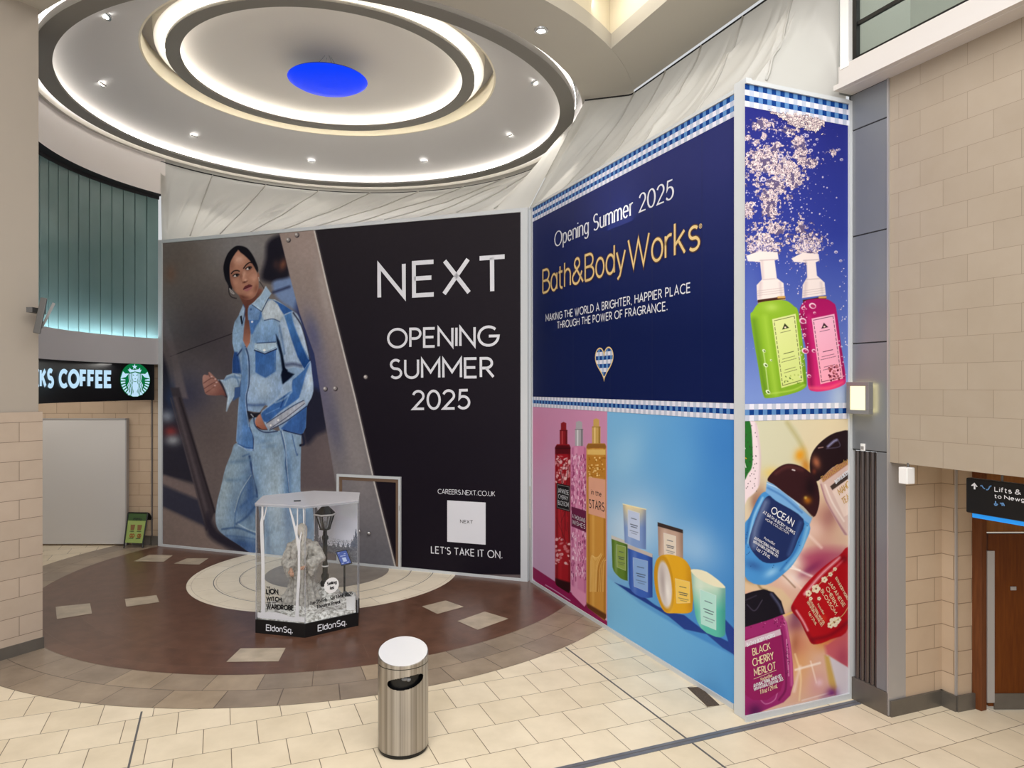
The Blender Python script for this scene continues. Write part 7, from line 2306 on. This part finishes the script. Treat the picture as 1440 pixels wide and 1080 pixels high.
    A.poly(Fb((575, 660), (725, 750), (725, 920), (640, 935), (600, 790)), (208, 198, 206), 1, False); A.poly(Fb((560, 665), (590, 670), (640, 870), (630, 935), (590, 850)), (196, 160, 90), 2, False); A.blob(1170, 975, 8, 8, (112, 40, 110), .9); A.blob(1152, 960, 5, 5, (226, 190, 200), .8)
    A.poly(Fb((150, 1050), (350, 990), (620, 930), (620, 960), (200, 1070)), (214, 186, 176), 3, False, .8)
    # pink and green bottle at the edge
    A.poly(Eb((25, 60), (108, 66), (138, 200), (142, 380), (128, 520), (60, 590), (25, 600)), (232, 212, 218), 1.2); A.line(Eb((112, 80), (142, 300), (132, 500)), 2, (206, 180, 190), 1.5, .8); A.poly(Eb((25, 60), (72, 64), (88, 200), (88, 360), (60, 420), (25, 446)), (36, 106, 42), .8)
    for k in range(40): q = Eb((r.uniform(34, 118), r.uniform(90, 560)))[0]; A.ell(q[0], q[1], .6, .8, (60, 40, 50), 0, .35, .85)
    A.line(Eb((33, 240), (40, 250)), 1, (226, 226, 226), .4); A.line(Eb((33, 310), (46, 318)), 1.5, (206, 160, 50), .5); A.line(Eb((36, 350), (44, 380)), 1, (230, 230, 230), .4)
    # mahogany bottle, right
    P = Eb((548, 470), (640, 380), (760, 300), (760, 850), (720, 845), (660, 740), (590, 610)); m = A.mask(P, .8, False); idx = np.nonzero(m > 0)[0]; A.put(idx, m[idx], (214, 184, 174))
    A.poly(Eb((640, 545), (760, 440), (760, 700), (720, 720)), (232, 208, 196), 1, False, clip=m); A.line(Eb((560, 500), (600, 620), (680, 760), (735, 845)), 2.5, (150, 96, 110), 1.5, .8, clip=m); A.line(Eb((590, 500), (640, 620), (720, 750)), 2, (244, 230, 222), 1.2, .8, clip=m)
    A.poly(Eb((560, 440), (750, 310), (760, 350), (580, 480)), (176, 120, 92), 1, False, clip=m); A.poly(Eb((625, 510), (755, 405), (760, 450), (640, 535)), (66, 52, 48), .7, False, clip=m)
    P = Eb((486, 400), (490, 310), (530, 235), (610, 165), (690, 132), (762, 138), (762, 306), (640, 380), (545, 470), (505, 462)); A.poly(P, (36, 20, 24), .7); m = A.mask(P, .7)
    A.blob(1148, 650, 5, 8, (176, 104, 72), .9, -20, clip=m); A.blob(1145, 663, 3, 4, (110, 50, 36), .8, clip=m); A.line(Eb((545, 245), (575, 240)), 1.2, (200, 160, 150), .8, .9); A.line(Eb((610, 235), (650, 200), (670, 190)), 3, (150, 150, 190), 1.5, .9); A.line(Eb((600, 250), (690, 235), (680, 190)), 1, (92, 86, 110), .7, .8)
    # blue bottle
    P = Eb((185, 545), (300, 570), (480, 760), (452, 900), (400, 1000), (330, 1090), (180, 1190), (30, 1120), (30, 800), (70, 720), (130, 590)); m = A.mask(P, .8); idx = np.nonzero(m > 0)[0]
    A.put(idx, m[idx], (70, 140, 204)); A.line(Eb((135, 580), (70, 740), (45, 900)), 3, (40, 96, 160), 2, .8, clip=m); A.line(Eb((470, 790), (420, 950), (320, 1080)), 4, (140, 196, 232), 2.5, .8, clip=m); A.line(Eb((440, 800), (380, 960), (280, 1090)), 2, (40, 100, 170), 1.5, .8, clip=m); A.line(Eb((160, 590), (100, 720), (60, 900)), 2.5, (170, 210, 236), 1.6, .8, clip=m); A.blob(1060, 795, 12, 6, (46, 86, 150), .7, 20, clip=m); A.blob(1085, 805, 10, 5, (150, 200, 236), .8, -30, clip=m)
    for k in range(60): q = Eb((r.uniform(40, 470), r.uniform(600, 1080)))[0]; A.ell(q[0], q[1], .7, .8, (28, 70, 130), 0, .35, .8, clip=m)
    A.poly(Eb((188, 478), (260, 500), (430, 650), (506, 715), (485, 770), (300, 650), (180, 548)), (116, 168, 218), .8, False); A.line(Eb((195, 520), (300, 580), (430, 690)), 2.2, (62, 112, 178), 1.4, .8); A.line(Eb((190, 490), (300, 545), (500, 720)), 1.2, (206, 224, 240), .7, .9)
    P = Eb((200, 575), (250, 610), (440, 735), (402, 880), (350, 990), (270, 1035), (160, 1030), (75, 935), (72, 850), (150, 640)); A.poly(P, (30, 44, 92), .7); m = A.mask(P, .7); A.line(Eb((180, 620), (110, 800), (100, 920)), 7, (128, 142, 176), 5, .8, clip=m); A.line(Eb((420, 760), (340, 980)), 4, (70, 96, 150), 3, .7, clip=m)
    P = Eb((192, 466), (230, 410), (290, 366), (355, 354), (440, 380), (520, 455), (550, 560), (546, 650), (510, 722), (440, 650), (330, 570), (240, 500)); A.poly(P, (52, 24, 28), .7); m = A.mask(P, .7); A.line(Eb((250, 420), (330, 375), (430, 395)), 4, (88, 44, 44), 3, .8, clip=m); A.blob(1136, 703, 5, 5, (206, 120, 24), .9, clip=m); A.blob(1133, 700, 2, 2, (250, 210, 90), .9, clip=m); A.blob(1140, 685, 8, 16, (22, 12, 18), .7, clip=m); A.line(Eb((365, 395), (380, 400)), 1.6, (230, 220, 220), .8); A.line(Eb((420, 650), (500, 720)), 2.5, (186, 160, 120), 1.5, .7)
    # red bottle
    P = Fb((655, 8), (725, -20), (725, 462), (600, 560), (490, 592), (448, 540), (400, 440), (345, 370), (352, 318), (432, 200), (540, 92)); m = A.mask(P, .8); idx = np.nonzero(m > 0)[0]; A.put(idx, m[idx], (168, 14, 26))
    A.blob(1170, 845, 16, 18, (186, 22, 28), .7, clip=m); A.line(Fb((350, 350), (420, 480), (490, 585)), 4, (122, 8, 26), 3, .8, clip=m); A.line(Fb((480, 560), (600, 530), (720, 440)), 4, (112, 6, 24), 3, .8, clip=m); A.line(Fb((660, 20), (540, 130), (430, 260)), 3, (236, 190, 200), 2, .9, clip=m); A.line(Fb((690, 30), (600, 120)), 2, (226, 120, 130), 1.5, .8, clip=m); A.line(Fb((375, 370), (420, 440), (450, 500)), 2.5, (240, 200, 206), 1.4, .8, clip=m); A.blob(1187, 786, 5, 5, (110, 6, 20), .8, clip=m); A.blob(1158, 870, 5, 6, (206, 60, 30), .7, clip=m)
    for (fx, fy, R) in ((505, 225, 7), (455, 255, 5), (560, 165, 5), (600, 130, 3.5), (525, 290, 3), (625, 445, 8), (600, 465, 5), (650, 430, 5), (470, 290, 3), (630, 95, 3)):
        q = Fb((fx, fy))[0]
        for s in range(5): A.ell(q[0] + R * .5 * math.cos(s * 1.257), q[1] + R * .5 * math.sin(s * 1.257), R * .42, R * .42, (226, 216, 190), 0, .4, .95)
        A.ell(q[0], q[1], R * .2, R * .2, (120, 60, 50), 0, .3)
    A.line(Fb((440, 280), (520, 200), (640, 90)), .9, (206, 186, 140), .5); A.line(Fb((590, 470), (680, 400), (720, 340)), .9, (206, 186, 120), .5)
    # purple bottle
    P = Fb((30, 470), (180, 425), (280, 392), (312, 450), (338, 600), (352, 720), (356, 850), (335, 930), (290, 975), (60, 1070), (30, 1070)); m = A.mask(P, .8, False); idx = np.nonzero(m > 0)[0]; A.put(idx, m[idx], (150, 38, 104))
    A.line(Fb((300, 420), (335, 640), (345, 860)), 3, (206, 110, 160), 2, .8, clip=m); A.line(Fb((275, 500), (300, 700), (305, 880), (260, 960)), 2, (92, 10, 62), 1.4, .8, clip=m); A.line(Fb((310, 560), (325, 800)), 1.2, (236, 190, 214), .8, .8, clip=m); A.line(Fb((125, 940), (170, 985), (230, 960), (250, 910)), 1.2, (206, 130, 176), .8, .9, clip=m); A.blob(1062, 1000, 10, 10, (74, 20, 70), .8, clip=m)
    A.poly(Fb((30, 560), (268, 488), (282, 640), (296, 820), (270, 900), (180, 960), (90, 960), (30, 920)), (140, 26, 88), .8, False, clip=m); A.poly(Fb((30, 570), (268, 490), (276, 528), (30, 612)), (206, 180, 196), .6, False, clip=m)
    for k in range(50): q = Fb((r.uniform(40, 300), 470 - r.uniform(0, 250) * .25 + r.uniform(-20, 20)))[0]; A.ell(q[0], q[1], .8, .8, r.choice([(206, 120, 166), (92, 14, 62)]), 0, .35, .8, clip=m)
    for k in range(20): q = Fb((r.uniform(305, 330), r.uniform(550, 800)))[0]; A.ell(q[0], q[1], .6, .8, (70, 8, 50), 0, .35, .8, clip=m)
    P = Fb((30, 262), (90, 242), (160, 228), (225, 248), (275, 306), (300, 390), (200, 428), (30, 480)); A.poly(P, (20, 16, 28), .7, False); m = A.mask(P, .7, False); A.line(Fb((210, 260), (260, 330), (280, 380)), 3, (92, 96, 130), 2, .8, clip=m); A.line(Fb((50, 330), (100, 370), (150, 300)), 1.2, (84, 76, 96), .8, .8, clip=m); A.line(Fb((40, 300), (110, 270)), 1.5, (60, 54, 70), 1, .8, clip=m)


xs = np.concatenate([np.arange(1047.6, 1192.3, .56), [1192.4]])
X, Y, V, N = print_grid(PS, xs, 0.056, 2.776, 760)
A = Art(X, Y); paint_short(A); finish_print('printed_poster', A, V, N, 0.0, M['ink'], hs2)
X, Y, V, N = print_grid(PS, xs, 2.935, 5.686, 760)
A = Art(X, Y); paint_short(A); finish_print('printed_poster', A, V, N, 0.0, M['ink'], hs2)
# splash standing over the lower checks of the trim
Tc = crop(1040, 140, 4.5)
xs = np.arange(1080, 1160, .6)
X, Y, V, N = print_grid(PS, xs, 5.44, 5.80, 126)
n1 = fbm(X.ravel() / 3.0, Y.ravel() / 3.0, 5, 3); n2 = fbm(X.ravel() / 1.5 + 40, Y.ravel() / 1.5, 9, 2)
A = Art(X, Y)
sm_ = A.mask(Tc((170, 60), (260, 84), (340, 92), (420, 104), (520, 128), (510, 180), (480, 198), (430, 190), (380, 175), (330, 172), (280, 130)), 3)
A.c[:] = np.where((np.abs(n2 - .5) < .09)[:, None], np.array((110, 92, 110)), np.where((n2 > .5)[:, None], np.array((236, 222, 216)), np.array((206, 186, 186))))
keep = (sm_ + (n1 - .5) * 1.6 > .5).reshape(A.shape)
r_, c_ = A.shape
Vv = V + N[None, None] * .0045
i = np.arange((r_ - 1) * (c_ - 1)); a = (i // (c_ - 1)) * c_ + i % (c_ - 1)
f = np.stack([a, a + 1, a + c_ + 1, a + c_], 1)
f = f[keep.ravel()[a]]
colored_grid('splash_print', Vv.reshape(-1, 3), f, A.linear(), M['ink'], hs2, 'POINT')

# lettering on the printed bottles
Eb = crop(1040, 580, 4.906); Fb = crop(1040, 780, 4.694)
M['ink_gold'] = mat('gold_print', S(196, 156, 76), .5)
M['ink_cream'] = mat('cream_print', S(226, 206, 170), .5)
for cr_, s, a, b, c, w, mt in (
        (Eb, 'OCEAN', (214, 688), (362, 782), (232, 650), .17, 'ink_white'), (Eb, 'AT BATH & BODY WORKS', (158, 694), (376, 842), (166, 676), .16, 'ink_white'), (Eb, 'HOME COLLECTION', (176, 742), (334, 840), (182, 728), .14, 'ink_white'),
        (Eb, 'PocketBac', (166, 872), (240, 916), (172, 858), .14, 'ink_white'), (Eb, 'ANTI-BACTERIAL HAND GEL', (98, 872), (268, 974), (105, 856), .16, 'ink_white'), (Eb, 'WITH NATURAL ESSENTIAL OILS', (90, 896), (260, 1000), (97, 880), .16, 'ink_white'), (Eb, '1 oz / 29 mL', (110, 946), (206, 1008), (118, 925), .14, 'ink_white'),
        (Eb, 'BATH & BODY', (664, 492), (752, 420), (654, 470), .2, 'ink_white'), (Eb, 'MAHO', (690, 570), (765, 508), (676, 530), .13, 'ink_gold'), (Eb, 'TEAK', (716, 634), (775, 586), (702, 596), .13, 'ink_gold'), (Eb, 'Bath&Body', (572, 478), (748, 344), (556, 448), .10, 'ink_gold'),
        (Fb, 'JAPANESE', (584, 186), (684, 346), (602, 177), .17, 'ink_cream'), (Fb, 'CHERRY', (568, 222), (634, 352), (586, 213), .17, 'ink_cream'), (Fb, 'BLOSSOM', (534, 240), (628, 396), (551, 231), .17, 'ink_cream'), (Fb, 'BATH & BODY WORKS', (630, 156), (708, 298), (642, 148), .18, 'ink_cream'),
        (Fb, 'PocketBac', (512, 330), (552, 396), (522, 324), .16, 'ink_cream'), (Fb, 'ANTI-BACTERIAL HAND GEL', (456, 304), (554, 462), (468, 297), .16, 'ink_cream'), (Fb, 'WITH NATURAL ESSENTIAL OILS', (442, 314), (540, 474), (453, 306), .16, 'ink_cream'), (Fb, '1 oz / 29 mL', (450, 384), (500, 466), (462, 374), .15, 'ink_cream'),
        (Fb, 'BLACK', (88, 664), (202, 622), (80, 622), .14, 'ink_cream'), (Fb, 'CHERRY', (88, 736), (224, 688), (80, 690), .14, 'ink_cream'), (Fb, 'MERLOT', (98, 800), (238, 752), (92, 756), .14, 'ink_cream'), (Fb, 'BATH & BODY WORKS', (48, 606), (232, 540), (46, 582), .2, 'ink_white'),
        (Fb, 'PocketBac', (140, 832), (216, 802), (138, 814), .16, 'ink_cream'), (Fb, 'ANTI-BACTERIAL HAND GEL', (92, 876), (278, 806), (90, 856), .18, 'ink_white'), (Fb, 'WITH NATURAL ESSENTIAL OILS', (94, 898), (286, 828), (91, 880), .18, 'ink_white'), (Fb, '1 fl oz / 29 mL', (136, 920), (250, 876), (134, 894), .15, 'ink_cream')):
    for ch in s:
        if ch != ' ' and ch not in GL: print('missing glyph', ch)
    mb = TextMB(); text_px(mb, PS, s, cr_(a)[0], cr_(b)[0], cr_(c)[0], w, .003, .2); mb.build('lettering', M[mt], hs2)
for rule in (((92, 822), (242, 762)),):
    q = Fb(*rule[0:2]); a = PS.px(*q[0], .003); b = PS.px(*q[1], .003); mb = MB(); up = Vector((0, 0, .004)); mb.quad(a, b, b + up, a + up); mb.build('rule', M['ink_cream'], hs2)
